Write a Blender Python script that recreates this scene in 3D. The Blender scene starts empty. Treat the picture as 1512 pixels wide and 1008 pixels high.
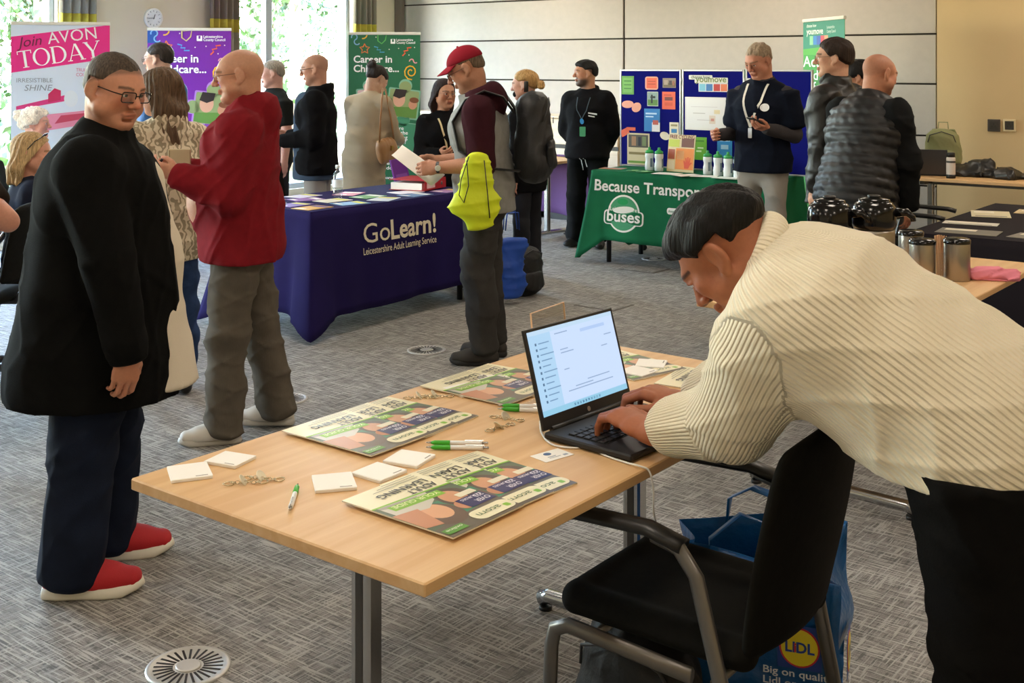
import bpy, math, random
import numpy as np
from mathutils import Vector, Matrix, Euler

random.seed(7)
rng = np.random.default_rng(7)
scene = bpy.context.scene
COL = scene.collection

# ------------------------------------------------------------------ camera
F_PX, CXP, YH, HC = 1744.0, 756.0, 95.0, 1.62      # focal length in px, horizon row, eye height
YAW = math.atan2(1345, 1744)                        # the room is turned this much against the view
cam_d = bpy.data.cameras.new('camera')
cam = bpy.data.objects.new('camera', cam_d)
COL.objects.link(cam)
cam.location = (0, 0, HC)
cam.rotation_euler = (math.radians(90), 0, 0)
cam_d.sensor_width = 36
cam_d.lens = 36 * F_PX / 1512
cam_d.shift_y = -(504 - YH) / 1512
cam_d.clip_end = 200
scene.camera = cam

# ------------------------------------------------------------------ world, exposure
world = bpy.data.worlds.new('world')
scene.world = world
world.use_nodes = True
wn = world.node_tree.nodes
sky = wn.new('ShaderNodeTexSky')
sky.sky_type = 'NISHITA'
sky.sun_disc = False
sky.sun_elevation = math.radians(38)
sky.sun_rotation = math.radians(200)
sky.air_density = 1.2
sky.dust_density = 1.0
world.node_tree.links.new(sky.outputs[0], wn['Background'].inputs[0])
wn['Background'].inputs[1].default_value = 6.5
scene.view_settings.view_transform = 'Standard'
scene.view_settings.look = 'None'
scene.view_settings.gamma = 1.0
scene.view_settings.use_curve_mapping = False
scene.view_settings.exposure = 0.85
try:
    scene.cycles.max_bounces = 7
    scene.cycles.diffuse_bounces = 4
    scene.cycles.sample_clamp_indirect = 6.0
    scene.cycles.use_denoising = True
except Exception:
    pass

sun_d = bpy.data.lights.new('sun', 'SUN')
sun_d.energy = 2.5
sun_d.angle = math.radians(2)
sun_d.color = (1.0, .95, .86)
sun = bpy.data.objects.new('sun', sun_d)
COL.objects.link(sun)
sun.rotation_euler = (math.radians(50), 0, math.radians(52))

# ------------------------------------------------------------------ geometry helpers
EX = Vector((math.cos(YAW), -math.sin(YAW), 0))
EY = Vector((math.sin(YAW), math.cos(YAW), 0))


def room(a, b, z=0.0):
    """room axes (a along the back wall, b towards it) to world"""
    v = EX * a + EY * b
    v.z = z
    return v


def srgb(h):
    h = h.lstrip('#')
    out = []
    for i in (0, 2, 4):
        c = int(h[i:i + 2], 16) / 255
        out.append(c / 12.92 if c <= .04045 else ((c + .055) / 1.055) ** 2.4)
    return (out[0], out[1], out[2])


_mats = {}


def M(name, hexcol='#888888', rough=.6, metal=0.0, bump=None, vary=None, spec=None, attr=False, sheen=0, emit=None,
      aniso=None):
    """procedural material: bump=(scale,strength), vary=(scale,amount), attr multiplies by colour attribute Col"""
    if name in _mats:
        return _mats[name]
    m = bpy.data.materials.new(name)
    m.use_nodes = True
    nt = m.node_tree
    p = nt.nodes['Principled BSDF']
    c = srgb(hexcol)
    p.inputs['Base Color'].default_value = (*c, 1)
    p.inputs['Roughness'].default_value = rough
    p.inputs['Metallic'].default_value = metal
    if spec is None and rough >= .75:
        spec = .12
    if spec is not None:
        p.inputs['Specular IOR Level'].default_value = spec
    if sheen:
        p.inputs['Sheen Weight'].default_value = sheen
        p.inputs['Sheen Roughness'].default_value = .5
    tc = nt.nodes.new('ShaderNodeTexCoord')
    src = None
    if attr:
        at = nt.nodes.new('ShaderNodeAttribute')
        at.attribute_name = 'Col'
        src = at.outputs['Color']
    if vary:
        mp = nt.nodes.new('ShaderNodeMapping')
        sc = vary[0] if isinstance(vary[0], (tuple, list)) else (vary[0],) * 3
        mp.inputs['Scale'].default_value = sc
        n = nt.nodes.new('ShaderNodeTexNoise')
        n.inputs['Scale'].default_value = 1
        n.inputs['Detail'].default_value = 4
        nt.links.new(tc.outputs['Object'], mp.inputs[0])
        nt.links.new(mp.outputs[0], n.inputs['Vector'])
        r = nt.nodes.new('ShaderNodeMapRange')
        r.inputs['From Min'].default_value = .3
        r.inputs['From Max'].default_value = .7
        r.inputs['To Min'].default_value = 1 - vary[1]
        r.inputs['To Max'].default_value = 1 + vary[1]
        nt.links.new(n.outputs['Fac'], r.inputs['Value'])
        mx = nt.nodes.new('ShaderNodeVectorMath')
        mx.operation = 'SCALE'
        if src is None:
            mx.inputs[0].default_value = c
        else:
            nt.links.new(src, mx.inputs[0])
        nt.links.new(r.outputs[0], mx.inputs['Scale'])
        src = mx.outputs[0]
    if src is not None:
        nt.links.new(src, p.inputs['Base Color'])
    if bump:
        mp = nt.nodes.new('ShaderNodeMapping')
        sc = bump[0] if isinstance(bump[0], (tuple, list)) else (bump[0],) * 3
        mp.inputs['Scale'].default_value = sc
        n = nt.nodes.new('ShaderNodeTexNoise')
        n.inputs['Scale'].default_value = 1
        n.inputs['Detail'].default_value = 3
        nt.links.new(tc.outputs['Object'], mp.inputs[0])
        nt.links.new(mp.outputs[0], n.inputs['Vector'])
        b = nt.nodes.new('ShaderNodeBump')
        b.inputs['Strength'].default_value = bump[1]
        b.inputs['Distance'].default_value = bump[2] if len(bump) > 2 else .01
        nt.links.new(n.outputs['Fac'], b.inputs['Height'])
        nt.links.new(b.outputs[0], p.inputs['Normal'])
    if emit:
        p.inputs['Emission Color'].default_value = (*srgb(emit[0]), 1)
        p.inputs['Emission Strength'].default_value = emit[1]
    _mats[name] = m
    return m


def glass_mat(name, tint=(1, 1, 1), refl=.08, rough=.02):
    if name in _mats:
        return _mats[name]
    m = bpy.data.materials.new(name)
    m.use_nodes = True
    nt = m.node_tree
    for n in list(nt.nodes):
        if n.type != 'OUTPUT_MATERIAL':
            nt.nodes.remove(n)
    out = nt.nodes['Material Output']
    t = nt.nodes.new('ShaderNodeBsdfTransparent')
    t.inputs[0].default_value = (*tint, 1)
    g = nt.nodes.new('ShaderNodeBsdfGlossy')
    g.inputs['Roughness'].default_value = rough
    mx = nt.nodes.new('ShaderNodeMixShader')
    mx.inputs[0].default_value = refl
    nt.links.new(t.outputs[0], mx.inputs[1])
    nt.links.new(g.outputs[0], mx.inputs[2])
    nt.links.new(mx.outputs[0], out.inputs[0])
    _mats[name] = m
    return m


def _tag(o, label=None, cat=None, group=None, kind=None):
    if label:
        o['label'] = label
    if cat:
        o['category'] = cat
    if group:
        o['group'] = group
    if kind:
        o['kind'] = kind
    return o


def empty(name, loc, rz=0.0, label=None, cat=None, group=None, kind=None):
    o = bpy.data.objects.new(name, None)
    COL.objects.link(o)
    o.location = loc
    o.rotation_euler = (0, 0, rz)
    o.empty_display_size = .1
    return _tag(o, label, cat, group, kind)


def link_mesh(name, me, mats, parent=None, loc=None, rot=None, label=None, cat=None, group=None, kind=None):
    o = bpy.data.objects.new(name, me)
    COL.objects.link(o)
    if mats is not None:
        for m in (mats if isinstance(mats, (list, tuple)) else [mats]):
            me.materials.append(m)
    if parent is not None:
        o.parent = parent
    if loc is not None:
        o.location = loc
    if rot is not None:
        o.rotation_euler = rot
    return _tag(o, label, cat, group, kind)


def dup(o, parent=None, **kw):
    """copy a thing with its parts and sub-parts"""
    c = o.copy()
    COL.objects.link(c)
    c.parent = parent
    for ch in list(o.children):
        dup(ch, c)
    return c


class MB:
    """collects shapes, builds ONE mesh"""

    def __init__(s):
        s.v, s.f, s.mi, s.sm = [], [], [], []

    def add(s, verts, faces, mi=0, smooth=False, mtx=None):
        o = len(s.v)
        for p in verts:
            p = Vector(p)
            s.v.append(tuple(mtx @ p) if mtx is not None else tuple(p))
        for f in faces:
            s.f.append(tuple(i + o for i in f))
            s.mi.append(mi)
            s.sm.append(smooth)
        return s

    def box(s, lo, hi, mi=0, mtx=None):
        x0, y0, z0 = lo
        x1, y1, z1 = hi
        v = [(x0, y0, z0), (x1, y0, z0), (x1, y1, z0), (x0, y1, z0), (x0, y0, z1), (x1, y0, z1), (x1, y1, z1), (x0, y1, z1)]
        f = [(3, 2, 1, 0), (4, 5, 6, 7), (0, 1, 5, 4), (1, 2, 6, 5), (2, 3, 7, 6), (3, 0, 4, 7)]
        return s.add(v, f, mi, False, mtx)

    def cbox(s, lo, hi, c=.003, mi=0, mtx=None):
        """box with chamfered edges"""
        cx, cy, cz = [(lo[i] + hi[i]) / 2 for i in range(3)]
        hx, hy, hz = [(hi[i] - lo[i]) / 2 for i in range(3)]
        c = min(c, hx * .49, hy * .49, hz * .49)
        v, idx = [], {}
        for sx in (-1, 1):
            for sy in (-1, 1):
                for sz in (-1, 1):
                    for ax in range(3):
                        d = [hx - c, hy - c, hz - c]
                        d[ax] += c
                        idx[(sx, sy, sz, ax)] = len(v)
                        v.append((cx + sx * d[0], cy + sy * d[1], cz + sz * d[2]))
        f = []
        for ax in range(3):
            o1, o2 = [(1, 2), (2, 0), (0, 1)][ax]
            for sg in (-1, 1):
                q = []
                for a, b in ((-1, -1), (1, -1), (1, 1), (-1, 1)):
                    k = [0, 0, 0]
                    k[ax], k[o1], k[o2] = sg, a, b
                    q.append(idx[(*k, ax)])
                f.append(q if sg > 0 else q[::-1])
            for a in (-1, 1):
                for b in (-1, 1):
                    k0, k1 = [0, 0, 0], [0, 0, 0]
                    k0[ax], k1[ax] = -1, 1
                    k0[o1] = k1[o1] = a
                    k0[o2] = k1[o2] = b
                    q = [idx[(*k0, o1)], idx[(*k1, o1)], idx[(*k1, o2)], idx[(*k0, o2)]]
                    f.append(q if a * b < 0 else q[::-1])
        for sx in (-1, 1):
            for sy in (-1, 1):
                for sz in (-1, 1):
                    q = [idx[(sx, sy, sz, i)] for i in range(3)]
                    f.append(q if sx * sy * sz > 0 else q[::-1])
        return s.add(v, f, mi, False, mtx)

    def lathe(s, prof, n=20, mi=0, mtx=None, smooth=True, cap=True):
        """prof [(r,z)...] turned about z"""
        v, f = [], []
        for r, z in prof:
            for i in range(n):
                a = 2 * math.pi * i / n
                v.append((r * math.cos(a), r * math.sin(a), z))
        for j in range(len(prof) - 1):
            for i in range(n):
                k = (i + 1) % n
                f.append((j * n + i, j * n + k, (j + 1) * n + k, (j + 1) * n + i))
        s.add(v, f, mi, smooth, mtx)
        if cap:
            o = len(s.v) - len(v)
            s.f.append(tuple(o + i for i in reversed(range(n))))
            s.mi.append(mi)
            s.sm.append(False)
            s.f.append(tuple(o + (len(prof) - 1) * n + i for i in range(n)))
            s.mi.append(mi)
            s.sm.append(False)
        return s

    def tube(s, pts, r, n=8, mi=0, mtx=None, smooth=True, sq=None, closed=False):
        """tube along a polyline; r may be a list; sq=(w,d) flat section"""
        pts = [Vector(p) for p in pts]
        N = len(pts)
        rr = r if isinstance(r, (list, tuple)) else [r] * N
        tan = []
        for i in range(N):
            if closed:
                t = pts[(i + 1) % N] - pts[i - 1]
            else:
                t = pts[min(i + 1, N - 1)] - pts[max(i - 1, 0)]
            tan.append(t.normalized() if t.length > 1e-9 else Vector((0, 0, 1)))
        up = Vector((0, 0, 1)) if abs(tan[0].z) < .9 else Vector((1, 0, 0))
        v, f = [], []
        side = tan[0].cross(up).normalized()
        for i in range(N):
            side = (side - tan[i] * side.dot(tan[i]))
            side = side.normalized() if side.length > 1e-6 else tan[i].orthogonal().normalized()
            w = tan[i].cross(side).normalized()
            for k in range(n):
                a = 2 * math.pi * (k + .5) / n
                if sq:
                    ca, sa = math.cos(a), math.sin(a)
                    m = max(abs(ca), abs(sa))
                    v.append(pts[i] + side * (ca / m * sq[0]) + w * (sa / m * sq[1]))
                else:
                    v.append(pts[i] + (side * math.cos(a) + w * math.sin(a)) * rr[i])
        last = N if closed else N - 1
        for i in range(last):
            j = (i + 1) % N
            for k in range(n):
                l = (k + 1) % n
                f.append((i * n + k, i * n + l, j * n + l, j * n + k))
        if not closed:
            f.append(tuple(reversed(range(n))))
            f.append(tuple((N - 1) * n + k for k in range(n)))
        return s.add(v, f, mi, smooth, mtx)

    def prism(s, poly, z0, z1, mi=0, mtx=None, side_mi=None):
        n = len(poly)
        v = [(x, y, z0) for x, y in poly] + [(x, y, z1) for x, y in poly]
        s.add(v, [tuple(reversed(range(n))), tuple(range(n, 2 * n))], mi, False, mtx)
        o = len(s.v) - 2 * n
        for i in range(n):
            k = (i + 1) % n
            s.f.append((o + i, o + k, o + n + k, o + n + i))
            s.mi.append(mi if side_mi is None else side_mi)
            s.sm.append(False)
        return s

    def grid(s, fn, nu, nv, mi=0, smooth=True, mtx=None, flip=False):
        v = [fn(i / nu, j / nv) for j in range(nv + 1) for i in range(nu + 1)]
        f = []
        for j in range(nv):
            for i in range(nu):
                a = j * (nu + 1) + i
                q = (a, a + 1, a + nu + 2, a + nu + 1)
                f.append(q[::-1] if flip else q)
        return s.add(v, f, mi, smooth, mtx)

    def sphere(s, c, r, n=12, m=8, mi=0, mtx=None):
        r = r if isinstance(r, (tuple, list)) else (r, r, r)
        prof = []
        v, f = [], []
        for j in range(1, m):
            th = math.pi * j / m
            for i in range(n):
                a = 2 * math.pi * i / n
                v.append((c[0] + r[0] * math.sin(th) * math.cos(a), c[1] + r[1] * math.sin(th) * math.sin(a), c[2] - r[2] * math.cos(th)))
        for j in range(m - 2):
            for i in range(n):
                k = (i + 1) % n
                f.append((j * n + i, j * n + k, (j + 1) * n + k, (j + 1) * n + i))
        b = len(v)
        v.append((c[0], c[1], c[2] - r[2]))
        v.append((c[0], c[1], c[2] + r[2]))
        for i in range(n):
            k = (i + 1) % n
            f.append((b, k, i))
            f.append((b + 1, (m - 2) * n + i, (m - 2) * n + k))
        return s.add(v, f, mi, True, mtx)

    def mesh(s, name):
        me = bpy.data.meshes.new(name)
        me.from_pydata(s.v, [], s.f)
        me.polygons.foreach_set('material_index', s.mi)
        me.polygons.foreach_set('use_smooth', s.sm)
        me.update()
        return me

    def build(s, name, mats, parent=None, loc=None, rot=None, **tags):
        return link_mesh(name, s.mesh(name), mats, parent, loc, rot, **tags)


def rrect(w, h, r, n=5, cx=0, cy=0):
    """rounded rectangle outline, counter-clockwise, centred"""
    out = []
    for qx, qy, a0 in ((1, 1, 0), (-1, 1, 90), (-1, -1, 180), (1, -1, 270)):
        for i in range(n + 1):
            a = math.radians(a0 + 90 * i / n)
            out.append((cx + qx * (w / 2 - r) + r * math.cos(a), cy + qy * (h / 2 - r) + r * math.sin(a)))
    return out


def ellipse(w, h, n=28, cx=0, cy=0, rot=0):
    c, s_ = math.cos(rot), math.sin(rot)
    out = []
    for i in range(n):
        a = 2 * math.pi * i / n
        x, y = w / 2 * math.cos(a), h / 2 * math.sin(a)
        out.append((cx + x * c - y * s_, cy + x * s_ + y * c))
    return out


def flat(name, poly, mat, parent, mtx=None, z=0.0, th=.0006):
    """thin printed patch on a surface (local xy plane)"""
    b = MB()
    b.prism(poly, z, z + th)
    if mtx is not None:
        b.v = [tuple(mtx @ Vector(p)) for p in b.v]
    return b.build(name, mat, parent)


def text_mesh(txt, size, bold=0.0, align='LEFT', extrude=0.0, shear=0.0, width=None, spacing=1.0, line=1.0):
    cu = bpy.data.curves.new('t', 'FONT')
    cu.body = txt
    cu.size = size
    cu.offset = bold * size
    cu.align_x = align
    cu.extrude = extrude
    cu.shear = shear
    cu.space_character = spacing
    cu.space_line = line
    cu.resolution_u = 3
    ob = bpy.data.objects.new('t', cu)
    me = bpy.data.meshes.new_from_object(ob)
    bpy.data.objects.remove(ob)
    bpy.data.curves.remove(cu)
    if width and len(me.vertices):
        xs = [v.co.x for v in me.vertices]
        k = width / (max(xs) - min(xs))
        for v in me.vertices:
            v.co.x *= k
    return me


def text(name, txt, size, mat, parent, mtx, **kw):
    me = text_mesh(txt, size, **kw)
    me.name = name
    me.materials.clear()
    me.transform(mtx)
    return link_mesh(name, me, mat, parent)


def frame_mtx(o, x, y):
    """matrix with local x,y axes and origin"""
    x = Vector(x).normalized()
    y = Vector(y).normalized()
    z = x.cross(y)
    m = Matrix((x, y, z)).transposed().to_4x4()
    m.translation = Vector(o)
    return m

# ------------------------------------------------------------------ special materials
def carpet_mat():
    m = bpy.data.materials.new('carpet')
    m.use_nodes = True
    nt = m.node_tree
    L = nt.links.new
    p = nt.nodes['Principled BSDF']
    p.inputs['Roughness'].default_value = .65
    p.inputs['Specular IOR Level'].default_value = .3
    tc = nt.nodes.new('ShaderNodeTexCoord')

    def streak(scale, lo, hi, off):
        mp = nt.nodes.new('ShaderNodeMapping')
        mp.inputs['Scale'].default_value = scale
        mp.inputs['Location'].default_value = off
        n = nt.nodes.new('ShaderNodeTexNoise')
        n.inputs['Scale'].default_value = 1
        n.inputs['Detail'].default_value = 2
        n.inputs['Roughness'].default_value = .6
        L(tc.outputs['Object'], mp.inputs[0])
        L(mp.outputs[0], n.inputs['Vector'])
        r = nt.nodes.new('ShaderNodeMapRange')
        r.inputs['From Min'].default_value = lo
        r.inputs['From Max'].default_value = hi
        L(n.outputs['Fac'], r.inputs['Value'])
        return r.outputs[0]

    def mix(fac, a, b):
        mx = nt.nodes.new('ShaderNodeMix')
        mx.data_type = 'RGBA'
        L(fac, mx.inputs[0])
        for s_, val in ((6, a), (7, b)):
            if isinstance(val, tuple):
                mx.inputs[s_].default_value = (*val, 1)
            else:
                L(val, mx.inputs[s_])
        return mx.outputs[2]
    s1 = streak((7, 115, 1), .52, .61, (0, 0, 0))
    s2 = streak((115, 7, 1), .54, .63, (5, 3, 0))
    d1 = streak((9, 130, 1), .52, .61, (9, 1, 0))
    d2 = streak((130, 9, 1), .53, .62, (2, 8, 0))
    big = streak((260, 260, 1), .35, .65, (0, 0, 0))
    c = mix(big, srgb('#7a7570'), srgb('#94908a'))
    c = mix(d1, c, srgb('#5a5753'))
    c = mix(d2, c, srgb('#615e5a'))
    c = mix(s1, c, srgb('#b3afa8'))
    c = mix(s2, c, srgb('#aeaaa3'))
    L(c, p.inputs['Base Color'])
    add = nt.nodes.new('ShaderNodeMath')
    add.operation = 'ADD'
    L(s1, add.inputs[0])
    L(s2, add.inputs[1])
    b = nt.nodes.new('ShaderNodeBump')
    b.inputs['Strength'].default_value = .5
    b.inputs['Distance'].default_value = .004
    L(add.outputs[0], b.inputs['Height'])
    L(b.outputs[0], p.inputs['Normal'])
    return m


def wood_mat(name, c1, c2, rough=.42, axis=1, scale=1.0):
    m = bpy.data.materials.new(name)
    m.use_nodes = True
    nt = m.node_tree
    L = nt.links.new
    p = nt.nodes['Principled BSDF']
    p.inputs['Roughness'].default_value = rough
    tc = nt.nodes.new('ShaderNodeTexCoord')
    mp = nt.nodes.new('ShaderNodeMapping')
    s = [28 * scale] * 3
    s[axis] = 1.6 * scale
    mp.inputs['Scale'].default_value = s
    n = nt.nodes.new('ShaderNodeTexNoise')
    n.inputs['Scale'].default_value = 1
    n.inputs['Detail'].default_value = 5
    n.inputs['Distortion'].default_value = .4
    L(tc.outputs['Object'], mp.inputs[0])
    L(mp.outputs[0], n.inputs['Vector'])
    cr = nt.nodes.new('ShaderNodeValToRGB')
    cr.color_ramp.elements[0].position = .35
    cr.color_ramp.elements[1].position = .65
    cr.color_ramp.elements[0].color = (*srgb(c1), 1)
    cr.color_ramp.elements[1].color = (*srgb(c2), 1)
    L(n.outputs['Fac'], cr.inputs[0])
    L(cr.outputs[0], p.inputs['Base Color'])
    return m


def leaf_mat(name, c1, c2):
    m = bpy.data.materials.new(name)
    m.use_nodes = True
    nt = m.node_tree
    L = nt.links.new
    p = nt.nodes['Principled BSDF']
    p.inputs['Roughness'].default_value = .6
    tc = nt.nodes.new('ShaderNodeTexCoord')
    n = nt.nodes.new('ShaderNodeTexNoise')
    n.inputs['Scale'].default_value = 2.5
    L(tc.outputs['Object'], n.inputs['Vector'])
    cr = nt.nodes.new('ShaderNodeValToRGB')
    cr.color_ramp.elements[0].position = .35
    cr.color_ramp.elements[1].position = .65
    cr.color_ramp.elements[0].color = (*srgb(c1), 1)
    cr.color_ramp.elements[1].color = (*srgb(c2), 1)
    L(n.outputs['Fac'], cr.inputs[0])
    L(cr.outputs[0], p.inputs['Base Color'])
    return m


CARPET = carpet_mat()
WOOD = wood_mat('table_wood', '#d5a873', '#e1ba88')
WOODX = wood_mat('table_wood_cross', '#d5a873', '#e1ba88', axis=0)
PALEWOOD = wood_mat('pale_wood', '#d8c2a6', '#e4d2b8', axis=0, rough=.5)
CHROME = M('chrome', '#b9babb', .22, 1.0)
STEEL = M('brushed_steel', '#a9a39a', .3, 1.0, bump=((400, 400, 4), .05))
DARKMETAL = M('grey_powder_metal', '#77736e', .38, .75)
BLACKPL = M('black_plastic', '#141414', .4)
BLACKGL = M('gloss_black', '#0b0b0c', .15)
WHITEPL = M('white_plastic', '#e9e7e2', .4)
PAPER = M('paper', '#f3efe6', .7)
ALU = M('aluminium', '#b8b8ba', .35, .9)
GLASS = glass_mat('clear_glass', (1, 1, 1), .06)
PLBEIGE = M('beige_paint', '#d2c6ae', .85, vary=(3, .02))
TANPAINT = M('tan_paint', '#cdb48a', .85, vary=(3, .02))
PANEL = M('grey_panel', '#b5ada3', .7, vary=(14, .03))
JOINT = M('dark_joint', '#3a3631', .8)

RA0, RA1, RB0, RB1, RH = -9.83, 3.6, -3.2, 10.5, 3.0
SETTING = empty('room_shell', (0, 0, 0), -YAW)   # only carries the room axes while building


def rbox(name, lo, hi, mat, c=0, label=None, cat=None, kind='structure', parent=None, **kw):
    b = MB()
    if c:
        b.cbox(lo, hi, c)
    else:
        b.box(lo, hi)
    o = b.build(name, mat, parent, None, (0, 0, -YAW) if parent is None else None, label=label, cat=cat, kind=kind if parent is None else None, **kw)
    return o


bpy.data.objects.remove(SETTING)

# floor with two round vents and floor boxes let in
rbox('floor', (RA0 - .2, RB0 - .2, -.1), (RA1 + .2, RB1 + .2, 0), CARPET, label='grey cross-hatched carpet floor of the hall', cat='floor')
rbox('ceiling', (RA0 - .2, RB0 - .2, RH), (RA1 + .2, RB1 + .2, RH + .1), M('ceiling_paint', '#e8e4dc', .9), label='plain white ceiling', cat='ceiling')
rbox('wall_right', (RA1, RB0 - .2, 0), (RA1 + .2, RB1 + .2, RH), TANPAINT, label='tan painted wall on the right', cat='wall')
rbox('wall_front', (RA0, RB0 - .2, 0), (RA1, RB0, RH), PLBEIGE, label='beige wall behind the camera', cat='wall')

# back wall: dark backing, grey panels with open joints, tan part at the right
wb = rbox('wall_back', (RA0, RB1 + .02, 0), (RA1, RB1 + .2, RH), JOINT, label='back wall of large grey panels with dark joints', cat='wall')
jz = [.1, .545, .99, 1.447, 1.888, 2.33, 2.77, RH]
ja = [-9.82, -6.62, -3.38]
for i in range(2):
    for k in range(len(jz) - 1):
        rbox('panel', (ja[i] + .012, RB1, jz[k] + .008), (ja[i + 1] - .012, RB1 + .02, jz[k + 1] - .008), PANEL, .002, parent=wb)
rbox('plaster_panel', (-3.372, RB1 - .03, 0), (RA1, RB1 + .02, RH), TANPAINT, parent=wb, c=.002)
rbox('baseboard_back', (RA0, RB1 - .015, 0), (-3.38, RB1, .1), M('dark_skirting', '#3c3a38', .6), label='dark skirting under the grey panels', cat='skirting')

# left wall with tall windows
wins = [(7.9, 9.72), (4.1, 5.98), (.3, 2.2)]
wl = empty('wall_left', (0, 0, 0), -YAW, 'beige left wall with tall windows', 'wall', kind='structure')
edges = [RB0 - .2] + [e for w in sorted(wins) for e in w] + [RB1 + .2]
for i in range(0, len(edges), 2):
    rbox('wall_pier', (RA0 - .25, edges[i], 0), (RA0, edges[i + 1], RH), PLBEIGE, parent=wl)
for w in wins:
    rbox('wall_below_window', (RA0 - .25, w[0], 0), (RA0, w[1], .25), PLBEIGE, parent=wl)
    rbox('wall_above_window', (RA0 - .25, w[0], 2.85), (RA0, w[1], RH), PLBEIGE, parent=wl)
FRAMEM = M('window_frame', '#aeb4bb', .45, .3)
for i, w in enumerate(wins):
    wi = empty('window_%d' % (i + 1), (0, 0, 0), -YAW, ['tall window behind the bald man in black, with grey mullion', 'tall window behind the pink banner', 'tall window out of view'][i], 'window', kind='structure')
    mid = w[0] + (w[1] - w[0]) * .34
    for y0, y1 in ((w[0], w[0] + .05), (mid - .045, mid + .045), (w[1] - .05, w[1])):
        rbox('window_frame', (RA0 - .14, y0, .25), (RA0 - .06, y1, 2.85), FRAMEM, .004, parent=wi)
    for z0, z1 in ((.25, .31), (2.79, 2.85)):
        rbox('window_frame', (RA0 - .14, w[0] + .05, z0), (RA0 - .06, w[1] - .05, z1), FRAMEM, .004, parent=wi)
    for y0, y1 in ((w[0] + .05, mid - .045), (mid + .045, w[1] - .05)):
        rbox('pane', (RA0 - .105, y0, .31), (RA0 - .095, y1, 2.79), GLASS, parent=wi)
rbox('trim_1', (RA0 + .01, RB1 - .085, 0), (RA0 + .12, RB1 - .03, RH), M('dark_trim', '#6d6259', .6), label='dark vertical strip in the corner beside the green banner', cat='trim')


for w in wins:      # light portals only guide the sampling of the daylight
    pd = bpy.data.lights.new('window_portal', 'AREA')
    pd.shape = 'RECTANGLE'
    pd.size, pd.size_y = w[1] - w[0], 2.6
    pd.cycles.is_portal = True
    po = bpy.data.objects.new('window_portal', pd)
    COL.objects.link(po)
    po.location = room(RA0 - .16, (w[0] + w[1]) / 2, 1.55)
    po.rotation_euler = (math.radians(90), 0, -YAW - math.radians(90))


# curtains: each is one pleated cloth with yellow-green band
def curtain(b0, b1, label):
    o = empty('curtain', room(RA0 + .1, (b0 + b1) / 2), -YAW, label, 'curtain', 'grey curtains with an olive yellow band')
    W = b1 - b0

    def sheet(z0, z1, nm, mat, off):
        b = MB()

        def fn(u, t):
            ph = u * 2 * math.pi * W / .085
            return (off + .035 * math.sin(ph) + .008 * math.sin(ph * .37 + 2), -W / 2 + u * W, z0 + (z1 - z0) * t)
        b.grid(fn, 80, 1)
        ob = b.build(nm, mat, o)
        md = ob.modifiers.new('thick', 'SOLIDIFY')
        md.thickness = .004
        return ob
    sheet(2.085, 2.95, 'upper_cloth', M('curtain_grey', '#8d8170', .85), 0)
    sheet(1.95, 2.085, 'colour_band', M('curtain_olive', '#b3a443', .85), 0)
    sheet(.08, 1.95, 'lower_cloth', M('curtain_brown', '#8d8372', .85), 0)
    MB().tube([(0, -W / 2 - .05, 2.96), (0, W / 2 + .05, 2.96)], .014).build('rail', ALU, o)


curtain(5.93, 6.32, 'grey pleated curtain with olive band above the pink banner')
curtain(7.60, 7.96, 'grey pleated curtain with olive band behind the purple banner')
curtain(9.62, 10.02, 'grey pleated curtain with olive band behind the green banner')

# clock
ck = empty('wall_clock', room(RA0 + .002, 6.99, 2.07), -YAW, 'round white wall clock between the two left banners', 'clock')
mx = frame_mtx((0, 0, 0), (0, 1, 0), (0, 0, 1))
r_ = .1
MB().lathe([(r_ * .98, 0), (r_, .01), (r_, .03), (r_ * .9, .036), (r_ * .84, .03), (r_ * .84, .02)], 32, mtx=mx, cap=False).build('rim', WHITEPL, ck)
MB().lathe([(r_ * .86, .004), (r_ * .86, .022)], 32, mtx=mx).build('dial', M('clock_dial', '#dfe3e6', .5), ck)
CKM = M('clock_marks', '#59606a', .5)
for k in range(12):
    a = k * math.pi / 6
    c, s_ = math.sin(a), math.cos(a)
    MB().box((-.0025, .062, .0225), (.0025, .078, .0238), mtx=mx @ Matrix.Rotation(-a, 4, 'Z')).build('hour_mark', CKM, ck)
for nm, ang, ln, w in (('hour_hand', 22, .04, .004), ('minute_hand', -92, .062, .003)):
    MB().box((-w, -.01, .025), (w, ln, .027), mtx=mx @ Matrix.Rotation(math.radians(-ang), 4, 'Z')).build(nm, CKM, ck)

# ceiling lamps (above the frame), the room's own electric light
LAMP = M('lamp_diffuser', '#ffffff', .5, emit=('#fff0de', 11.5))
for a in (-7.6, -4.6, -1.6, 1.4):
    for b_ in (-1.2, 1.6, 4.4, 7.2, 9.5):
        cl = empty('ceiling_light', room(a, b_, RH - .03), -YAW, 'square ceiling light panel', 'ceiling light', 'ceiling light panels')
        MB().cbox((-.31, -.31, -.02), (.31, .31, .03), .004).build('frame', WHITEPL, cl)
        MB().box((-.28, -.28, -.026), (.28, .28, -.0205)).build('diffuser', LAMP, cl)

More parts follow.
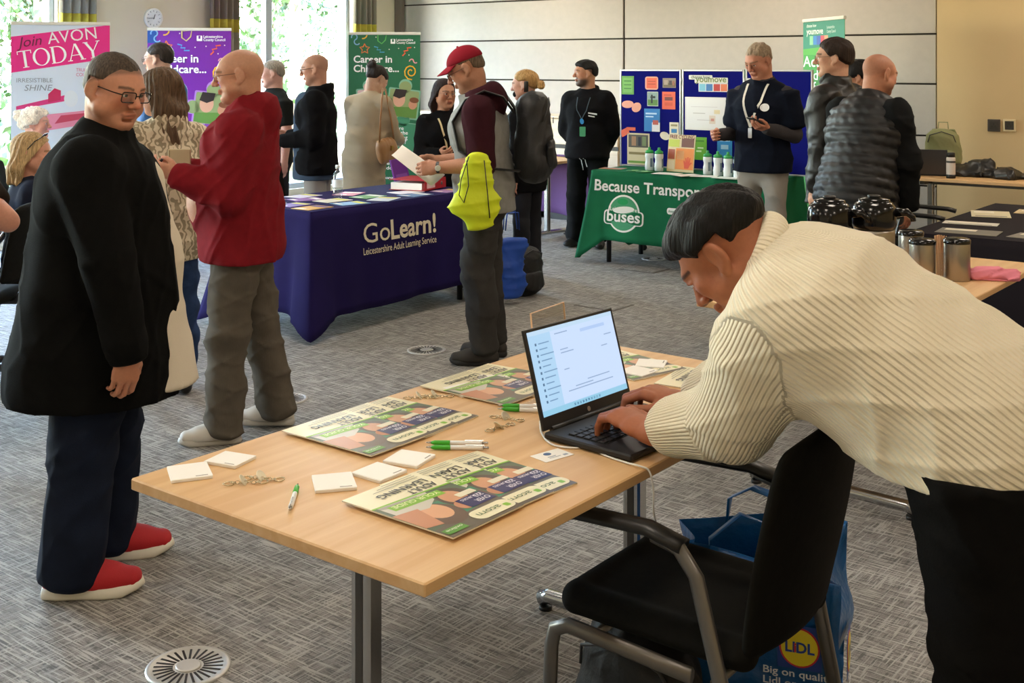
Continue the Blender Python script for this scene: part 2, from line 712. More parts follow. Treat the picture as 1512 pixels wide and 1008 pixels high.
# outdoors: lawn and trees seen through the glass
rbox('ground_outside', (-45, -25, -.35), (RA0 - .25, 40, -.25), M('lawn', '#46532f', .9, vary=(1.5, .25)), label='green lawn outside the windows', cat='lawn')
LEAF = [leaf_mat('leaf_a', '#12260a', '#2c4a1c'), leaf_mat('leaf_b', '#1a3012', '#3a5a28'), leaf_mat('leaf_c', '#10240e', '#274a20')]
BARK = M('bark', '#6a5c4c', .9, bump=(18, .5))
tree_spots = [(-15.8, 9.4, 6.0, 1.8, 'bushy tree outside, left of the window mullion'), (-15.8, 14.2, 6.6, 2.0, 'tall tree outside, right of the window mullion'),
              (-26, 22.5, 7.2, 2.3, 'distant tree outside beside the green banner curtain'), (-15, 4.6, 5.6, 1.9, 'bushy tree outside at the far left window')]
for k, (a, b_, h, cr, lab) in enumerate(tree_spots):
    t = empty('tree', room(a, b_, -.25), random.random() * 6, lab, 'tree', 'trees outside the windows')
    mb = MB()
    mb.tube([(0, 0, 0), (.05, .02, h * .3), (.0, .08, h * .6), (.1, .0, h * .9)], [.16, .12, .08, .03], 8)
    for q in range(6):
        a2 = q * 1.05
        z0 = h * (.3 + .08 * q)
        mb.tube([(0, 0, z0), (cr * .4 * math.cos(a2), cr * .4 * math.sin(a2), z0 + h * .1), (cr * .75 * math.cos(a2), cr * .75 * math.sin(a2), z0 + h * .16)], [.05, .03, .01], 6)
    mb.build('trunk', BARK, t)
    mb = MB()
    n_l = 2600
    P = rng.normal(size=(n_l, 3))
    P /= np.linalg.norm(P, axis=1)[:, None]
    cl_c = rng.normal(size=(26, 3)) * np.array([cr * .48, cr * .48, h * .2]) + np.array([0, 0, h * .55])
    idx = rng.integers(0, 26, n_l)
    P = cl_c[idx] + P * (.32 + .5 * rng.random((n_l, 1))) * cr * .42
    for p in P:
        e = Euler((rng.random() * 3, rng.random() * 3, rng.random() * 6)).to_matrix()
        s_ = .08 + .08 * rng.random()
        q = [p + np.array(e @ Vector(c_)) for c_ in ((-s_ * .5, 0, 0), (0, -s_ * .4, .01), (s_ * .6, 0, 0), (0, s_ * .4, .01))]
        mb.add(q, [(0, 1, 2, 3)], 0)
    mb.build('crown', LEAF[k % 3], t)
hg = empty('hedge', room(-21, 11, -.25), -YAW, 'long pale green hedge at the end of the lawn', 'hedge')
mb = MB()
for q in range(2600):
    p = np.array([rng.normal() * .35, rng.uniform(-16, 16), abs(rng.normal() * .7)])
    e = Euler((rng.random() * 3, rng.random() * 3, rng.random() * 6)).to_matrix()
    s_ = .16 + .1 * rng.random()
    mb.add([p + np.array(e @ Vector(c_)) for c_ in ((-s_ * .5, 0, 0), (0, -s_ * .4, .01), (s_ * .6, 0, 0), (0, s_ * .4, .01))], [(0, 1, 2, 3)])
mb.build('foliage', LEAF[1], hg)
for q in range(9):
    MB().tube([(0, -15 + q * 3.7, 0), (.1, -15 + q * 3.7, 1.1)], .05, 6).build('stem', BARK, hg)


# low pale wood cupboards along the back wall
for k in range(4):
    a0 = -9.3 + k * .98
    c = empty('low_cupboard', room(a0 + .47, RB1 - .02), -YAW, ['pale wood low cupboard nearest the green banner', 'pale wood low cupboard, second from the green banner', 'pale wood low cupboard behind the bun-haired woman', 'pale wood low cupboard beside the young man in black hoodie'][k], 'cupboard', 'pale cupboards along the back wall')
    MB().cbox((-.47, -.42, .1), (.47, 0, 1.06), .003).build('carcass', M('cupboard_body', '#cdb79a', .6), c)
    MB().cbox((-.485, -.45, 1.06), (.485, 0, 1.085), .003).build('top', PALEWOOD, c)
    MB().cbox((-.465, -.44, .79), (.465, -.421, 1.05), .002).build('drawer', PALEWOOD, c)
    MB().cbox((-.465, -.44, .27), (.465, -.421, .745), .002).build('door', PALEWOOD, c)
    MB().box((-.465, -.428, .748), (.465, -.4205, .787)).build('grip_recess', BLACKPL, c)
    MB().box((-.45, -.40, 0), (.45, -.02, .1)).build('plinth', BLACKPL, c)


# floor vents
def floor_vent(px_d, R, label):
    o = empty('floor_vent', (px_d[0], px_d[1], 0), .3, label, 'vent', 'round slotted floor vents')
    m1 = M('vent_metal', '#c9c7c2', .4, .5)
    MB().lathe([(R, 0), (R, .004), (R * .9, .006), (R * .88, .0035), (0.001, .0035)], 40, cap=False).build('plate', m1, o)
    for k in range(26):
        a = 2 * math.pi * k / 26
        MB().box((R * .36, -R * .028, .0036), (R * .82, R * .028, .0046), mtx=Matrix.Rotation(a, 4, 'Z')).build('slot', BLACKPL, o)
    MB().lathe([(R * .3, .003), (R * .3, .007), (R * .26, .008)], 24).build('hub', m1, o)


floor_vent((-.87, 3.174), .112, 'round metal slotted floor vent in the near carpet')
floor_vent((-.484, 6.695), .11, 'round slotted floor vent near the boots of the man in the red cap')
floor_vent((1.18, 9.84), .1, 'round floor vent in front of the green tablecloth')
floor_vent((-1.09, 5.72), .1, 'round floor vent beside the grey-trousered man')
for (x, y), lab in (((.62, 7.95), 'flush carpeted floor box lid nearest the laptop'), ((1.05, 9.35), 'flush carpeted floor box lid nearer the green table')):
    fb = empty('floor_box', (x, y, 0), -YAW, lab, 'floor box', 'flush floor boxes')
    MB().box((-.16, -.13, 0), (.16, .13, .003)).build('frame', M('box_frame', '#6b655f', .6, .3), fb)
    MB().box((-.145, -.115, .003), (.145, .115, .0045)).build('lid', CARPET, fb)


# ------------------------------------------------------------------ wooden tables with chrome T legs
def t_table(name, a0, a1, b0, b1, label, z=.74, long_axis='b', wood=WOOD, th=.025, legs=True):
    o = empty(name, room((a0 + a1) / 2, (b0 + b1) / 2), -YAW, label, 'table')
    hx, hy = (a1 - a0) / 2, (b1 - b0) / 2
    MB().cbox((-hx, -hy, z - th), (hx, hy, z), .003).build('tabletop', wood, o)
    rot = Matrix.Identity(4) if long_axis == 'b' else Matrix.Rotation(math.pi / 2, 4, 'Z')
    L, Wd = (hy, hx) if long_axis == 'b' else (hx, hy)
    for s_ in (-1, 1):
        y = s_ * (L - .285)
        lg = MB().cbox((-.028, y - .022, .05), (.028, y + .022, z - th - .03), .006, mtx=rot).build('leg', CHROME, o)
        MB().cbox((-.012, y - s_ * 0 - .0235, .06), (.012, y + .0235, z - th - .05), .002, mtx=rot).build('cable_channel', M('leg_channel', '#4b4845', .35, .6), lg)
        for q in (.07, .105):
            MB().lathe([(.013, 0), (.013, .004), (.009, .006)], 14, mtx=rot @ frame_mtx((0, y - .0235, z - th - q), (1, 0, 0), (0, 0, 1))).build('bolt', STEEL, lg)
        MB().tube([rot @ Vector((-Wd * .78, y, .03)), rot @ Vector((-Wd * .7, y, .042)), rot @ Vector((0, y, .05)), rot @ Vector((Wd * .7, y, .042)), rot @ Vector((Wd * .78, y, .03))], .022, 10).build('foot', CHROME, o)
        for q in (-1, 1):
            MB().lathe([(.02, 0), (.02, .012)], 12, mtx=rot @ Matrix.Translation((q * Wd * .74, y, 0))).build('foot_pad', BLACKPL, o)
        MB().cbox((-Wd * .55, y - .02, z - th - .045), (Wd * .55, y + .02, z - th - .001), .004, mtx=rot).build('bracket', DARKMETAL, o)
    MB().cbox((-.03, -L + .285, z - th - .055), (.03, L - .285, z - th - .03), .004, mtx=rot).build('beam', DARKMETAL, o)
    return o


t_table('desk', -2.177, -1.339, 1.494, 3.13, 'light beech table in front, with laptop and fanned brochures on it')
t_table('desk', -2.153, -1.337, 3.92, 5.55, 'light beech table with the coffee flasks behind the cream jumper')
t_table('desk', -3.42, -.9, 9.2, 9.97, 'beech bench table along the tan wall under the sockets', long_axis='a', wood=WOODX)
t_table('desk', -7.75, -6.2, 8.55, 9.35, 'beech table with a purple hanging behind the bun-haired woman', long_axis='a', wood=WOODX)


# ------------------------------------------------------------------ table cloths
def cloth_table(a0, a1, b0, b1, z, drop, mat, name, label, cat, seed, flare=.03, corner=.12, wave=.012, cdrop=.12):
    """rectangular fitted cloth: flat top, four hanging sides with corner folds. returns empty + front functions"""
    o = empty(name, room((a0 + a1) / 2, (b0 + b1) / 2), -YAW, label, cat)
    hx, hy = (a1 - a0) / 2, (b1 - b0) / 2
    MB().cbox((-hx, -hy, z - .008), (hx, hy, z), .004).build('top', mat, o)
    r0 = random.Random(seed)
    ph = [r0.random() * 6 for _ in range(8)]
    per = [('s', 2 * hx), ('e', 2 * hy), ('n', 2 * hx), ('w', 2 * hy)]
    P = 4 * (hx + hy)
    pts = []
    nseg = 220
    for i in range(nseg):
        s_ = P * i / nseg
        if s_ < 2 * hx:
            p, n, q = (-hx + s_, -hy), (0, -1), min(s_, 2 * hx - s_)
        elif s_ < 2 * hx + 2 * hy:
            t = s_ - 2 * hx
            p, n, q = (hx, -hy + t), (1, 0), min(t, 2 * hy - t)
        elif s_ < 4 * hx + 2 * hy:
            t = s_ - 2 * hx - 2 * hy
            p, n, q = (hx - t, hy), (0, 1), min(t, 2 * hx - t)
        else:
            t = s_ - 4 * hx - 2 * hy
            p, n, q = (-hx, hy - t), (-1, 0), min(t, 2 * hy - t)
        pts.append((p, n, q, s_))
    nv = 14
    mb = MB()
    V = []
    for j in range(nv + 1):
        f = j / nv
        for (p, n, q, s_) in pts:
            cf = math.exp(-(q / .09) ** 2)
            out = flare * f + corner * cf * f ** 1.3 + wave * f * (math.sin(s_ * 13 + ph[0]) * .6 + math.sin(s_ * 23 + ph[1]) * .3 + math.sin(s_ * 5.1 + ph[2]))
            nx, ny = n
            if q < .1:
                cx, cy = (1 if p[0] > 0 else -1) * .5, (1 if p[1] > 0 else -1) * .5
                w = cf
                nx, ny = nx * (1 - w) + cx * 1.2 * w, ny * (1 - w) + cy * 1.2 * w
            dz = drop + cdrop * cf + .012 * math.sin(s_ * 3.1 + ph[3])
            V.append((p[0] + nx * out, p[1] + ny * out, z - .004 - f * dz))
    Fc = []
    for j in range(nv):
        for i in range(nseg):
            k = (i + 1) % nseg
            Fc.append((j * nseg + i, j * nseg + k, (j + 1) * nseg + k, (j + 1) * nseg + i)[::-1])
    mb.add(V, Fc, 0, True)
    ob = mb.build('drape', mat, o)
    md = ob.modifiers.new('thick', 'SOLIDIFY')
    md.thickness = .003
    return o


# ------------------------------------------------------------------ people: implicit surfaces meshed with surface nets
def A3(v):
    return np.array([float(v[0]), float(v[1]), float(v[2])])


def unit(v):
    v = A3(v)
    n = np.linalg.norm(v)
    return v / n if n > 1e-9 else np.array([0., 0., 1.])


class Field:
    def __init__(s, h):
        s.h = h
        s.pr = []        # (kind, fn, lo, hi, k)
        s.cuts = []
        s.warp = None

    def limb(s, a, b, ra, rb=None, side=None, k=.02, flat=1.0, op='u'):
        """tapered bone; ra / rb radius or (half width along side, half depth)"""
        a, b = A3(a), A3(b)
        rb = ra if rb is None else rb
        ra = ra if isinstance(ra, (tuple, list)) else (ra, ra)
        rb = rb if isinstance(rb, (tuple, list)) else (rb, rb)
        ab = b - a
        L = float(np.linalg.norm(ab)) or 1e-6
        n = ab / L if L > 1e-5 else np.array([0., 0., 1.])
        if side is None:
            side = np.cross(n, [0, 0, 1.]) if abs(n[2]) < .9 else np.array([1., 0, 0])
        sd = A3(side)
        sd = unit(sd - n * sd.dot(n))
        fd = np.cross(n, sd)
        R = max(*ra, *rb)

        def fn(X, Y, Z):
            qx, qy, qz = X - a[0], Y - a[1], Z - a[2]
            u = qx * n[0] + qy * n[1] + qz * n[2]
            t = np.clip(u / L, 0, 1)
            qa = u - t * L
            qs = qx * sd[0] + qy * sd[1] + qz * sd[2]
            qf = qx * fd[0] + qy * fd[1] + qz * fd[2]
            w = ra[0] + (rb[0] - ra[0]) * t
            d = ra[1] + (rb[1] - ra[1]) * t
            m = np.minimum(w, d)
            return (np.sqrt((qs / w) ** 2 + (qf / d) ** 2 + (qa / (m * flat)) ** 2) - 1) * m
        s.pr.append((op, fn, np.minimum(a, b) - R, np.maximum(a, b) + R, k))
        return s

    def ball(s, c, r, k=.02, rot=None, op='u'):
        c = A3(c)
        r = A3(r if isinstance(r, (tuple, list)) else (r, r, r))
        Rm = np.eye(3) if rot is None else np.array(rot)
        m = float(r.min())

        def fn(X, Y, Z):
            x, y, z = X - c[0], Y - c[1], Z - c[2]
            u = (x * Rm[0, 0] + y * Rm[1, 0] + z * Rm[2, 0]) / r[0]
            v = (x * Rm[0, 1] + y * Rm[1, 1] + z * Rm[2, 1]) / r[1]
            w = (x * Rm[0, 2] + y * Rm[1, 2] + z * Rm[2, 2]) / r[2]
            q = np.sqrt(u * u + v * v + w * w)
            g = np.sqrt((u / r[0]) ** 2 + (v / r[1]) ** 2 + (w / r[2]) ** 2) + 1e-6
            return q * (q - 1) / g
        R = r.max()
        s.pr.append((op, fn, c - R, c + R, k))
        return s

    def torus(s, c, nrm, R, r, k=.015, sq=1.0, side=(1, 0, 0), op='u'):
        """ring: R=(along side, other) radii, r tube radius, sq stretch of the tube along the normal"""
        c, n = A3(c), unit(nrm)
        sd = A3(side)
        sd = unit(sd - n * sd.dot(n))
        fd = np.cross(n, sd)
        R = R if isinstance(R, (tuple, list)) else (R, R)
        RR = (R[0] + R[1]) / 2

        def fn(X, Y, Z):
            x, y, z = X - c[0], Y - c[1], Z - c[2]
            u = (x * sd[0] + y * sd[1] + z * sd[2]) / R[0]
            v = (x * fd[0] + y * fd[1] + z * fd[2]) / R[1]
            w = (x * n[0] + y * n[1] + z * n[2]) / sq
            q = (np.sqrt(u * u + v * v) - 1) * RR
            return np.sqrt(q * q + w * w) - r
        E_ = max(R) + r * max(1, sq)
        s.pr.append((op, fn, c - E_, c + E_, k))
        return s

    def cut(s, fn):
        s.cuts.append(fn)
        return s

    def nets(s):
        h = s.h
        us = [p for p in s.pr if p[0] == 'u']
        lo = np.min([p[2] - p[4] for p in us], axis=0) - 3 * h
        hi = np.max([p[3] + p[4] for p in us], axis=0) + 3 * h
        n = np.ceil((hi - lo) / h).astype(int) + 1
        ax = [np.float32(lo[i]) + np.arange(n[i], dtype=np.float32) * np.float32(h) for i in range(3)]
        D = np.full(tuple(n), 1.0, dtype=np.float32)
        for op, fn, l, u, k in s.pr:
            mrg = k + 2.5 * h
            i0 = np.clip(np.floor((l - mrg - lo) / h).astype(int), 0, n)
            i1 = np.clip(np.ceil((u + mrg - lo) / h).astype(int) + 1, 0, n)
            if (i1 <= i0).any():
                continue
            sl = tuple(slice(i0[q], i1[q]) for q in range(3))
            X = ax[0][sl[0]][:, None, None]
            Y = ax[1][sl[1]][None, :, None]
            Z = ax[2][sl[2]][None, None, :]
            v = fn(X, Y, Z).astype(np.float32)
            a = D[sl]
            kk = max(k, 1e-4)
            if op == 'u':
                q = np.clip(.5 + .5 * (a - v) / kk, 0, 1)
                D[sl] = a + (v - a) * q - kk * q * (1 - q)
            else:
                v = -v
                q = np.clip(.5 - .5 * (a - v) / kk, 0, 1)
                D[sl] = a + (v - a) * q + kk * q * (1 - q)
        X, Y, Z = ax[0][:, None, None], ax[1][None, :, None], ax[2][None, None, :]
        if s.warp is not None:
            D = D + s.warp(X, Y, Z).astype(np.float32)
        for c in s.cuts:
            D = np.maximum(D, c(X, Y, Z).astype(np.float32))
        return surface_nets(D, lo, h)


def surface_nets(D, lo, h):
    ins = D < 0
    nx, ny, nz = D.shape
    c = np.zeros((nx - 1, ny - 1, nz - 1), np.uint8)
    for dx in (0, 1):
        for dy in (0, 1):
            for dz in (0, 1):
                c += ins[dx:nx - 1 + dx, dy:ny - 1 + dy, dz:nz - 1 + dz]
    act = (c > 0) & (c < 8)
    I = np.argwhere(act)
    if len(I) == 0:
        return np.zeros((0, 3)), np.zeros((0, 4), int)
    idx = -np.ones(act.shape, np.int64)
    idx[act] = np.arange(len(I))
    val = {}
    for dx in (0, 1):
        for dy in (0, 1):
            for dz in (0, 1):
                val[(dx, dy, dz)] = D[I[:, 0] + dx, I[:, 1] + dy, I[:, 2] + dz].astype(np.float64)
    acc = np.zeros((len(I), 3))
    cnt = np.zeros(len(I))
    for a_ in range(3):
        for u in (0, 1):
            for v in (0, 1):
                p0, p1 = [0, 0, 0], [0, 0, 0]
                o = [q for q in range(3) if q != a_]
                p0[o[0]] = p1[o[0]] = u
                p0[o[1]] = p1[o[1]] = v
                p1[a_] = 1
                d0, d1 = val[tuple(p0)], val[tuple(p1)]
                m = (d0 < 0) != (d1 < 0)
                t = np.where(m, d0 / np.where(np.abs(d0 - d1) < 1e-12, 1, d0 - d1), 0)
                pos = np.tile(np.array(p0, float), (len(I), 1))
                pos[:, a_] = t
                acc += pos * m[:, None]
                cnt += m
    V = lo + (I + acc / cnt[:, None]) * h
    Q = []
    for a_ in range(3):
        s0 = [slice(None)] * 3
        s1 = [slice(None)] * 3
        s0[a_], s1[a_] = slice(0, -1), slice(1, None)
        A_, B_ = ins[tuple(s0)], ins[tuple(s1)]
        ch = A_ != B_
        o = [(a_ + 1) % 3, (a_ + 2) % 3]
        E_ = np.argwhere(ch)
        ok = (E_[:, o[0]] > 0) & (E_[:, o[1]] > 0) & (E_[:, o[0]] < D.shape[o[0]] - 1) & (E_[:, o[1]] < D.shape[o[1]] - 1)
        E_ = E_[ok]
        up = A_[tuple(E_.T)]
        q = []
        for du, dv in ((-1, -1), (0, -1), (0, 0), (-1, 0)):
            e = E_.copy()
            e[:, o[0]] += du
            e[:, o[1]] += dv
            q.append(idx[tuple(e.T)])
        q = np.stack(q, 1)
        q[~up] = q[~up][:, ::-1]
        Q.append(q)
    Q = np.concatenate(Q)
    return V, Q[(Q >= 0).all(axis=1)]


def relax(V, Q, it=1, lam=.5):
    e = np.concatenate([Q[:, [0, 1]], Q[:, [1, 2]], Q[:, [2, 3]], Q[:, [3, 0]]])
    n = len(V)
    deg = np.bincount(e[:, 0], minlength=n) + np.bincount(e[:, 1], minlength=n)
    for _ in range(it):
        S = np.zeros_like(V)
        for c in range(3):
            S[:, c] = np.bincount(e[:, 0], V[e[:, 1], c], n) + np.bincount(e[:, 1], V[e[:, 0], c], n)
        V = V + lam * (S / np.maximum(deg, 1)[:, None] - V)
    return V


def np_mesh(name, V, Q, col=None, extra=None):
    me = bpy.data.meshes.new(name)
    me.vertices.add(len(V))
    me.vertices.foreach_set('co', V.astype(np.float32).ravel())
    me.loops.add(Q.size)
    me.loops.foreach_set('vertex_index', Q.astype(np.int32).ravel())
    me.polygons.add(len(Q))
    me.polygons.foreach_set('loop_start', np.arange(0, Q.size, 4, dtype=np.int32))
    me.polygons.foreach_set('loop_total', np.full(len(Q), 4, dtype=np.int32))
    me.polygons.foreach_set('use_smooth', np.ones(len(Q), bool))
    me.update(calc_edges=True)
    if col is not None:
        at = me.color_attributes.new('Col', 'FLOAT_COLOR', 'POINT')
        at.data.foreach_set('color', np.concatenate([col, np.ones((len(col), 1))], 1).astype(np.float32).ravel())
    for k, val in (extra or {}).items():
        at = me.attributes.new(k, 'FLOAT', 'POINT')
        at.data.foreach_set('value', val.astype(np.float32))
    return me


def folds(seed, amp=.006, freq=1.0, dirz=1.0):
    """soft cloth creases: broad waves and a few sharp ridges"""
    r = np.random.default_rng(seed)
    ks = r.normal(size=(5, 3)) * np.array([10, 10, 14 * dirz]) * freq
    kc = r.normal(size=(4, 3)) * np.array([9, 9, 13]) * freq
    ph = r.random(9) * 6.3

    def fn(X, Y, Z):
        w = .4 * np.sin(7 * X + ph[0]) + .4 * np.sin(8 * Z + ph[1]) + .35 * np.sin(9 * Y + ph[2])
        o = 0
        for q in range(5):
            o = o + np.sin(ks[q, 0] * X + ks[q, 1] * Y + ks[q, 2] * Z + ph[q] + 2.2 * w)
        o = o / 3
        c = 0
        for q in range(4):
            c = c + (1 - np.abs(np.sin(kc[q, 0] * X + kc[q, 1] * Y + kc[q, 2] * Z + ph[5 + q] + 1.8 * w))) ** 5
        return amp * (o - .5 * np.abs(o)) - amp * .9 * c
    return fn


def rotm(yaw=0, pitch=0, roll=0):
    """head frame: columns x right, y forward, z up; pitch>0 looks down"""
    e = Matrix.Rotation(yaw, 3, 'Z') @ Matrix.Rotation(-pitch, 3, 'X') @ Matrix.Rotation(roll, 3, 'Y')
    return np.array(e)


SKINM = None


def skin_mat():
    global SKINM
    if SKINM is None:
        SKINM = M('skin', '#cc9999', .52, attr=True, vary=(90, .05), bump=(220, .12, .002), spec=.35)
        p = SKINM.node_tree.nodes['Principled BSDF']
        p.inputs['Subsurface Weight'].default_value = .12
        p.inputs['Subsurface Radius'].default_value = (.012, .005, .003)
    return SKINM


def hair_mat(hexcol, light=None):
    nm = 'hair_' + hexcol + (light or '')
    if nm in _mats:
        return _mats[nm]
    m = M(nm, hexcol, .6, bump=((150, 150, 16), .8, .006), vary=((170, 170, 10), .45), spec=.22)
    return m


def hand_prims(f, w, d, palm, side, curl=.5, s=1.0, thumb=.5, curls=None, spread=0.0, fs=None):
    """five separate fingers on a palm; palm = direction the palm faces"""
    w = A3(w)
    y = unit(d)
    z = -A3(palm)
    z = unit(z - y * z.dot(y))
    x = np.cross(y, z)

    def T(p):
        return w + s * (x * p[0] + y * p[1] + z * p[2])
    g = -side
    f.limb(T((0, -.02, 0)), T((0, .03, 0)), (.029 * s, .02 * s), (.036 * s, .016 * s), side=x, k=.01)
    f.limb(T((0, .02, 0)), T((0, .078, 0)), (.036 * s, .017 * s), (.041 * s, .013 * s), side=x, k=.01)
    base = [(g * .031, .084), (g * .0105, .09), (-g * .0105, .086), (-g * .03, .076)]
    lens = [(.040, .025, .019), (.045, .028, .02), (.042, .026, .019), (.032, .02, .017)]
    for i in range(4):
        c = curl if curls is None else curls[i]
        p = np.array([base[i][0], base[i][1], 0.])
        ang = 0
        sp = base[i][0] * spread * 6
        r = [.0098, .0088, .0078, .0068] if i < 3 else [.0084, .0076, .0068, .006]
        prev = p - np.array([0, .02, 0])
        f.limb(T(prev), T(p), r[0] * s * 1.1, r[0] * s, k=.006)
        for j, bend in enumerate((.9 * c, 1.35 * c, .8 * c)):
            ang += bend
            q = p + lens[i][j] * np.array([sp * math.cos(ang), math.cos(ang), -math.sin(ang)])
            f.limb(T(p), T(q), r[j] * s, r[j + 1] * s, k=.0025)
            p = q
    t0 = np.array([g * .026, .018, -.006])
    t1 = np.array([g * (.052 - .012 * thumb), .046, -.014 - .012 * thumb])
    t2 = np.array([g * (.068 - .034 * thumb), .074, -.018 - .026 * thumb])
    t3 = np.array([g * (.074 - .056 * thumb), .098 - .006 * thumb, -.018 - .036 * thumb])
    f.limb(T(t0), T(t1), .0155 * s, .0125 * s, k=.01)
    f.limb(T(t1), T(t2), .0118 * s, .0105 * s, k=.003)
    f.limb(T(t2), T(t3), .0105 * s, .0078 * s, k=.003)
    return f


def head_prims(f, T, s, jaw=1.0, fat=0.0, nose=1.0, ear=True, female=False, Rm=None):
    def L(a, b, ra, rb=None, side=(1, 0, 0), k=.015, op='u'):
        sd = Rm @ A3(side)
        sc = lambda r: tuple(q * s for q in r) if isinstance(r, tuple) else r * s
        f.limb(T(a), T(b), sc(ra), sc(ra if rb is None else rb), side=sd, k=k * s, op=op)

    def B(c, r, k=.015, op='u', rot=None):
        r = tuple(q * s for q in r) if isinstance(r, tuple) else (r * s,) * 3
        f.ball(T(c), r, k=k * s, rot=Rm if rot is None else Rm @ rot, op=op)
    B((0, -.018, .034), (.0755, .098, .084))
    L((0, .03, .03), (0, .036, -.068), (.061 + fat * .3, .058), (.044 * jaw + fat * .4, .048), k=.025)
    for g in (-1, 1):
        L((g * (.052 + fat * .5), -.002, -.05), (g * .02, .062, -.09), .02 + fat * .3, .018, k=.025)
        B((g * .042, .062, -.012), (.026, .022, .022), k=.025)
        B((g * (.05 + fat), .035, -.05), (.022 + fat * .8, .03, .03), k=.03)
    B((0, .07, -.092), (.022 * jaw, .018, .018), k=.02)
    B((0, .04, -.085 - fat * .4), (.035 + fat, .035, .02 + fat * .6), k=.03)
    L((-.03, .084, .03), (.03, .084, .03), .0125 if not female else .009, k=.02)
    for g in (-1, 1):
        B((g * .032, .108, .008), (.02, .02, .0125), k=.012, op='s')
    for g in (-1, 1):
        L((g * .016, .087, .0155), (g * .032, .0925, .0185), .0042, k=.004)
        L((g * .032, .0925, .0185), (g * .048, .082, .0125), .0042, k=.004)
        L((g * .018, .087, .0005), (g * .032, .09, -.0025), .0038, k=.004)
        L((g * .032, .09, -.0025), (g * .047, .081, .002), .0038, k=.004)
    L((0, .09, .022), (0, .108 * 1 + .006 * (nose - 1), -.016), .0085, .0115 * nose, k=.012)
    B((0, .112 + .004 * (nose - 1), -.021), (.0125 * nose, .0115, .0105), k=.008)
    for g in (-1, 1):
        B((g * .0135 * nose, .1, -.025), (.008, .0105, .008), k=.006)
    L((-.02, .0905, -.0525), (.02, .0905, -.0525), (.0065, .0075), k=.008)
    L((-.017, .0905, -.0635), (.017, .0905, -.0635), (.0065, .008), k=.008)
    L((-.024, .1005, -.058), (.024, .1005, -.058), .0028, k=.003, op='s')
    B((0, .083, -.0765), (.02, .01, .004), k=.01, op='s')
    if ear:
        for g in (-1, 1):
            rt = np.array(Matrix.Rotation(g * .35, 3, 'Z') @ Matrix.Rotation(-.15, 3, 'X'))
            B((g * (.081 + fat * .5), -.012, .004), (.0095, .022, .035), k=.006, rot=rt)
            B((g * (.0895 + fat * .5), -.006, .006), (.006, .012, .022), k=.005, op='s', rot=rt)
            B((g * (.077 + fat * .5), -.002, -.026), (.008, .011, .012), k=.008)


def head_colors(V, T_inv, skin, brow, stubble=0.0, scalp=None, lips=None, s=1.0, red=0.0):
    P = T_inv(V)
    x, y, z = P[:, 0], P[:, 1], P[:, 2]
    c = np.tile(np.array(skin), (len(V), 1))

    def mix(w, col):
        nonlocal c
        w = np.clip(w, 0, 1)[:, None]
        c = c * (1 - w) + np.array(col) * w
    sm = lambda e0, e1, t: np.clip((t - e0) / (e1 - e0), 0, 1)
    near = (np.abs(x) < .2) & (z > -.16) & (z < .2) & (np.abs(y) < .2)
    if red:
        w = np.exp(-((np.abs(x) - .045) / .025) ** 2 - ((z + .02) / .025) ** 2) * (y > .03) + np.exp(-(x / .015) ** 2 - ((z + .02) / .015) ** 2) * (y > .09)
        mix(w * red * near, np.array(skin) * np.array([1.0, .62, .58]))
    if stubble:
        w = sm(-.035, -.06, z) * sm(-.03, .02, y) * (1 - np.exp(-(x / .022) ** 2 - ((z + .057) / .012) ** 2)) * sm(-.15, -.12, z)
        w = np.maximum(w, sm(-.028, -.036, z) * (y > .07) * (np.abs(x) < .035) * (z > -.05))
        mix(w * stubble * near, np.array(brow) * .8 + .02)
    if scalp is not None:
        zc = np.interp(y, [-.12, -.05, -.01, .04, .085], [-.05, -.01, .02, .055, .075])
        mix(sm(0, .012, z - zc) * near * scalp[1], scalp[0])
    lw = np.exp(-((z + .058) / .0095) ** 4) * np.exp(-(x / .024) ** 4) * (y > .078)
    mix(lw * .75 * near, lips if lips is not None else np.array(skin) * np.array([.85, .5, .48]))
    gw = np.exp(-((z + .058) / .0022) ** 2) * np.exp(-(x / .024) ** 4) * (y > .078)
    mix(gw * near, np.array(skin) * .2)
    bz = .0285 + .006 * np.exp(-((np.abs(x) - .034) / .015) ** 2)
    bw = np.exp(-((z - bz) / .0045) ** 4) * (np.abs(x) > .012) * (np.abs(x) < .054) * (y > .055)
    mix(bw * .85 * near, brow)
    nw = np.exp(-((np.abs(x) - .008) / .004) ** 2 - ((z + .0315) / .003) ** 2) * (y > .095)
    mix(nw * near, np.array(skin) * .25)
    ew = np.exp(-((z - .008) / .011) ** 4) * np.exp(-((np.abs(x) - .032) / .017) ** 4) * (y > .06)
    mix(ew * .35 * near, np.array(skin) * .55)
    return c


def eye_mesh(iris):
    b = MB()
    b.sphere((0, 0, 0), .0122, 12, 8, 0)
    me = b.mesh('eye')
    me.materials.append(M('eye_white', '#e8e2da', .2))
    me.materials.append(M('iris_' + iris, iris, .15))
    for p in me.polygons:
        if p.center.y > .0098:
            p.material_index = 1
    return me


_eyes = {}


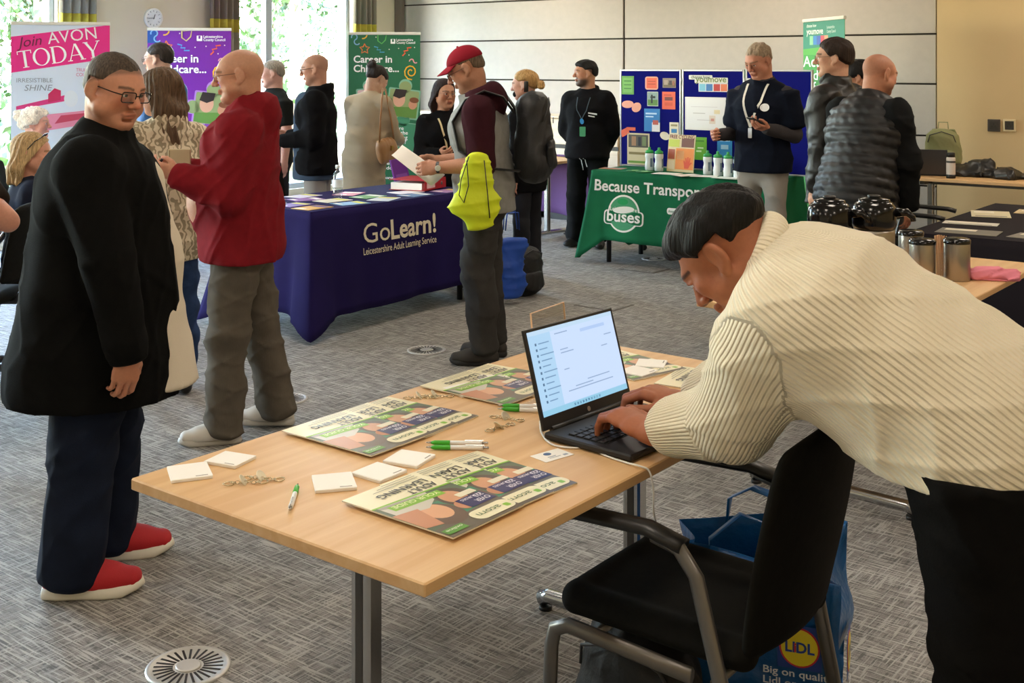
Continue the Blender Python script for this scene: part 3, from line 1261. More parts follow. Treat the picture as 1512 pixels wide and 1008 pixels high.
class Person:
    """builds one figure facing local +y; parts become children of the skin mesh"""

    def __init__(s, loc, yaw, H=1.75, girth=1.0, lean=0.0, twist=0.0, side_lean=0.0, head=(0, 0, 0), arms=None, legs=None, J=None,
                 dist=8.0, belly=0.0, shw=1.0, neck_fwd=0.0, hz=None, Wj=None):
        s.loc, s.yaw, s.H, s.dist = Vector((loc[0], loc[1], 0)), math.radians(yaw), H, dist
        k = H / 1.75
        s.k, s.g, s.belly = k, girth, belly
        j = {}
        V = lambda *p: np.array(p, float) * k
        j['hipR'], j['hipL'] = V(.09 * girth ** .5, 0, .92), V(-.09 * girth ** .5, 0, .92)
        j['pelvis'] = V(0, 0, .94)
        R = np.array(Matrix.Rotation(math.radians(twist), 3, 'Z') @ Matrix.Rotation(math.radians(-lean), 3, 'X') @ Matrix.Rotation(math.radians(side_lean), 3, 'Y'))
        s.R = R
        up = lambda *p: j['pelvis'] + R @ (np.array(p, float) * k)
        j['waist'] = up(0, 0, .13)
        j['chest'] = up(0, .01, .36)
        j['upper'] = up(0, -.01, .465)
        j['neck'] = up(0, -.01 + neck_fwd, .535)
        sw = .168 * shw * (1 + (girth - 1) * .3)
        j['shR'], j['shL'] = up(sw, -.01, .452), up(-sw, -.01, .452)
        s.hR = rotm(math.radians(head[0]), math.radians(head[1]), math.radians(head[2]))
        arms = arms or {}
        for q in 'RL':
            g = 1 if q == 'R' else -1
            du, df = arms.get(q, ((g * .12, -.02, -1), (g * .05, .12, -1)))
            j['el' + q] = j['sh' + q] + unit(du) * .285 * k
            j['wr' + q] = j['el' + q] + unit(df) * .255 * k
        legs = legs or {}
        for q in 'RL':
            g = 1 if q == 'R' else -1
            dt, ds, fy = legs.get(q, ((g * .03, .0, -1), (g * .0, -.02, -1), g * 12))
            j['kn' + q] = j['hip' + q] + unit(dt) * .43 * k
            j['an' + q] = j['kn' + q] + unit(ds) * .41 * k
            a = math.radians(fy)
            j['ft' + q] = np.array([math.sin(a), math.cos(a), 0.])
        dz = .082 * k - min(j['anR'][2], j['anL'][2])
        for q in j:
            if not q.startswith('ft'):
                j[q] = j[q] + np.array([0, 0, dz])
        if hz is not None:
            for q in j:
                if not q.startswith('ft'):
                    j[q] = j[q] + np.array([0, 0, hz - dz * 0])
        for q, val in (J or {}).items():
            j[q] = A3(val)
        for q, val in (Wj or {}).items():
            j[q] = s.to_local(val)
        s.j = j
        s.hs = k if 'hs' not in (J or {}) else 1.0
        s.hs = .5 * (1 + k)
        if 'head' not in j:
            j['head'] = j['neck'] + (.6 * R @ np.array([0, 0, 1.]) + .4 * s.hR @ np.array([0, 0, 1.])) * .165 * s.hs + s.hR @ np.array([0, .022, 0]) * s.hs
        s.spine = unit(j['upper'] - j['pelvis'])
        s.sidev = unit(j['shR'] - j['shL'])
        s.vox = lambda fine: max(fine, dist * .00075 * (fine / .004))
        s.parts = []

    def HT(s, p):
        return s.j['head'] + s.hR @ (np.array(p, float) * s.hs)

    def HTinv(s, V):
        return ((V - s.j['head']) @ s.hR) / s.hs

    # ---- skin
    def body(s, skin='#c98f74', brow='#3a2a20', stubble=0, scalp=None, jaw=1.0, fat=0.0, nose=1.0, lips=None, female=False, iris='#4a3526', red=.4,
             hands=None, eyes=True, label=None, group=None, bare=(), shrink=0.0, hand_s=1.0, ears=True, legs_core=True):
        j, k = s.j, s.k
        isl = []
        sk = np.array(srgb(skin))
        bw = np.array(srgb(brow))
        f = Field(s.vox(.0042))
        head_prims(f, s.HT, s.hs, jaw, fat, nose, ears, female, s.hR)
        nr = (.052 if female else .06) * (1 + fat * 6)
        f.limb(s.HT((0, -.03, -.05)), j['neck'] + s.spine * -.02, nr * k, nr * k * 1.08, k=.03)
        f.limb(j['neck'] - s.spine * .02, j['upper'] - s.spine * .03, (.07 * k, .06 * k), (.12 * k, .07 * k), side=s.sidev, k=.04)
        V, Q = f.nets()
        sc = None if scalp is None else (np.array(srgb(scalp[0])), scalp[1])
        C = head_colors(V, s.HTinv, sk, bw, stubble, sc, None if lips is None else np.array(srgb(lips)), s.hs, red)
        isl.append((V, Q, C))
        # core under the clothes
        f = Field(.016)
        a = .82
        s._torso(f, -.02)
        for q in 'RL':
            f.limb(j['sh' + q], j['el' + q], .042 * k * a, .036 * k * a)
            f.limb(j['el' + q], j['wr' + q], .036 * k * a, .025 * k * a)
            if legs_core:
                f.limb(j['hip' + q], j['kn' + q], .062 * k, .045 * k)
                f.limb(j['kn' + q], j['an' + q], .045 * k, .034 * k)
        V, Q = f.nets()
        isl.append((V, Q, np.tile(sk, (len(V), 1))))
        hands = hands or {}
        for q in 'RL':
            g = 1 if q == 'R' else -1
            hd = hands.get(q, {})
            if hd is None:
                continue
            f = Field(s.vox(.0036))
            w = j['wr' + q]
            fa = unit(j['wr' + q] - j['el' + q])
            d = hd.get('dir', fa)
            palm = hd.get('palm', np.array([-g, 0., 0.]))
            if q in bare:
                e = j['el' + q]
                f.limb(e - fa * .03, e + fa * .06 * k, .043 * k * s.g ** .3, .047 * k * s.g ** .3, k=.02)
                f.limb(e + fa * .06 * k, w, .047 * k * s.g ** .3, (.031 * k, .025 * k), side=np.cross(d, palm), k=.02)
                if q + 'u' in bare:
                    f.limb(j['sh' + q] + (e - j['sh' + q]) * .3, e, .053 * k * s.g ** .5, .045 * k * s.g ** .3, k=.02)
            else:
                f.limb(w - fa * .09 * k, w, (.034 * k, .03 * k), (.03 * k, .023 * k), side=np.cross(d, palm), k=.015)
            hand_prims(f, w, d, palm, g, hd.get('curl', .35), k * hand_s * hd.get('s', .95), hd.get('thumb', .4), hd.get('curls'), hd.get('spread', 0))
            V, Q = f.nets()
            hc = np.tile(sk * np.array([1.0, .96, .95]), (len(V), 1))
            isl.append((V, Q, hc))
        s.skin = sk
        Vs, Qs, Cs, o = [], [], [], 0
        for V, Q, C in isl:
            Vs.append(V)
            Qs.append(Q + o)
            Cs.append(C)
            o += len(V)
        me = np_mesh('person', np.concatenate(Vs), np.concatenate(Qs), np.concatenate(Cs))
        s.ob = link_mesh('person', me, skin_mat(), None, s.loc, (0, 0, s.yaw), label=label, cat='person', group=group)
        if eyes:
            if iris not in _eyes:
                _eyes[iris] = eye_mesh(iris)
            for g in (-1, 1):
                e = bpy.data.objects.new('eye', _eyes[iris])
                COL.objects.link(e)
                e.parent = s.ob
                m = Matrix(s.hR.tolist()).to_4x4()
                m.translation = Vector(s.HT((g * .0315, .0785, .008)))
                e.matrix_local = m @ Matrix.Scale(s.hs, 4)
        return s

    def _torso(s, f, t, girth=None, k2=.05, belly=True):
        j, k, g = s.j, s.k, s.g
        gd = g ** 1.0
        W = lambda w, d: ((w * g + t) * k, (d * gd + t) * k)
        lowp = j['pelvis'] - s.spine * .06 * k
        f.limb(lowp, j['waist'], W(.16, .115), W(.145, .105), side=s.sidev, k=k2)
        f.limb(j['waist'], j['chest'], W(.145, .105), W(.165, .118), side=s.sidev, k=k2)
        f.limb(j['chest'], j['upper'], W(.165, .118), ((.115 + t) * k, (.075 + t) * k), side=s.sidev, k=k2)
        f.limb(j['shL'] + s.spine * -.01, j['shR'] + s.spine * -.01, (.04 + .5 * t) * k, side=None, k=.05)
        for q in 'RL':
            f.limb(j['neck'] - s.spine * .03 * k, j['neck'] * .35 + j['sh' + q] * .65, (.05 + .4 * t) * k, (.036 + .4 * t) * k, k=.04)
        if s.belly and belly:
            fw = unit(np.cross(s.spine, s.sidev))
            f.ball(j['waist'] + fw * (.05 + s.belly * .55) * k - s.spine * .0, tuple(np.array([.125 * g, .1 + s.belly * .5, .17]) * k), k=.07)

    def child(s, name, f, mat, smooth=1, col=None, label=None, extra=None):
        V, Q = f.nets() if isinstance(f, Field) else f
        if smooth:
            V = relax(V, Q, smooth)
        me = np_mesh(name, V, Q, None if col is None else col(V), None if extra is None else extra(V))
        o = link_mesh(name, me, mat, s.ob, label=label)
        return o

    # ---- clothes
    def top(s, name, mat, t=.02, hem=-.1, sleeve=1.0, fold=.006, seed=1, arm=.012, collar=None, hood=None, warp=None, vox=.0085, flare=0.0, open_front=None,
            cuff=True, label=None, extra=None, arms='RL', smooth=1, col=None, neck_r=.07, arm_k=.03, freq=1.0, skirt=0.0, hem_band=False, more=None, front=None):
        """jacket, jumper, coat: hem = height of the lower edge relative to the pelvis along the spine"""
        j, k = s.j, s.k
        f = Field(s.vox(vox))
        s._torso(f, t)
        sp = s.spine
        if hem < -.08:
            W = lambda w, d: ((w * s.g + t) * k, (d * s.g + t) * k)
            low = j['pelvis'] + np.array([0, 0, hem * k])
            f.limb(j['pelvis'], low, W(.162, .118), W(.165 + flare, .125 + flare), side=s.sidev, k=.05)
        if s.belly and flare:
            fw = unit(np.cross(sp, s.sidev))
            f.ball(j['waist'] + fw * (.05 + s.belly * .5) * k - sp * .1 * k, tuple(np.array([.13 * s.g, .1 + s.belly * .5, .17]) * k), k=.07)
        for q in arms:
            S, E_, W_ = j['sh' + q], j['el' + q], j['wr' + q]
            ga = s.g ** .6
            if sleeve > .5:
                u = (sleeve - .5) * 2
                end = E_ + (W_ - E_) * u
                f.limb(S, E_, (.054 * ga + t * .5 + arm) * k, (.044 * ga + t * .3 + arm) * k, k=arm_k)
                f.limb(E_, end, (.043 * ga + t * .3 + arm) * k, (.032 * ga + arm) * k, k=.025, flat=.3)
                if cuff:
                    ax = unit(W_ - E_)
                    f.limb(end - ax * .012, end + ax * .022, (.034 * ga + arm * .55) * k, (.0335 * ga + arm * .5) * k, k=.004, flat=.25)
            elif sleeve > 0:
                end = S + (E_ - S) * sleeve * 2
                f.limb(S, end, (.054 * ga + t * .5 + arm) * k, (.05 * ga + t * .4 + arm) * k, k=arm_k, flat=.3)
        if more is not None:
            more(f)
        nk = j['neck']
        if collar:
            f.torus(nk + sp * .012 * k, unit(sp + .25 * (s.R @ np.array([0, 1., 0]))), (neck_r * 1.0 * k, neck_r * 1.0 * k), collar * k, k=.012, sq=collar and 1.6, side=s.sidev)
        if hood:
            bk = s.R @ np.array([0, -1., 0])
            f.torus(nk + bk * .02 * k + sp * .005 * k, unit(sp - .45 * bk), (.085 * k, .085 * k), .028 * hood * k, k=.02, sq=1.3, side=s.sidev)
            f.ball(nk + bk * .095 * k * hood - sp * .03 * k, tuple(np.array([.1, .05 * hood, .09 * hood]) * k), k=.03, rot=np.stack([s.sidev, -bk, sp], 1))
        if fold:
            f.warp = folds(seed, fold, freq)
        if warp is not None:
            w0 = f.warp
            f.warp = warp if w0 is None else (lambda X, Y, Z: w0(X, Y, Z) + warp(X, Y, Z))
        hp = j['pelvis'] + (np.array([0, 0, hem * k]) if hem < -.08 else sp * hem * k)
        hn = np.array([0, 0, 1.]) if hem < -.08 else sp
        armreg = None

        def hemcut(X, Y, Z):
            d = -((X - hp[0]) * hn[0] + (Y - hp[1]) * hn[1] + (Z - hp[2]) * hn[2])
            if not arms:
                return d
            # keep sleeves that hang below the hem
            keep = 1e3
            for q in arms:
                for a_, b_, r_ in ((j['el' + q], j['wr' + q], .062), (j['sh' + q], j['el' + q], .07)):
                    ab = b_ - a_
                    tt = np.clip(((X - a_[0]) * ab[0] + (Y - a_[1]) * ab[1] + (Z - a_[2]) * ab[2]) / ab.dot(ab), 0, 1)
                    keep = np.minimum(keep, np.sqrt((X - a_[0] - tt * ab[0]) ** 2 + (Y - a_[1] - tt * ab[1]) ** 2 + (Z - a_[2] - tt * ab[2]) ** 2) - (r_ + arm) * k * s.g ** .5)
            return np.where(keep < 0, -1.0, d)
        f.cut(hemcut)
        if front is not None:
            f.cut(front)
        s.hemz = getattr(s, 'hemz', None)
        hz_ = float(hp[2])
        s.hemz = hz_ if s.hemz is None else min(s.hemz, hz_)
        return s.child(name, f, mat, smooth, label=label, extra=extra, col=col)

    def trousers(s, name, mat, t=.012, fold=.006, seed=3, hemw=1.0, length=1.0, vox=.0085, top=.06, freq=1.0, label=None, smooth=1, more=None, trim=True):
        j, k = s.j, s.k
        f = Field(s.vox(vox))
        g = s.g ** .7
        f.limb(j['pelvis'] - np.array([0, 0, .05 * k]), j['waist'], ((.152 * s.g + t) * k, (.108 * s.g + t) * k), ((.138 * s.g + t) * k, (.1 * s.g + t) * k), side=s.sidev, k=.04)
        for q in 'RL':
            h_, kn, an = j['hip' + q], j['kn' + q], j['an' + q]
            end = kn + (an - kn) * length
            f.limb(h_ + np.array([0, 0, .0]), kn, (.083 * g + t) * k, (.058 * g + t) * k, k=.035)
            f.limb(kn, end, (.058 * g + t) * k, (.046 * hemw + t) * k, k=.03, flat=.5)
            f.limb(h_ + np.array([0, -.03 * k, -.02 * k]), h_ + np.array([0, -.03 * k, .02]), (.08 * g + t) * k, k=.05)
        if more is not None:
            more(f)
        if fold:
            f.warp = folds(seed, fold, freq, 1.6)
        zt = j['pelvis'] + s.spine * top * k
        sp = s.spine
        f.cut(lambda X, Y, Z: (X - zt[0]) * sp[0] + (Y - zt[1]) * sp[1] + (Z - zt[2]) * sp[2])
        f.cut(lambda X, Y, Z: .018 - Z + 0 * X + 0 * Y)
        if getattr(s, 'hemz', None) is not None and trim:
            f.cut(lambda X, Y, Z: Z - (s.hemz + .035) + 0 * X + 0 * Y)
        return s.child(name, f, mat, smooth, label=label)

    def shoes(s, mat, sole=None, L=.27, high=0.0, label=None, sole_t=.022, boot=0.0, name='shoe', wide=1.0, lace=None, scale=1.0):
        j, k = s.j, s.k * scale
        for q in 'RL':
            an, d = j['an' + q], unit(j['ft' + q])
            base = np.array([an[0], an[1], an[2] - .082 * s.k])
            sd = np.array([d[1], -d[0], 0.])
            T = lambda y, z, x=0: base + d * y * k + np.array([0, 0, z * k]) + sd * x * k
            f = Field(s.vox(.005))
            w = .042 * wide
            f.limb(T(-.04, .045), T(.05, .045), (w * .85 * k, .042 * k), (w * k, .04 * k), side=sd, k=.02)
            f.limb(T(.03, .05), T(.1, .044), (w * .9 * k, .042 * k), (w * .95 * k, .034 * k), side=sd, k=.03)
            f.limb(T(.08, .042), T(.165, .038), (w * k, .036 * k), (w * .86 * k, .026 * k), side=sd, k=.03)
            f.limb(T(-.015, .06), T(.0, .1 + boot), (.036 * k, .044 * k), (.044 * k, .05 * k), side=sd, k=.02, flat=.4)
            st = sole_t if sole is not None else 0
            f.cut(lambda X, Y, Z: (base[2] + st) - Z + 0 * X + 0 * Y)
            sh = s.child(name, f, mat, 1, label=label)
            if sole is not None:
                out = []
                for (y, x) in ((-.075, .0), (-.068, .026), (-.03, .036), (.03, .038), (.09, .045), (.14, .042), (.178, .026), (.192, .0), (.182, -.024), (.145, -.037), (.09, -.038), (.03, -.033), (-.03, -.034), (-.068, -.026)):
                    p = T(y * 1.02, 0, x * wide * 1.08)
                    out.append((p[0], p[1]))
                b = MB()
                cxy = np.mean(out, axis=0)
                n_ = len(out)
                up = []
                rings = [(1.0, 0.001), (1.03, .008), (1.0, st + .006)]
                for (sc_, z_) in rings:
                    for i_, p in enumerate(out):
                        zz = z_
                        if i_ in (6, 7, 8):
                            zz += .012 * k if z_ < .02 else .006
                        up.append((cxy[0] + (p[0] - cxy[0]) * sc_, cxy[1] + (p[1] - cxy[1]) * sc_, base[2] + zz))
                fc = []
                for r in range(len(rings) - 1):
                    for i_ in range(n_):
                        k2 = (i_ + 1) % n_
                        fc.append((r * n_ + i_, r * n_ + k2, (r + 1) * n_ + k2, (r + 1) * n_ + i_)[::-1])
                fc.append(tuple(range(n_)))
                fc.append(tuple(reversed(range((len(rings) - 1) * n_, len(rings) * n_))))
                b.add(up, fc, 0, True)
                b.build('sole', sole, sh)
            if lace is not None:
                b = MB()
                for i_ in range(4):
                    y = .045 + i_ * .022
                    zz = .092 - i_ * .0105
                    b.tube([T(y, zz - .006, -.024), T(y + .006, zz + .003, 0), T(y, zz - .006, .024)], .0035 * k, 6)
                b.build('laces', lace, sh)
        return s

    # ---- hair
    def hair(s, mat, style='short', th=.012, hl=.07, side_len=0.0, seed=5, top=0.0, length=.3, back=-.06, vox=.0045, fold=None, label=None, part=None):
        f = Field(s.vox(vox))
        R, T, hs = s.hR, s.HT, s.hs
        B = lambda c, r, k=.02: f.ball(T(c), tuple(np.array(r) * hs), k=k, rot=R)
        Lb = lambda a, b, ra, rb, k=.02: f.limb(T(a), T(b), tuple(np.array(ra) * hs), tuple(np.array(rb) * hs), side=R[:, 0], k=k)
        B((0, -.018, .034), (.0755 + th, .098 + th, .084 + th))
        if style in ('short', 'swept'):
            B((0, -.03, -.01), (.068 + th * .6, .08 + th * .6, .06), .02)
            if top:
                B((0, .01, .085 + top * .3), (.06, .085, .03 + top), .03)
        if style == 'long':
            for g in (-1, 1):
                Lb((g * .06, -.01, .02), (g * .075, -.02, -.1), (.03, .05), (.035, .055))
                Lb((g * .075, -.02, -.1), (g * .07, -.04, -length), (.035, .055), (.02, .025))
            Lb((0, -.07, .0), (0, -.085, -.1), (.08, .045), (.085, .04))
            Lb((0, -.085, -.1), (0, -.09, -length * 1.05), (.085, .04), (.06, .02))
        if style in ('bun', 'up'):
            B((0, -.03, -.02), (.068, .08, .06))
            bz = -.02 if style == 'bun' else .07
            for q in range(5):
                a = q * 1.256
                f.ball(T((.022 * math.cos(a), -.135, bz + .022 * math.sin(a))), tuple(np.array((.026, .03, .022)) * hs), k=.006, rot=R)
        sd = np.random.default_rng(seed)
        ph = sd.random(4) * 6
        fo = .0022 if fold is None else fold

        def warp(X, Y, Z):
            P = [X - s.j['head'][0], Y - s.j['head'][1], Z - s.j['head'][2]]
            x = P[0] * R[0, 0] + P[1] * R[1, 0] + P[2] * R[2, 0]
            y = P[0] * R[0, 1] + P[1] * R[1, 1] + P[2] * R[2, 1]
            z = P[0] * R[0, 2] + P[1] * R[1, 2] + P[2] * R[2, 2]
            if style == 'long':
                return fo * np.sin(np.arctan2(x, -y) * 22 + ph[0] + 1.5 * np.sin(z * 22 + ph[1])) + fo * np.sin(z * 40 + x * 40 + ph[2])
            return fo * (np.sin(x * 210 + 3 * np.sin(y * 40 + ph[0]) + ph[1]) * .7 + np.sin(x * 90 + z * 60 + y * 35 + ph[2]))
        if style != 'long':
            base_w = warp
            zs_ = [back, back * .6, .0 + side_len, .028 + side_len, hl - .012, hl]

            def warp(X, Y, Z):
                P = [X - s.j['head'][0], Y - s.j['head'][1], Z - s.j['head'][2]]
                y = (P[0] * R[0, 1] + P[1] * R[1, 1] + P[2] * R[2, 1]) / hs
                z = (P[0] * R[0, 2] + P[1] * R[1, 2] + P[2] * R[2, 2]) / hs
                zc = np.interp(y, [-.13, -.07, -.035, .03, .06, .085], zs_)
                return base_w(X, Y, Z) + (th + .002) * hs * np.clip(1 - (z - zc) / .03, 0, 1) ** 1.6
        f.warp = warp
        if style == 'long':
            def cut(X, Y, Z):
                P = [X - s.j['head'][0], Y - s.j['head'][1], Z - s.j['head'][2]]
                x = (P[0] * R[0, 0] + P[1] * R[1, 0] + P[2] * R[2, 0]) / hs
                y = (P[0] * R[0, 1] + P[1] * R[1, 1] + P[2] * R[2, 1]) / hs
                z = (P[0] * R[0, 2] + P[1] * R[1, 2] + P[2] * R[2, 2]) / hs
                face = y - .02 - np.clip(z * .55, -.04, .2)
                return np.where(z < hl, np.minimum(face, np.maximum(face, .072 - np.abs(x)) + 0 * x), -.05 + 0 * x) * hs
        else:
            zs = [back, back * .6, .0 + side_len, .028 + side_len, hl - .012, hl]
            ys = [-.13, -.07, -.035, .03, .06, .085]

            def cut(X, Y, Z):
                P = [X - s.j['head'][0], Y - s.j['head'][1], Z - s.j['head'][2]]
                x = (P[0] * R[0, 0] + P[1] * R[1, 0] + P[2] * R[2, 0]) / hs
                y = (P[0] * R[0, 1] + P[1] * R[1, 1] + P[2] * R[2, 1]) / hs
                z = (P[0] * R[0, 2] + P[1] * R[1, 2] + P[2] * R[2, 2]) / hs
                zc = np.interp(y, ys, zs)
                if side_len == 0:
                    # clear the ears
                    zc = np.maximum(zc, np.where((y > -.045) & (y < .02) & (np.abs(x) > .06), .036, -1))
                return (zc - z) * hs
        f.cut(cut)
        return s.child('hair', f, mat, 1, label=label)

    def glasses(s, mat, r=.0014, w=.05, h=.034, lens=True, round_=.01, y=.108):
        b = MB()
        lz = .006
        T = lambda x, y_, z: tuple(s.HT((x, y_, z)))
        for g in (-1, 1):
            o = rrect(w, h, round_, 3, g * .0335, lz)
            b.tube([T(x, y - abs(x) * .12, z) for x, z in o], r * s.hs, 6, closed=True)
            b.tube([T(g * (.0335 + w / 2), y - .007, lz + .008), T(g * .074, .07, lz + .008), T(g * .083, -.01, lz + .008), T(g * .084, -.03, lz - .012)], r * s.hs, 6)
        b.tube([T(-.0335 + w / 2, y - .002, lz + .004), T(0, y + .003, lz + .007), T(.0335 - w / 2, y - .002, lz + .004)], r * s.hs, 6)
        o = b.build('glasses', mat, s.ob)
        if lens:
            for g in (-1, 1):
                b = MB()
                pts = [T(x, y - abs(x) * .12, z) for x, z in rrect(w, h, round_, 3, g * .0335, lz)]
                b.add(pts, [tuple(range(len(pts)))])
                b.build('lens', glass_mat('spectacle_lens', (.97, .98, 1), .12), o)
        return o

    def world(s, p):
        """local point to world"""
        c, n = math.cos(s.yaw), math.sin(s.yaw)
        return Vector((s.loc.x + c * p[0] - n * p[1], s.loc.y + n * p[0] + c * p[1], p[2]))

    def wdir(s, p):
        c, n = math.cos(s.yaw), math.sin(s.yaw)
        return Vector((c * p[0] - n * p[1], n * p[0] + c * p[1], p[2]))

    def to_local(s, p):
        c, n = math.cos(-s.yaw), math.sin(-s.yaw)
        x, y = p[0] - s.loc.x, p[1] - s.loc.y
        return np.array([c * x - n * y, n * x + c * y, p[2]])

    def strap(s, name, pts, w, mat, th=.0025, label=None):
        """flat ribbon along points in local coordinates"""
        return MB().tube(pts, 1, 4, sq=(w / 2, th), smooth=False).build(name, mat, s.ob, label=label)
from mathutils.bvhtree import BVHTree


def a_at(px, b):
    r = (px - CXP) / F_PX
    return b * (EY.y * r - EY.x) / (EX.x - EX.y * r)


def b_at(px, a):
    r = (px - CXP) / F_PX
    return a * (EX.x - EX.y * r) / (EY.y * r - EY.x)


def on_plane(px, py, z):
    """world point at height z seen at a pixel of the photograph"""
    d = F_PX * (HC - z) / (py - YH)
    return Vector(((px - CXP) * d / F_PX, d, z))


def to_room(v):
    return (v.x * EX.x + v.y * EX.y, v.x * EY.x + v.y * EY.y)


def stick(parent, drape, me, direction, off=.003):
    """lay lettering on the hanging cloth along direction (local)"""
    bm_v = [v.co.copy() for v in drape.data.vertices]
    bvh = BVHTree.FromPolygons(bm_v, [p.vertices[:] for p in drape.data.polygons])
    d = Vector(direction)
    for v in me.vertices:
        hit = bvh.ray_cast(v.co - d * 1.0, d)
        if hit[0] is not None:
            v.co = hit[0] - d * off


def cloth_print(name, me, mat, parent, drape, direction, mtx, off=.004):
    me.name = name
    me.materials.clear()
    me.transform(mtx)
    stick(parent, drape, me, direction, off)
    return link_mesh(name, me, mat, parent)


def poly_mesh(poly, n=1):
    b = MB()
    b.add([(x, y, 0) for x, y in poly], [tuple(range(len(poly)))])
    return b.mesh('p')


def fan_mesh(poly, c=(0, 0)):
    b = MB()
    n = len(poly)
    b.add([(c[0], c[1], 0)] + [(x, y, 0) for x, y in poly], [(0, 1 + i, 1 + (i + 1) % n) for i in range(n)])
    return b.mesh('p')


# ---- purple GoLearn table
PURP = M('purple_cloth', '#1f1749', .85, bump=(300, .2, .002), vary=(6, .08))
gl = cloth_table(-5.94, -5.18, 4.78, 6.36, .752, .62, PURP, 'purple_tablecloth', 'dark purple tablecloth with white lettering over a table', 'tablecloth', 3, flare=.04, corner=.17, wave=.016, cdrop=.11)
gld = [c for c in gl.children if c.name.startswith('drape')][0]
CREAM = M('cream_print', '#e9dfc6', .8)
fm = lambda b0, z0: frame_mtx((1.0, b0 - 5.57, z0), (0, 1, 0), (0, 0, 1))
D_ = (-1, 0, 0)
me = text_mesh('Go', .172, 0.0, width=.235)
cloth_print('lettering', me, CREAM, gl, gld, D_, fm(5.19, .517))
me = text_mesh('Learn!', .172, .022, width=.43)
cloth_print('lettering', me, CREAM, gl, gld, D_, fm(5.435, .517))
me = text_mesh('Leicestershire Adult Learning Service', .062, 0.004, width=.68)
cloth_print('lettering', me, CREAM, gl, gld, D_, fm(5.19, .447))
GLT = empty('folding_table', room(-5.56, 5.57), -YAW, 'plain table hidden under the dark purple cloth', 'table')
MB().cbox((-.375, -.785, .715), (.375, .785, .741), .003).build('tabletop', WOOD, GLT)
for sx in (-1, 1):
    for sy in (-1, 1):
        MB().lathe([(.02, 0), (.02, .712)], 10, mtx=Matrix.Translation((sx * .3, sy * .66, 0))).build('leg', BLACKPL, GLT)

# ---- green transport table
GREEN = M('green_cloth', '#1d6a46', .85, bump=(300, .2, .002), vary=(6, .08))
tr = cloth_table(-5.42, -3.85, 8.1, 8.74, .752, .555, GREEN, 'green_tablecloth', 'green tablecloth with white bus lettering over a table', 'tablecloth', 9, flare=.04, corner=.11, wave=.014, cdrop=.17)
trd = [c for c in tr.children if c.name.startswith('drape')][0]
WHITEP = M('white_print', '#eef0ea', .8)
cxa, cxb = -4.635, 8.42
fm2 = lambda a0, z0: frame_mtx((a0 - cxa, -1.0, z0), (1, 0, 0), (0, 0, 1))
D2 = (0, 1, 0)
cloth_print('lettering', text_mesh('Because Transport Matters', .125, .02, width=1.46), WHITEP, tr, trd, D2, fm2(-5.385, .592))


def ring_poly(pts):
    return fan_mesh(pts, (sum(p[0] for p in pts) / len(pts), sum(p[1] for p in pts) / len(pts)))


lc, lz = -5.09, .42
lm = fm2(lc, lz)
cloth_print('logo_backing', ring_poly(ellipse(.30, .30, 36)), WHITEP, tr, trd, D2, lm, .003)
cloth_print('logo_backing', ring_poly(rrect(.37, .115, .03, 4, 0, -.035)), WHITEP, tr, trd, D2, lm, .0034)
DKG = M('dark_green_print', '#1c6a45', .8)
cloth_print('logo_disc', ring_poly(ellipse(.27, .27, 36)), M('mid_green_print', '#4f9a72', .8), tr, trd, D2, lm, .0045)
cloth_print('logo_hill', ring_poly(ellipse(.2, .055, 20, 0, .03, .1)), WHITEP, tr, trd, D2, lm, .0055)
cloth_print('logo_tree', ring_poly(ellipse(.1, .05, 20, -.01, .095)), M('bright_green_print', '#2f9a5d', .8), tr, trd, D2, lm, .0055)
cloth_print('logo_band', ring_poly(rrect(.345, .1, .025, 4, 0, -.035)), DKG, tr, trd, D2, lm, .006)
cloth_print('lettering', text_mesh('buses', .125, .02, 'CENTER', width=.31), WHITEP, tr, trd, D2, fm2(lc, lz - .065), .008)
cloth_print('lettering', text_mesh('Leicestershire', .045, .012, 'CENTER', width=.25), WHITEP, tr, trd, D2, fm2(lc, lz + .02), .008)
lm2 = fm2(-4.6, .47)
cloth_print('logo_backing', ring_poly(rrect(.2, .05, .02, 4)), WHITEP, tr, trd, D2, lm2, .003)
cloth_print('logo_backing', ring_poly(ellipse(.1, .075, 20, .05, .015)), WHITEP, tr, trd, D2, lm2, .0034)
cloth_print('lettering', text_mesh('choose how youmove', .028, .01, 'CENTER', width=.17), DKG, tr, trd, D2, fm2(-4.6, .462), .006)
TRT = empty('folding_table', room(cxa, cxb), -YAW, 'plain table hidden under the green cloth', 'table')
MB().cbox((-.78, -.315, .715), (.78, .315, .741), .003).build('tabletop', WOOD, TRT)
for sx in (-1, 1):
    for sy in (-1, 1):
        MB().lathe([(.02, 0), (.02, .712)], 10, mtx=Matrix.Translation((sx * .66, sy * .25, 0))).build('leg', BLACKPL, TRT)

# ---- dark cloth table at the right
DK = M('charcoal_cloth', '#211d22', .85, bump=(300, .2, .002))
dk = cloth_table(-2.12, -1.28, 6.1, 7.7, .752, .6, DK, 'charcoal_tablecloth', 'charcoal tablecloth over the table with leaflets at right', 'tablecloth', 14, flare=.04, corner=.12)
DKT = empty('folding_table', room(-1.7, 6.9), -YAW, 'plain table hidden under the charcoal cloth', 'table')
MB().cbox((-.41, -.79, .715), (.41, .79, .741), .003).build('tabletop', WOOD, DKT)
for sx in (-1, 1):
    for sy in (-1, 1):
        MB().lathe([(.02, 0), (.02, .712)], 10, mtx=Matrix.Translation((sx * .34, sy * .68, 0))).build('leg', BLACKPL, DKT)

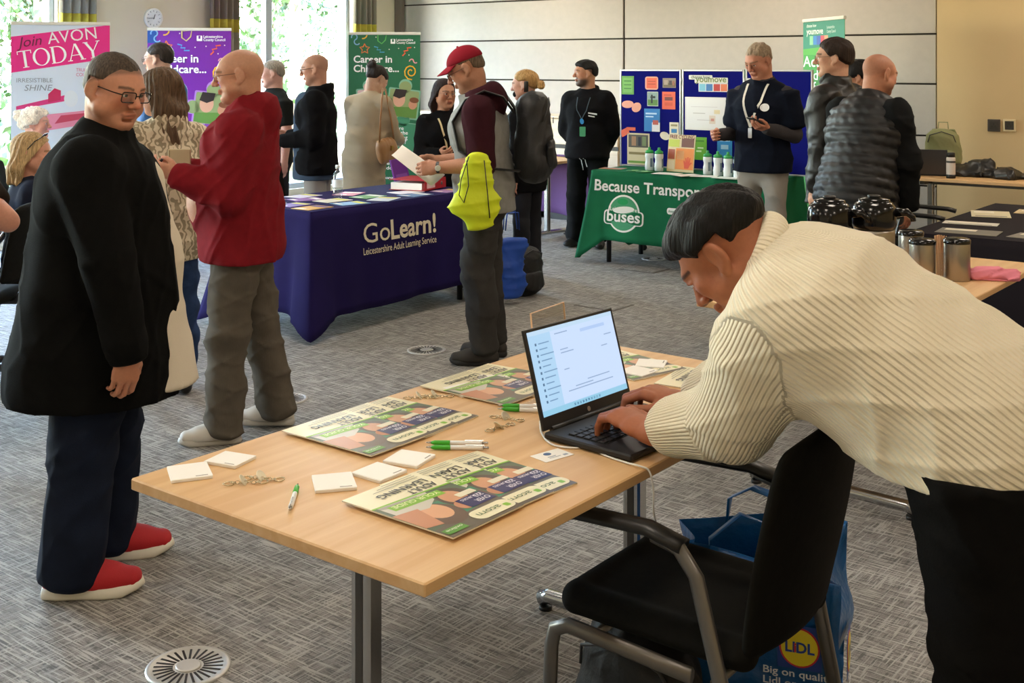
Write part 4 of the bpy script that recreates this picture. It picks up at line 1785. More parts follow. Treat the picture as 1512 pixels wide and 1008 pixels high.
# purple hanging on the small table behind the bun-haired woman
ph = empty('purple_hanging', room(-6.75, 9.36), -YAW, 'purple cloth hanging from the far side of the beech table', 'cloth')
b = MB()
b.grid(lambda u, t: (-.55 + u * (1.15 - .05 * t), .012 + .02 * math.sin(u * 14) * t, .742 - .58 * t + .02 * math.sin(u * 5) * t), 40, 8)
o = b.build('drop', M('mauve_cloth', '#6d5080', .85), ph)
o.modifiers.new('thick', 'SOLIDIFY').thickness = .003
b = MB()
b.grid(lambda u, t: (-.55 + u * 1.15, -.18 + t * .2, .7445), 10, 1)
b.build('overlap', M('mauve_cloth'), ph)


# ---- things lying on the purple cloth
def leaflet(c, rz, w, h, col, label, z, cat='leaflet', group=None, bands=(), th=.002, name='leaflet'):
    o = empty(name, (c[0], c[1], z), rz, label, cat, group)
    MB().box((-w / 2, -h / 2, 0), (w / 2, h / 2, th)).build('sheet', M('print_' + col, col, .45), o)
    for (x0, y0, x1, y1, cc) in bands:
        MB().box((x0 * w - w / 2, y0 * h - h / 2, th), (x1 * w - w / 2, y1 * h - h / 2, th + .0006)).build('print', M('print_' + cc, cc, .45), o)
    return o


cols = [('#d8a53a', 'amber'), ('#6b3f96', 'violet'), ('#e7e3da', 'white'), ('#b9574a', 'brick red'), ('#4f86b5', 'sky blue'), ('#e0d9c6', 'cream'), ('#8a4f9e', 'lilac'), ('#ded8ef', 'pale mauve'), ('#c9cfd8', 'pale grey'), ('#5f9a4a', 'green'), ('#d46a8b', 'pink'), ('#3f6c9c', 'mid blue'), ('#e9e4f0', 'off-white'), ('#a67bb8', 'plum')]
spots = [(-5.32, 4.92), (-5.52, 4.95), (-5.72, 4.9), (-5.86, 5.02), (-5.3, 5.22), (-5.5, 5.26), (-5.68, 5.2), (-5.84, 5.32), (-5.3, 5.52), (-5.48, 5.56), (-5.7, 5.6), (-5.3, 5.82), (-5.46, 5.9), (-5.3, 6.15)]
wh = ['at its near corner', 'beside the near corner', 'left of the near corner', 'at the left end', 'along the front edge', 'in the middle row near the end', 'in the back row near the end', 'at the back edge', 'in the middle of the front edge', 'in the centre', 'behind the water bottle', 'right of the lettering', 'in front of the red binder', 'at the far right end']
for (cc, nm), (a, b_), w_ in zip(cols, spots, wh):
    leaflet(room(a, b_), -YAW + random.uniform(-.4, .4), .15, .21, cc, '%s leaflet on the purple tablecloth %s' % (nm, w_), .7525, group='leaflets on the purple table', bands=((.08, .7, .92, .92, random.choice(['#f2efe6', '#4a2f7d', '#d8d23c'])), (.08, .08, .6, .2, '#efe9dc')))
bo = empty('water_bottle', room(-5.62, 5.42, .753), 0, 'clear plastic water bottle on the purple table', 'bottle')
PET = glass_mat('pet_plastic', (.93, .96, 1.0), .16, .08)
MB().lathe([(.001, 0), (.03, 0), (.033, .01), (.033, .055), (.03, .06), (.033, .065), (.033, .13), (.028, .155), (.013, .178), (.013, .19)], 18, cap=False).build('body', PET, bo)
MB().lathe([(.0335, .065), (.0335, .115)], 18, cap=False).build('label_band', M('bottle_label', '#e8eef3', .5), bo)
MB().lathe([(.015, .188), (.015, .207), (.013, .209)], 16).build('cap', M('bottle_cap', '#dfe8ee', .4), bo)
bi = empty('ring_binder', room(-5.55, 6.12, .7565), -YAW + .25, 'red lever arch file lying on the purple table', 'binder')
RED = M('red_board', '#b01626', .4)
MB().cbox((-.14, -.16, 0), (.14, .16, .004), .001).build('cover', RED, bi)
MB().cbox((-.14, -.16, .068), (.14, .16, .072), .001).build('cover', RED, bi)
MB().cbox((.136, -.16, 0), (.14, .16, .072), .001).build('spine', RED, bi)
MB().box((-.13, -.15, .004), (.11, .15, .05)).build('papers', PAPER, bi)
MB().box((.1401, -.13, .014), (.1408, -.01, .06)).build('spine_label', M('binder_label', '#e7c3c6', .6), bi)
MB().lathe([(.013, 0), (.013, .002), (.008, .002)], 14, mtx=frame_mtx((.1402, .09, .036), (0, 1, 0), (0, 0, 1)), cap=True).build('finger_ring', STEEL, bi)
pf = empty('document_folder', room(-5.74, 6.18, .7535), -YAW + .3, 'violet folder standing behind the red file', 'folder')
MB().cbox((-.006, -.12, 0), (.006, .12, .2), .002, mtx=Matrix.Rotation(-.25, 4, 'Y')).build('cover', M('violet_board', '#6a2f92', .45), pf)
MB().box((.0062, -.09, .03), (.0068, .09, .09), mtx=Matrix.Rotation(-.25, 4, 'Y')).build('print', M('violet_print', '#8d57b0', .45), pf)


# ------------------------------------------------------------------ roll-up banners
def flat_tube(name, pts, w, mat, parent, mtx, y=.0):
    """flat painted squiggle in banner coordinates"""
    P = [Vector((p[0], p[1], y)) for p in pts]
    b = MB()
    L_, R_ = [], []
    for i, p in enumerate(P):
        t = P[min(i + 1, len(P) - 1)] - P[max(i - 1, 0)]
        n = Vector((-t.y, t.x, 0)).normalized() * w / 2
        L_.append(p + n)
        R_.append(p - n)
    n = len(P)
    b.add([mtx @ q for q in L_ + R_], [(i + n, i + n + 1, i + 1, i) for i in range(n - 1)])
    return b.build(name, mat, parent)


class Banner:
    def __init__(s, loc, yaw, W, H, bg, label, name='banner_stand'):
        s.o = empty(name, loc, math.radians(yaw), label, 'banner', 'roll-up banners')
        s.W, s.H = W, H
        MB().cbox((-W / 2 - .02, -.05, 0), (W / 2 + .02, .05, .07), .008).build('base', ALU, s.o)
        for x in (-W * .3, W * .3):
            MB().cbox((x - .02, -.16, 0), (x + .02, .16, .012), .004).build('foot', ALU, s.o)
        MB().lathe([(.009, .07), (.009, H - .01)], 10, mtx=Matrix.Translation((0, .03, 0))).build('pole', ALU, s.o)
        MB().cbox((-W / 2 - .004, -.012, H - .02), (W / 2 + .004, .014, H + .008), .004).build('top_rail', M('rail_white', '#ded9cb', .4), s.o)
        MB().box((-W / 2, -.0015, .07), (W / 2, .0015, H - .01)).build('sheet', M('sheet_' + bg, bg, .5), s.o)
        s.m = frame_mtx((0, -.002, 0), (1, 0, 0), (0, 0, 1))

    def patch(s, poly, col, lay=1, name='print'):
        b = MB()
        b.add([s.m @ Vector((x, z, .0006 * lay)) for x, z in poly], [tuple(range(len(poly)))])
        return b.build(name, M('print_' + col, col, .5), s.o)

    def text(s, t, x, z, size, col='#ffffff', rot=0.0, lay=6, **kw):
        m = s.m @ Matrix.Translation((x, z, .0006 * lay)) @ Matrix.Rotation(rot, 4, 'Z')
        return text('lettering', t, size, M('print_' + col, col, .5), s.o, m, **kw)

    def line(s, pts, w, col, lay=5):
        return flat_tube('squiggle', pts, w, M('print_' + col, col, .5), s.o, s.m, .0006 * lay)


def arcp(cx, cz, r, a0, a1, n=14, k=1.0):
    return [(cx + r * math.cos(math.radians(a0 + (a1 - a0) * i / n)), cz + k * r * math.sin(math.radians(a0 + (a1 - a0) * i / n))) for i in range(n + 1)]


# pink banner
b = Banner((-3.80, 9.95, 0), 17, .78, 1.97, '#d8e4f3', 'pink and pale blue roll-up banner at the far left')
b.patch([(-.39, 1.55), (.39, 1.67), (.39, 1.955), (-.39, 1.85)], '#ea2486', 1)
b.text('Join', -.33, 1.76, .12, '#6d0f3c', .14, shear=.3, width=.2)
b.text('AVON', -.1, 1.79, .14, '#f6e9f0', .13, spacing=1.05, width=.39)
# TODAY in serif capitals: thick stems, thin hairlines
rt = .15
mT = b.m @ Matrix.Translation((-.325, 1.585, .004)) @ Matrix.Rotation(rt, 4, 'Z')


def serif_word(word, cap, mat, parent, mtx):
    x = 0
    thick, thin, sf = cap * .14, cap * .045, cap * .05
    for ch in word:
        g = MB()
        bar = lambda x0, y0, x1, y1: g.add([mtx @ Vector(q) for q in ((x + x0, y0, 0), (x + x1, y0, 0), (x + x1, y1, 0), (x + x0, y1, 0))], [(0, 1, 2, 3)])
        quad = lambda p: g.add([mtx @ Vector((x + q[0], q[1], 0)) for q in p], [(0, 1, 2, 3)])

        def ringp(cx, cy, rx, ry, tx, ty, a0=0, a1=360, n=24):
            for i in range(n):
                A0, A1 = [math.radians(a0 + (a1 - a0) * (i + q) / n) for q in (0, 1)]
                quad([(cx + rx * math.cos(A0), cy + ry * math.sin(A0)), (cx + rx * math.cos(A1), cy + ry * math.sin(A1)), (cx + (rx - tx) * math.cos(A1), cy + (ry - ty) * math.sin(A1)), (cx + (rx - tx) * math.cos(A0), cy + (ry - ty) * math.sin(A0))])
        if ch == 'T':
            w = cap * .78
            bar(w / 2 - thick / 2, 0, w / 2 + thick / 2, cap)
            bar(0, cap - thin, w, cap)
            bar(0, cap - cap * .2, thin, cap)
            bar(w - thin, cap - cap * .2, w, cap)
            bar(w / 2 - thick * 1.2, 0, w / 2 + thick * 1.2, thin)
        elif ch == 'O':
            w = cap * .95
            ringp(w / 2, cap / 2, w / 2, cap * .52, thick, thin)
        elif ch == 'D':
            w = cap * .9
            bar(thick * .5, 0, thick * 1.5, cap)
            bar(0, 0, w * .45, thin)
            bar(0, cap - thin, w * .45, cap)
            ringp(w * .42, cap / 2, w * .55, cap / 2, thick, thin, -90, 90)
        elif ch == 'A':
            w = cap * .92
            quad([(w * .45, cap), (w * .45 + thin, cap), (thin * 2.5, 0), (thin * 1.2, 0)])
            quad([(w * .42, cap), (w * .42 + thick, cap), (w - thin, 0), (w - thick - thin, 0)])
            bar(w * .22, cap * .3, w * .72, cap * .3 + thin)
            bar(-thin, 0, thin * 5, thin)
            bar(w - thick * 1.8, 0, w + thin, thin)
        elif ch == 'Y':
            w = cap * .86
            bar(w / 2 - thick / 2, 0, w / 2 + thick / 2, cap * .45)
            quad([(0, cap), (thick * 1.2, cap), (w / 2 + thick / 2, cap * .42), (w / 2 - thick / 2, cap * .42)])
            quad([(w - thin * 1.6, cap), (w, cap), (w / 2 + thick / 2, cap * .42), (w / 2 + thick / 2 - thin, cap * .42)])
            bar(-thin, cap - thin, thick * 1.6, cap)
            bar(w - thin * 4, cap - thin, w + thin, cap)
            bar(w / 2 - thick, 0, w / 2 + thick, thin)
        g.build('lettering', mat, parent)
        x += w + cap * .04


serif_word('TODAY', .143, M('print_#ffffff', '#ffffff', .5), b.o, mT)
b.text('IRRESISTIBLE', -.35, 1.47, .05, '#8f98a3', width=.28)
b.text('SHINE', -.29, 1.40, .07, '#8f98a3', shear=.2, width=.22)
b.text('TRULY\nCOLOUR', .12, 1.56, .04, '#d06090', width=.14)
b.patch([(-.35, 1.24), (.03, 1.31), (.03, 1.36), (-.35, 1.27)], '#d8337c', 1)
b.patch([(-.1, 1.3), (.0, 1.32), (.0, 1.4), (-.05, 1.42), (-.1, 1.37)], '#c81f58', 2)
b.patch(ellipse(.11, .14, 20, .08, 1.33), '#dfe7ef', 2)
b.patch([(-.2, 1.05), (.25, 1.12), (.3, 1.24), (-.1, 1.2)], '#e08aa6', 2)
b.patch([(-.05, 1.12), (.3, 1.18), (.32, 1.22), (.0, 1.19)], '#c2405e', 3)
b.patch([(-.39, .07), (.39, .07), (.39, .8), (-.39, .7)], '#ea2486', 1)


def childcare(loc, yaw, bg, mid, light, label, dark_corner):
    b = Banner(loc, yaw, .76, 1.955, bg, label)
    x0, z1 = -.38, 1.94
    if dark_corner:
        b.patch([(x0, z1 - .12), (x0 + .08, z1 - .12), (x0 + .08, z1), (x0, z1)], '#1a4f9c', 1)
    b.line(arcp(x0 + .06, z1 - .03, .03, 200, -60) + arcp(x0 + .09, z1 - .08, .03, 120, 320), .012, '#7fb4dc')
    b.line(arcp(x0 + .15, z1 + .0, .045, -100, -10), .013, '#e8b23c')
    st = [(x0 + .17 + (.055 if i % 2 == 0 else .027) * math.cos(math.radians(90 + 36 * i)), z1 - .155 + (.055 if i % 2 == 0 else .027) * math.sin(math.radians(90 + 36 * i))) for i in range(11)]
    b.line(st + [st[1]], .011, '#e8793c')
    b.line([(x0 + .27, z1 - .13), (x0 + .31, z1 - .14), (x0 + .3, z1 - .165), (x0 + .34, z1 - .165), (x0 + .33, z1 - .19), (x0 + .38, z1 - .19)], .011, '#4fa7d8')
    b.line([(x0 + .31, z1), (x0 + .31, z1 - .07), (x0 + .35, z1 - .1), (x0 + .39, z1 - .06), (x0 + .4, z1), (x0 + .32, z1 - .005)], .011, '#5cb85a' if dark_corner is False else '#d4c27a')
    b.line([(x0 + .57, z1 - .23), (x0 + .6, z1 - .2), (x0 + .585, z1 - .18), (x0 + .63, z1 - .17), (x0 + .62, z1 - .145), (x0 + .665, z1 - .14)], .013, '#e8603c')
    b.line(arcp(x0 + .67, z1 - .29, .025, 180, 60) + arcp(x0 + .71, z1 - .285, .02, 200, 320), .012, '#e9a0a8')
    for q, (dx, dz) in enumerate(((.11, .1), (.29, .03), (.43, .16), (.53, .15), (.64, .22), (.7, .14))):
        b.patch(ellipse(.012, .012, 10, x0 + dx, z1 - dz), '#f0e6d8', 3)
    b.patch(rrect(.05, .05, .004, 3, x0 + .47, z1 - .075), '#ffffff', 3)
    b.patch(rrect(.018, .028, .002, 3, x0 + .47, z1 - .066), bg, 4)
    b.text('Leicestershire\nCounty Council', x0 + .505, z1 - .07, .035, '#ffffff', bold=.015, width=.2, line=.85)
    b.text('Career in\nChildcare...', x0 + .05, z1 - .3, .105, '#ffffff', bold=.022, width=.48, line=.95)
    # spiral
    b.line([(x0 + .66 + (.012 + .0045 * i * .9) * math.cos(i * .62) * .9, z1 - .4 + (.012 + .0045 * i * .9) * math.sin(i * .62)) for i in range(1, 24)][:18], .013, '#f0b429')
    # jigsaw pieces with pictures
    def piece(cx, cz, w, h, col, rot=0.0, lay=2):
        p = rrect(w, h, .015, 3)
        def tr_(pts):
            c, s_ = math.cos(rot), math.sin(rot)
            return [(cx + x * c - z * s_, cz + x * s_ + z * c) for x, z in pts]
        b.patch(tr_(p), col, lay)
        b.patch(tr_(ellipse(w * .42, w * .42, 18, 0, h * .5 + w * .1)), col, lay)
        b.patch(tr_(ellipse(w * .4, w * .4, 18, -w * .55, 0)), col, lay)
        return tr_
    piece(.2, 1.2, .34, .32, light, -.12)
    t2 = piece(.2, 1.2, .31, .29, '#8fa06a', -.12, 3)
    b.patch(t2([(-.15, -.14), (.15, -.14), (.15, -.02), (-.15, -.05)]), '#5f8a3c', 4)
    b.patch(t2(ellipse(.13, .16, 18, -.05, .04)), '#d9a488', 5)
    b.patch(t2([(-.12, .07), (-.05, .05), (.01, .08), (.02, .15), (-.1, .15)]), '#2b2220', 6)
    b.patch(t2(ellipse(.09, .1, 18, .1, .0)), '#c98f70', 5)
    b.patch(t2(ellipse(.1, .06, 18, .11, .05)), '#7d4a2c', 6)
    piece(-.16, 1.22, .26, .3, light, .1)
    t3 = piece(-.16, 1.22, .23, .27, '#d8b4b0', .1, 3)
    b.patch(t3(ellipse(.1, .12, 16, -.02, .0)), '#c88f78', 5)
    piece(.18, .84, .34, .32, light, -.1)
    piece(.18, .84, .325, .305, mid, -.1, 3)
    b.text('Are\nyou the\nmissing\npiece?', .16, .92, .058, '#ffffff', bold=.012, align='CENTER', line=.85)
    piece(-.2, .84, .26, .3, light, .05)
    t4 = piece(-.2, .84, .24, .27, '#c9a58f', .05, 3)
    b.patch(t4(ellipse(.11, .12, 16, 0, .02)), '#9a6a86', 5)
    b.text('Find out more about a\ncareer in childcare', -.33, .55, .05, '#ffffff', bold=.01, width=.6)
    b.text('leicestershire.gov.uk/career-in-childcare', -.33, .4, .04, '#ffffff', bold=.01, width=.64)
    return b


childcare((-3.03, 11.1, 0), 12, '#74209a', '#7d3ba6', '#b07fd0', 'purple childcare career roll-up banner under the clock', True)
childcare((-1.36, 12.6, 0), 4, '#1d6a46', '#3f8a66', '#7fb89a', 'green childcare career roll-up banner beside the grey panels', False)

b = Banner((2.583, 9.8, 0), -81, .82, 2.0, '#3f9e44', 'tall green roll-up banner behind the man in the leather jacket')
b.patch([(-.41, 1.74), (.41, 1.8), (.41, 1.98), (-.41, 1.98)], '#2f8a72', 1)
b.patch([(-.41, 1.7), (.41, 1.7), (.41, 1.78), (-.41, 1.75)], '#57b04a', 2)
b.text('choose how', -.33, 1.935, .04, '#eef5ee', bold=.01, width=.2)
b.text('youmove', -.33, 1.875, .075, '#eef5ee', bold=.02, width=.34)
for i, cc in enumerate(('#8fd0a0', '#3f86c9', '#4a63b8', '#d04a5a', '#e8a07a')):
    b.patch([(-.27 + i * .075, 1.785), (-.2 + i * .075, 1.785), (-.2 + i * .075, 1.86), (-.27 + i * .075, 1.86)], cc, 3)
b.text('Leicestershire\nCounty Council', .08, 1.915, .035, '#eef5ee', width=.17)
b.text('Active', -.4, 1.6, .13, '#eef5ee', bold=.012, width=.6)
b.text('and b', -.39, 1.49, .12, '#eef5ee', bold=.012, width=.46)
b.text('for y', -.2, 1.39, .12, '#eef5ee', bold=.012, width=.4)

# ------------------------------------------------------------------ blue display boards standing on the green table
BB = 8.60
db = empty('display_board', room(-4.6, BB, .753), -YAW, 'folding navy display board with three panels on the green table', 'display board')
NAVYF = M('navy_felt', '#10136b', .95, bump=(400, .3, .002))
pan = [(-5.455, -4.86, .0), (-4.85, -4.285, .0), (-4.275, -3.71, .0)]
PM = []
for i, (a0, a1, rz) in enumerate(pan):
    x0, x1 = a0 + 4.6, a1 + 4.6
    MB().box((x0 + .012, -.008, .01), (x1 - .012, .008, .81)).build('felt_panel', NAVYF, db)
    for (p0, p1) in (((x0, -.012, 0), (x0 + .015, .012, .825)), ((x1 - .015, -.012, 0), (x1, .012, .825)), ((x0 + .015, -.012, 0), (x1 - .015, .012, .014)), ((x0 + .015, -.012, .811), (x1 - .015, .012, .825))):
        MB().cbox(p0, p1, .003).build('frame', ALU, db)
for x in (-.255, .32):
    for z in (.12, .7):
        MB().lathe([(.006, 0), (.006, .06)], 8, mtx=Matrix.Translation((x, -.016, z))).build('hinge', ALU, db)


def pin(px0, py0, px1, py1, col, label, bands=(), rnd=.0, name='poster', rot=0.0, poly=None, off=0.0, cat='poster', txt=None):
    """sheet pinned to the board; place read in photograph pixels on the board plane"""
    ac = a_at((px0 + px1) / 2, BB)
    w = abs(a_at(px1, BB) - a_at(px0, BB))
    c = room(ac, BB - .0095 - off)
    k = c.y / F_PX
    h = abs(py1 - py0) * k
    z = HC - ((py0 + py1) / 2 - YH) * k
    o = empty(name, (c.x, c.y, z), -YAW, label, cat, 'sheets pinned to the navy boards')
    R_ = Matrix.Rotation(rot, 4, 'Y')
    fmx = R_ @ frame_mtx((0, 0, 0), (1, 0, 0), (0, 0, 1))
    pl = poly(w, h) if poly else (rrect(w, h, rnd, 4) if rnd else [(-w / 2, -h / 2), (w / 2, -h / 2), (w / 2, h / 2), (-w / 2, h / 2)])
    MB().prism(pl, 0, .0015, mtx=fmx).build('sheet', M('print_' + col, col, .5), o)
    for q, (x0, z0, x1, z1, cc) in enumerate(bands):
        MB().prism([(x0 * w - w / 2, z0 * h - h / 2), (x1 * w - w / 2, z0 * h - h / 2), (x1 * w - w / 2, z1 * h - h / 2), (x0 * w - w / 2, z1 * h - h / 2)], .0016, .002 + .0002 * q, mtx=fmx).build('print', M('print_' + cc, cc, .5), o)
    for (t, x, z, sz, cc, wd) in (txt or ()):
        text('lettering', t, sz, M('print_' + cc, cc, .5), o, fmx @ Matrix.Translation((x * w - w / 2, z * h - h / 2, .0035)), width=wd * w, bold=.015)
    return o


Zx = lambda x: 740 + x / 3.876
Zy = lambda y: y / 3.876
zp = lambda x0, y0, x1, y1, *a, **k: pin(Zx(x0), Zy(y0), Zx(x1), Zy(y1), *a, **k)
zp(693, 435, 763, 540, '#5fa03c', 'green sheet in the top left corner of the left navy board', ((.12, .1, .88, .9, '#6fb04a'), (.2, .7, .8, .76, '#3f7a2a'), (.2, .5, .8, .55, '#3f7a2a'), (.2, .3, .8, .35, '#3f7a2a')))
zp(828, 438, 902, 513, '#f0a58a', 'rounded orange square sheet at the top of the left navy board', ((.1, .1, .9, .9, '#e8623c'), (.2, .6, .8, .66, '#b8451f'), (.2, .4, .8, .46, '#b8451f')), rnd=.02)
zp(928, 447, 1003, 502, '#8a7a6a', 'small brown photograph at the top right of the left navy board', ((.05, .08, .95, .5, '#6b5a3c'), (.1, .3, .4, .8, '#b09a86'), (.5, .3, .7, .75, '#4a3a34'), (.75, .25, .9, .7, '#a0624a')))
zp(840, 525, 902, 607, '#c9cfc4', 'small photograph of grass in the middle of the left navy board', ((.04, .04, .96, .45, '#5f8a3c'), (.04, .45, .96, .96, '#8fa39a'), (.35, .2, .5, .8, '#2a2a2a'), (.3, .55, .75, .7, '#2e332c')))
zp(925, 525, 1000, 625, '#e8623c', 'plain orange poster at the right of the left navy board', ((.2, .5, .8, .7, '#7a3a2a'), (.15, .78, .7, .84, '#c24a24'), (.2, .2, .8, .4, '#d9552e')))
ov = lambda w, h: ellipse(w, h, 24)
zp(693, 575, 762, 618, '#f0a58a', 'left of two orange oval labels on the left navy board', poly=ov, rot=-.05, name='oval_label')
zp(750, 588, 806, 640, '#f0a58a', 'right of two orange oval labels on the left navy board', poly=ov, rot=-.5, name='oval_label')
zp(822, 622, 912, 752, '#2f7fc0', 'blue leaflet with a white figure on the left navy board', ((.5, .0, 1, .4, '#e8e2e0'), (.55, .3, .9, .5, '#c05a48'), (.1, .75, .8, .82, '#bfe0f5'), (.1, .62, .6, .68, '#bfe0f5')))
zp(688, 737, 735, 775, '#e0623c', 'left orange arrow strip low on the left navy board', rot=-.45, name='paper_strip')
zp(722, 728, 772, 747, '#e0623c', 'right orange arrow strip low on the left navy board', rot=.0, name='paper_strip')
zp(725, 762, 852, 942, '#d8c9a0', 'large cream bicycle poster at the foot of the left navy board', ((.06, .55, .94, .95, '#5a5648'), (.2, .6, .4, .9, '#a87f5a'), (.5, .6, .62, .88, '#2c3038'), (.68, .6, .85, .9, '#7a8a5a'), (.08, .32, .9, .4, '#8a7a4a'), (.05, .05, .95, .12, '#6f9a3c')))
zp(967, 700, 1020, 775, '#e8dfc2', 'small cream booklet with a blue circle low on the left navy board', ((.2, .2, .8, .5, '#3f86b5'), (.15, .7, .85, .85, '#a89a6a')), name='booklet')
zp(912, 755, 968, 800, '#e9dcc0', 'cream oval label low on the left navy board', poly=ov, rot=.3, name='oval_label')
zp(1078, 430, 1212, 455, '#dfe0d8', 'white logo strip at the top of the middle navy board', rnd=.008, txt=(('choose how', .1, .25, .035, '#5a6a4a', .8),), off=.001, name='paper_strip')
zp(1110, 444, 1300, 476, '#e6e3d6', 'white logo sheet with green lettering on the middle navy board', rnd=.008, txt=(('youmove', .04, .2, .07, '#7a8a4a', .92),), name='logo_sheet')
zp(1133, 477, 1300, 525, '#e9e9e9', 'strip of coloured travel pictures on the middle navy board', ((.02, .08, .24, .92, '#7fc3d8'), (.26, .08, .48, .92, '#3f79b5'), (.52, .08, .74, .92, '#c0382c'), (.76, .08, .98, .92, '#e0784a')), name='logo_sheet')
zp(1055, 556, 1288, 745, '#ece8e2', 'large white route map on the middle navy board', ((.04, .05, .96, .95, '#f2efe9'), (.6, .2, .75, .45, '#e8d8c4'), (.2, .5, .5, .52, '#c9c2b8'), (.3, .3, .7, .315, '#cfc6c0'), (.15, .7, .8, .71, '#cfc6c0'), (.64, .28, .72, .36, '#d89a88'), (.72, .5, .86, .62, '#eddcae')), name='route_map', cat='map')
zp(1297, 530, 1368, 610, '#dedcd6', 'black and white photograph on the middle navy board', ((.08, .08, .92, .92, '#8f918c'), (.3, .1, .5, .9, '#cfd0cc'), (.6, .15, .8, .7, '#4a4c4a')))
zp(1105, 785, 1180, 915, '#6fb52e', 'lime green leaflet at the foot of the middle navy board', ((.2, .35, .6, .42, '#dff0c0'), (.3, .5, .75, .56, '#dff0c0'), (.1, .8, .8, .87, '#4a8a1f')))
zp(1240, 785, 1325, 900, '#2f8fd0', 'blue leaflet at the foot of the middle navy board', ((.25, .4, .75, .62, '#a8d8f2'), (.1, .8, .85, .87, '#d8effa')))
zp(1398, 448, 1440, 488, '#e4e2dc', 'white sheet at the top of the right navy board', ((.1, .3, .5, .7, '#d0605a'),))

# bottles, stand-up brochure and paper on the green table
WB, GC = M('white_bottle', '#dfe3e0', .35), M('green_cap', '#2f9a4a', .4)


def sports_bottle(px, b_, label):
    a = a_at(px, b_)
    o = empty('sports_bottle', room(a, b_, .7535), random.random(), label, 'bottle', 'white sports bottles on the green table')
    MB().lathe([(.001, 0), (.033, 0), (.036, .006), (.036, .06), (.031, .075), (.031, .095), (.036, .11), (.036, .135), (.03, .147)], 18, cap=False).build('body', WB, o)
    MB().lathe([(.034, .14), (.034, .158), (.02, .166), (.011, .17), (.011, .186), (.008, .19)], 16).build('cap', GC, o)
    MB().cbox((-.01, -.0375, .03), (.01, -.035, .1), .001).build('print', M('print_#6f7f8a', '#6f7f8a', .5), o)


for px, b_, lb in ((959, 8.35, 'left of the pair beside the stand-up brochure'), (973, 8.33, 'right of the pair beside the stand-up brochure'), (1045, 8.3, 'furthest left of the right-hand row'), (1060, 8.27, 'second of the right-hand row'), (1075, 8.24, 'third of the right-hand row'), (1090, 8.22, 'last of the row, nearest the man with the phone')):
    sports_bottle(px, b_, 'white sports bottle with green cap, ' + lb)
cs = empty('standing_brochure', room(a_at(1004, 8.36), 8.36, .7535), -YAW - .1, 'stand-up orange and yellow cycling brochure between the white bottles', 'brochure')
tl = Matrix.Rotation(-.12, 4, 'X')
MB().box((-.13, -.003, 0), (.13, .003, .3), mtx=tl).build('board', M('print_#e6d3a0', '#e6d3a0', .5), cs)
MB().box((-.02, 0, 0), (.02, .1, .004)).build('strut', PAPER, cs)
for x0, z0, x1, z1, cc in ((-.125, .2, -.02, .26, '#c9d24a'), (0, .2, .12, .27, '#7a4a34'), (-.05, .02, .125, .19, '#f0913c'), (-.125, .1, -.06, .18, '#b05a3c'), (-.04, .1, .03, .17, '#f7b873'), (-.12, .02, -.06, .09, '#efe2c4')):
    MB().box((x0, -.0042, z0), (x1, -.0031, z1), mtx=tl).build('print', M('print_' + cc, cc, .5), cs)
text('lettering', 'FREE CYCLING', .042, M('print_#7a2f2f', '#7a2f2f', .5), cs, tl @ frame_mtx((-.12, -.005, .268), (1, 0, 0), (0, 0, 1)), bold=.02, width=.24)
hand_poly = [(.04, .03), (.08, .03), (.095, .06), (.112, .075), (.107, .083), (.092, .075), (.096, .115), (.087, .117), (.08, .085), (.076, .123), (.066, .123), (.065, .087), (.055, .117), (.046, .113), (.051, .078), (.036, .096), (.029, .089), (.036, .06)]
bmb = MB()
bmb.add([tl @ Vector((x, -.0048, z)) for x, z in hand_poly], [tuple(range(len(hand_poly)))])
bmb.build('hand_print', M('print_#e04f1f', '#e04f1f', .5), cs)
for k, (px, b_, w, h, cc, lb, rz) in enumerate(((905, 8.3, .2, .14, '#c98a6a', 'brown and blue leaflet at the left end of the green table', .2), (985, 8.17, .21, .15, '#e9e6dc', 'white leaflet on the green table before the cycling brochure', .1), (1015, 8.15, .15, .21, '#d8d2c2', 'cream leaflet on the green table before the cycling brochure', -.5), (1040, 8.16, .2, .14, '#efece2', 'white leaflet left of the right-hand bottles', .3), (1075, 8.14, .21, .15, '#cfdccf', 'pale green leaflet in front of the right-hand bottles', 0))):
    leaflet(room(a_at(px, b_), b_), -YAW + rz, w, h, cc, lb, .7535, group='leaflets on the green table', bands=((.1, .6, .9, .85, '#8fb0c4' if k == 0 else '#f7f5ef'),))
for k, (px, b_) in enumerate(((938, 8.2), (952, 8.17))):
    gd = empty('green_disc', room(a_at(px, b_), b_, .7535), 0, ['left green paper disc on the green table', 'right green paper disc on the green table'][k], 'disc', 'green discs on the green table')
    MB().lathe([(.07, 0), (.075, .006 + .002 * k), (.06, .007), (.001, .007)], 20).build('disc', M('green_card', '#2a7a45', .6), gd)
    MB().lathe([(.03, .0072), (.03, .0082)], 16).build('print', M('print_#8fc07a', '#8fc07a', .5), gd)


# ------------------------------------------------------------------ things on the front table
ZT = .7405


def fit(c4, z=ZT):
    """rectangle from four corners (clockwise in the picture) on the table"""
    P = [on_plane(x, y, z) for x, y in c4]
    c = sum(P, Vector()) / 4
    e1 = (P[1] - P[0] + P[2] - P[3]) / 2
    e2 = (P[3] - P[0] + P[2] - P[1]) / 2
    return c, math.atan2(e1.y, e1.x), e1.length, e2.length


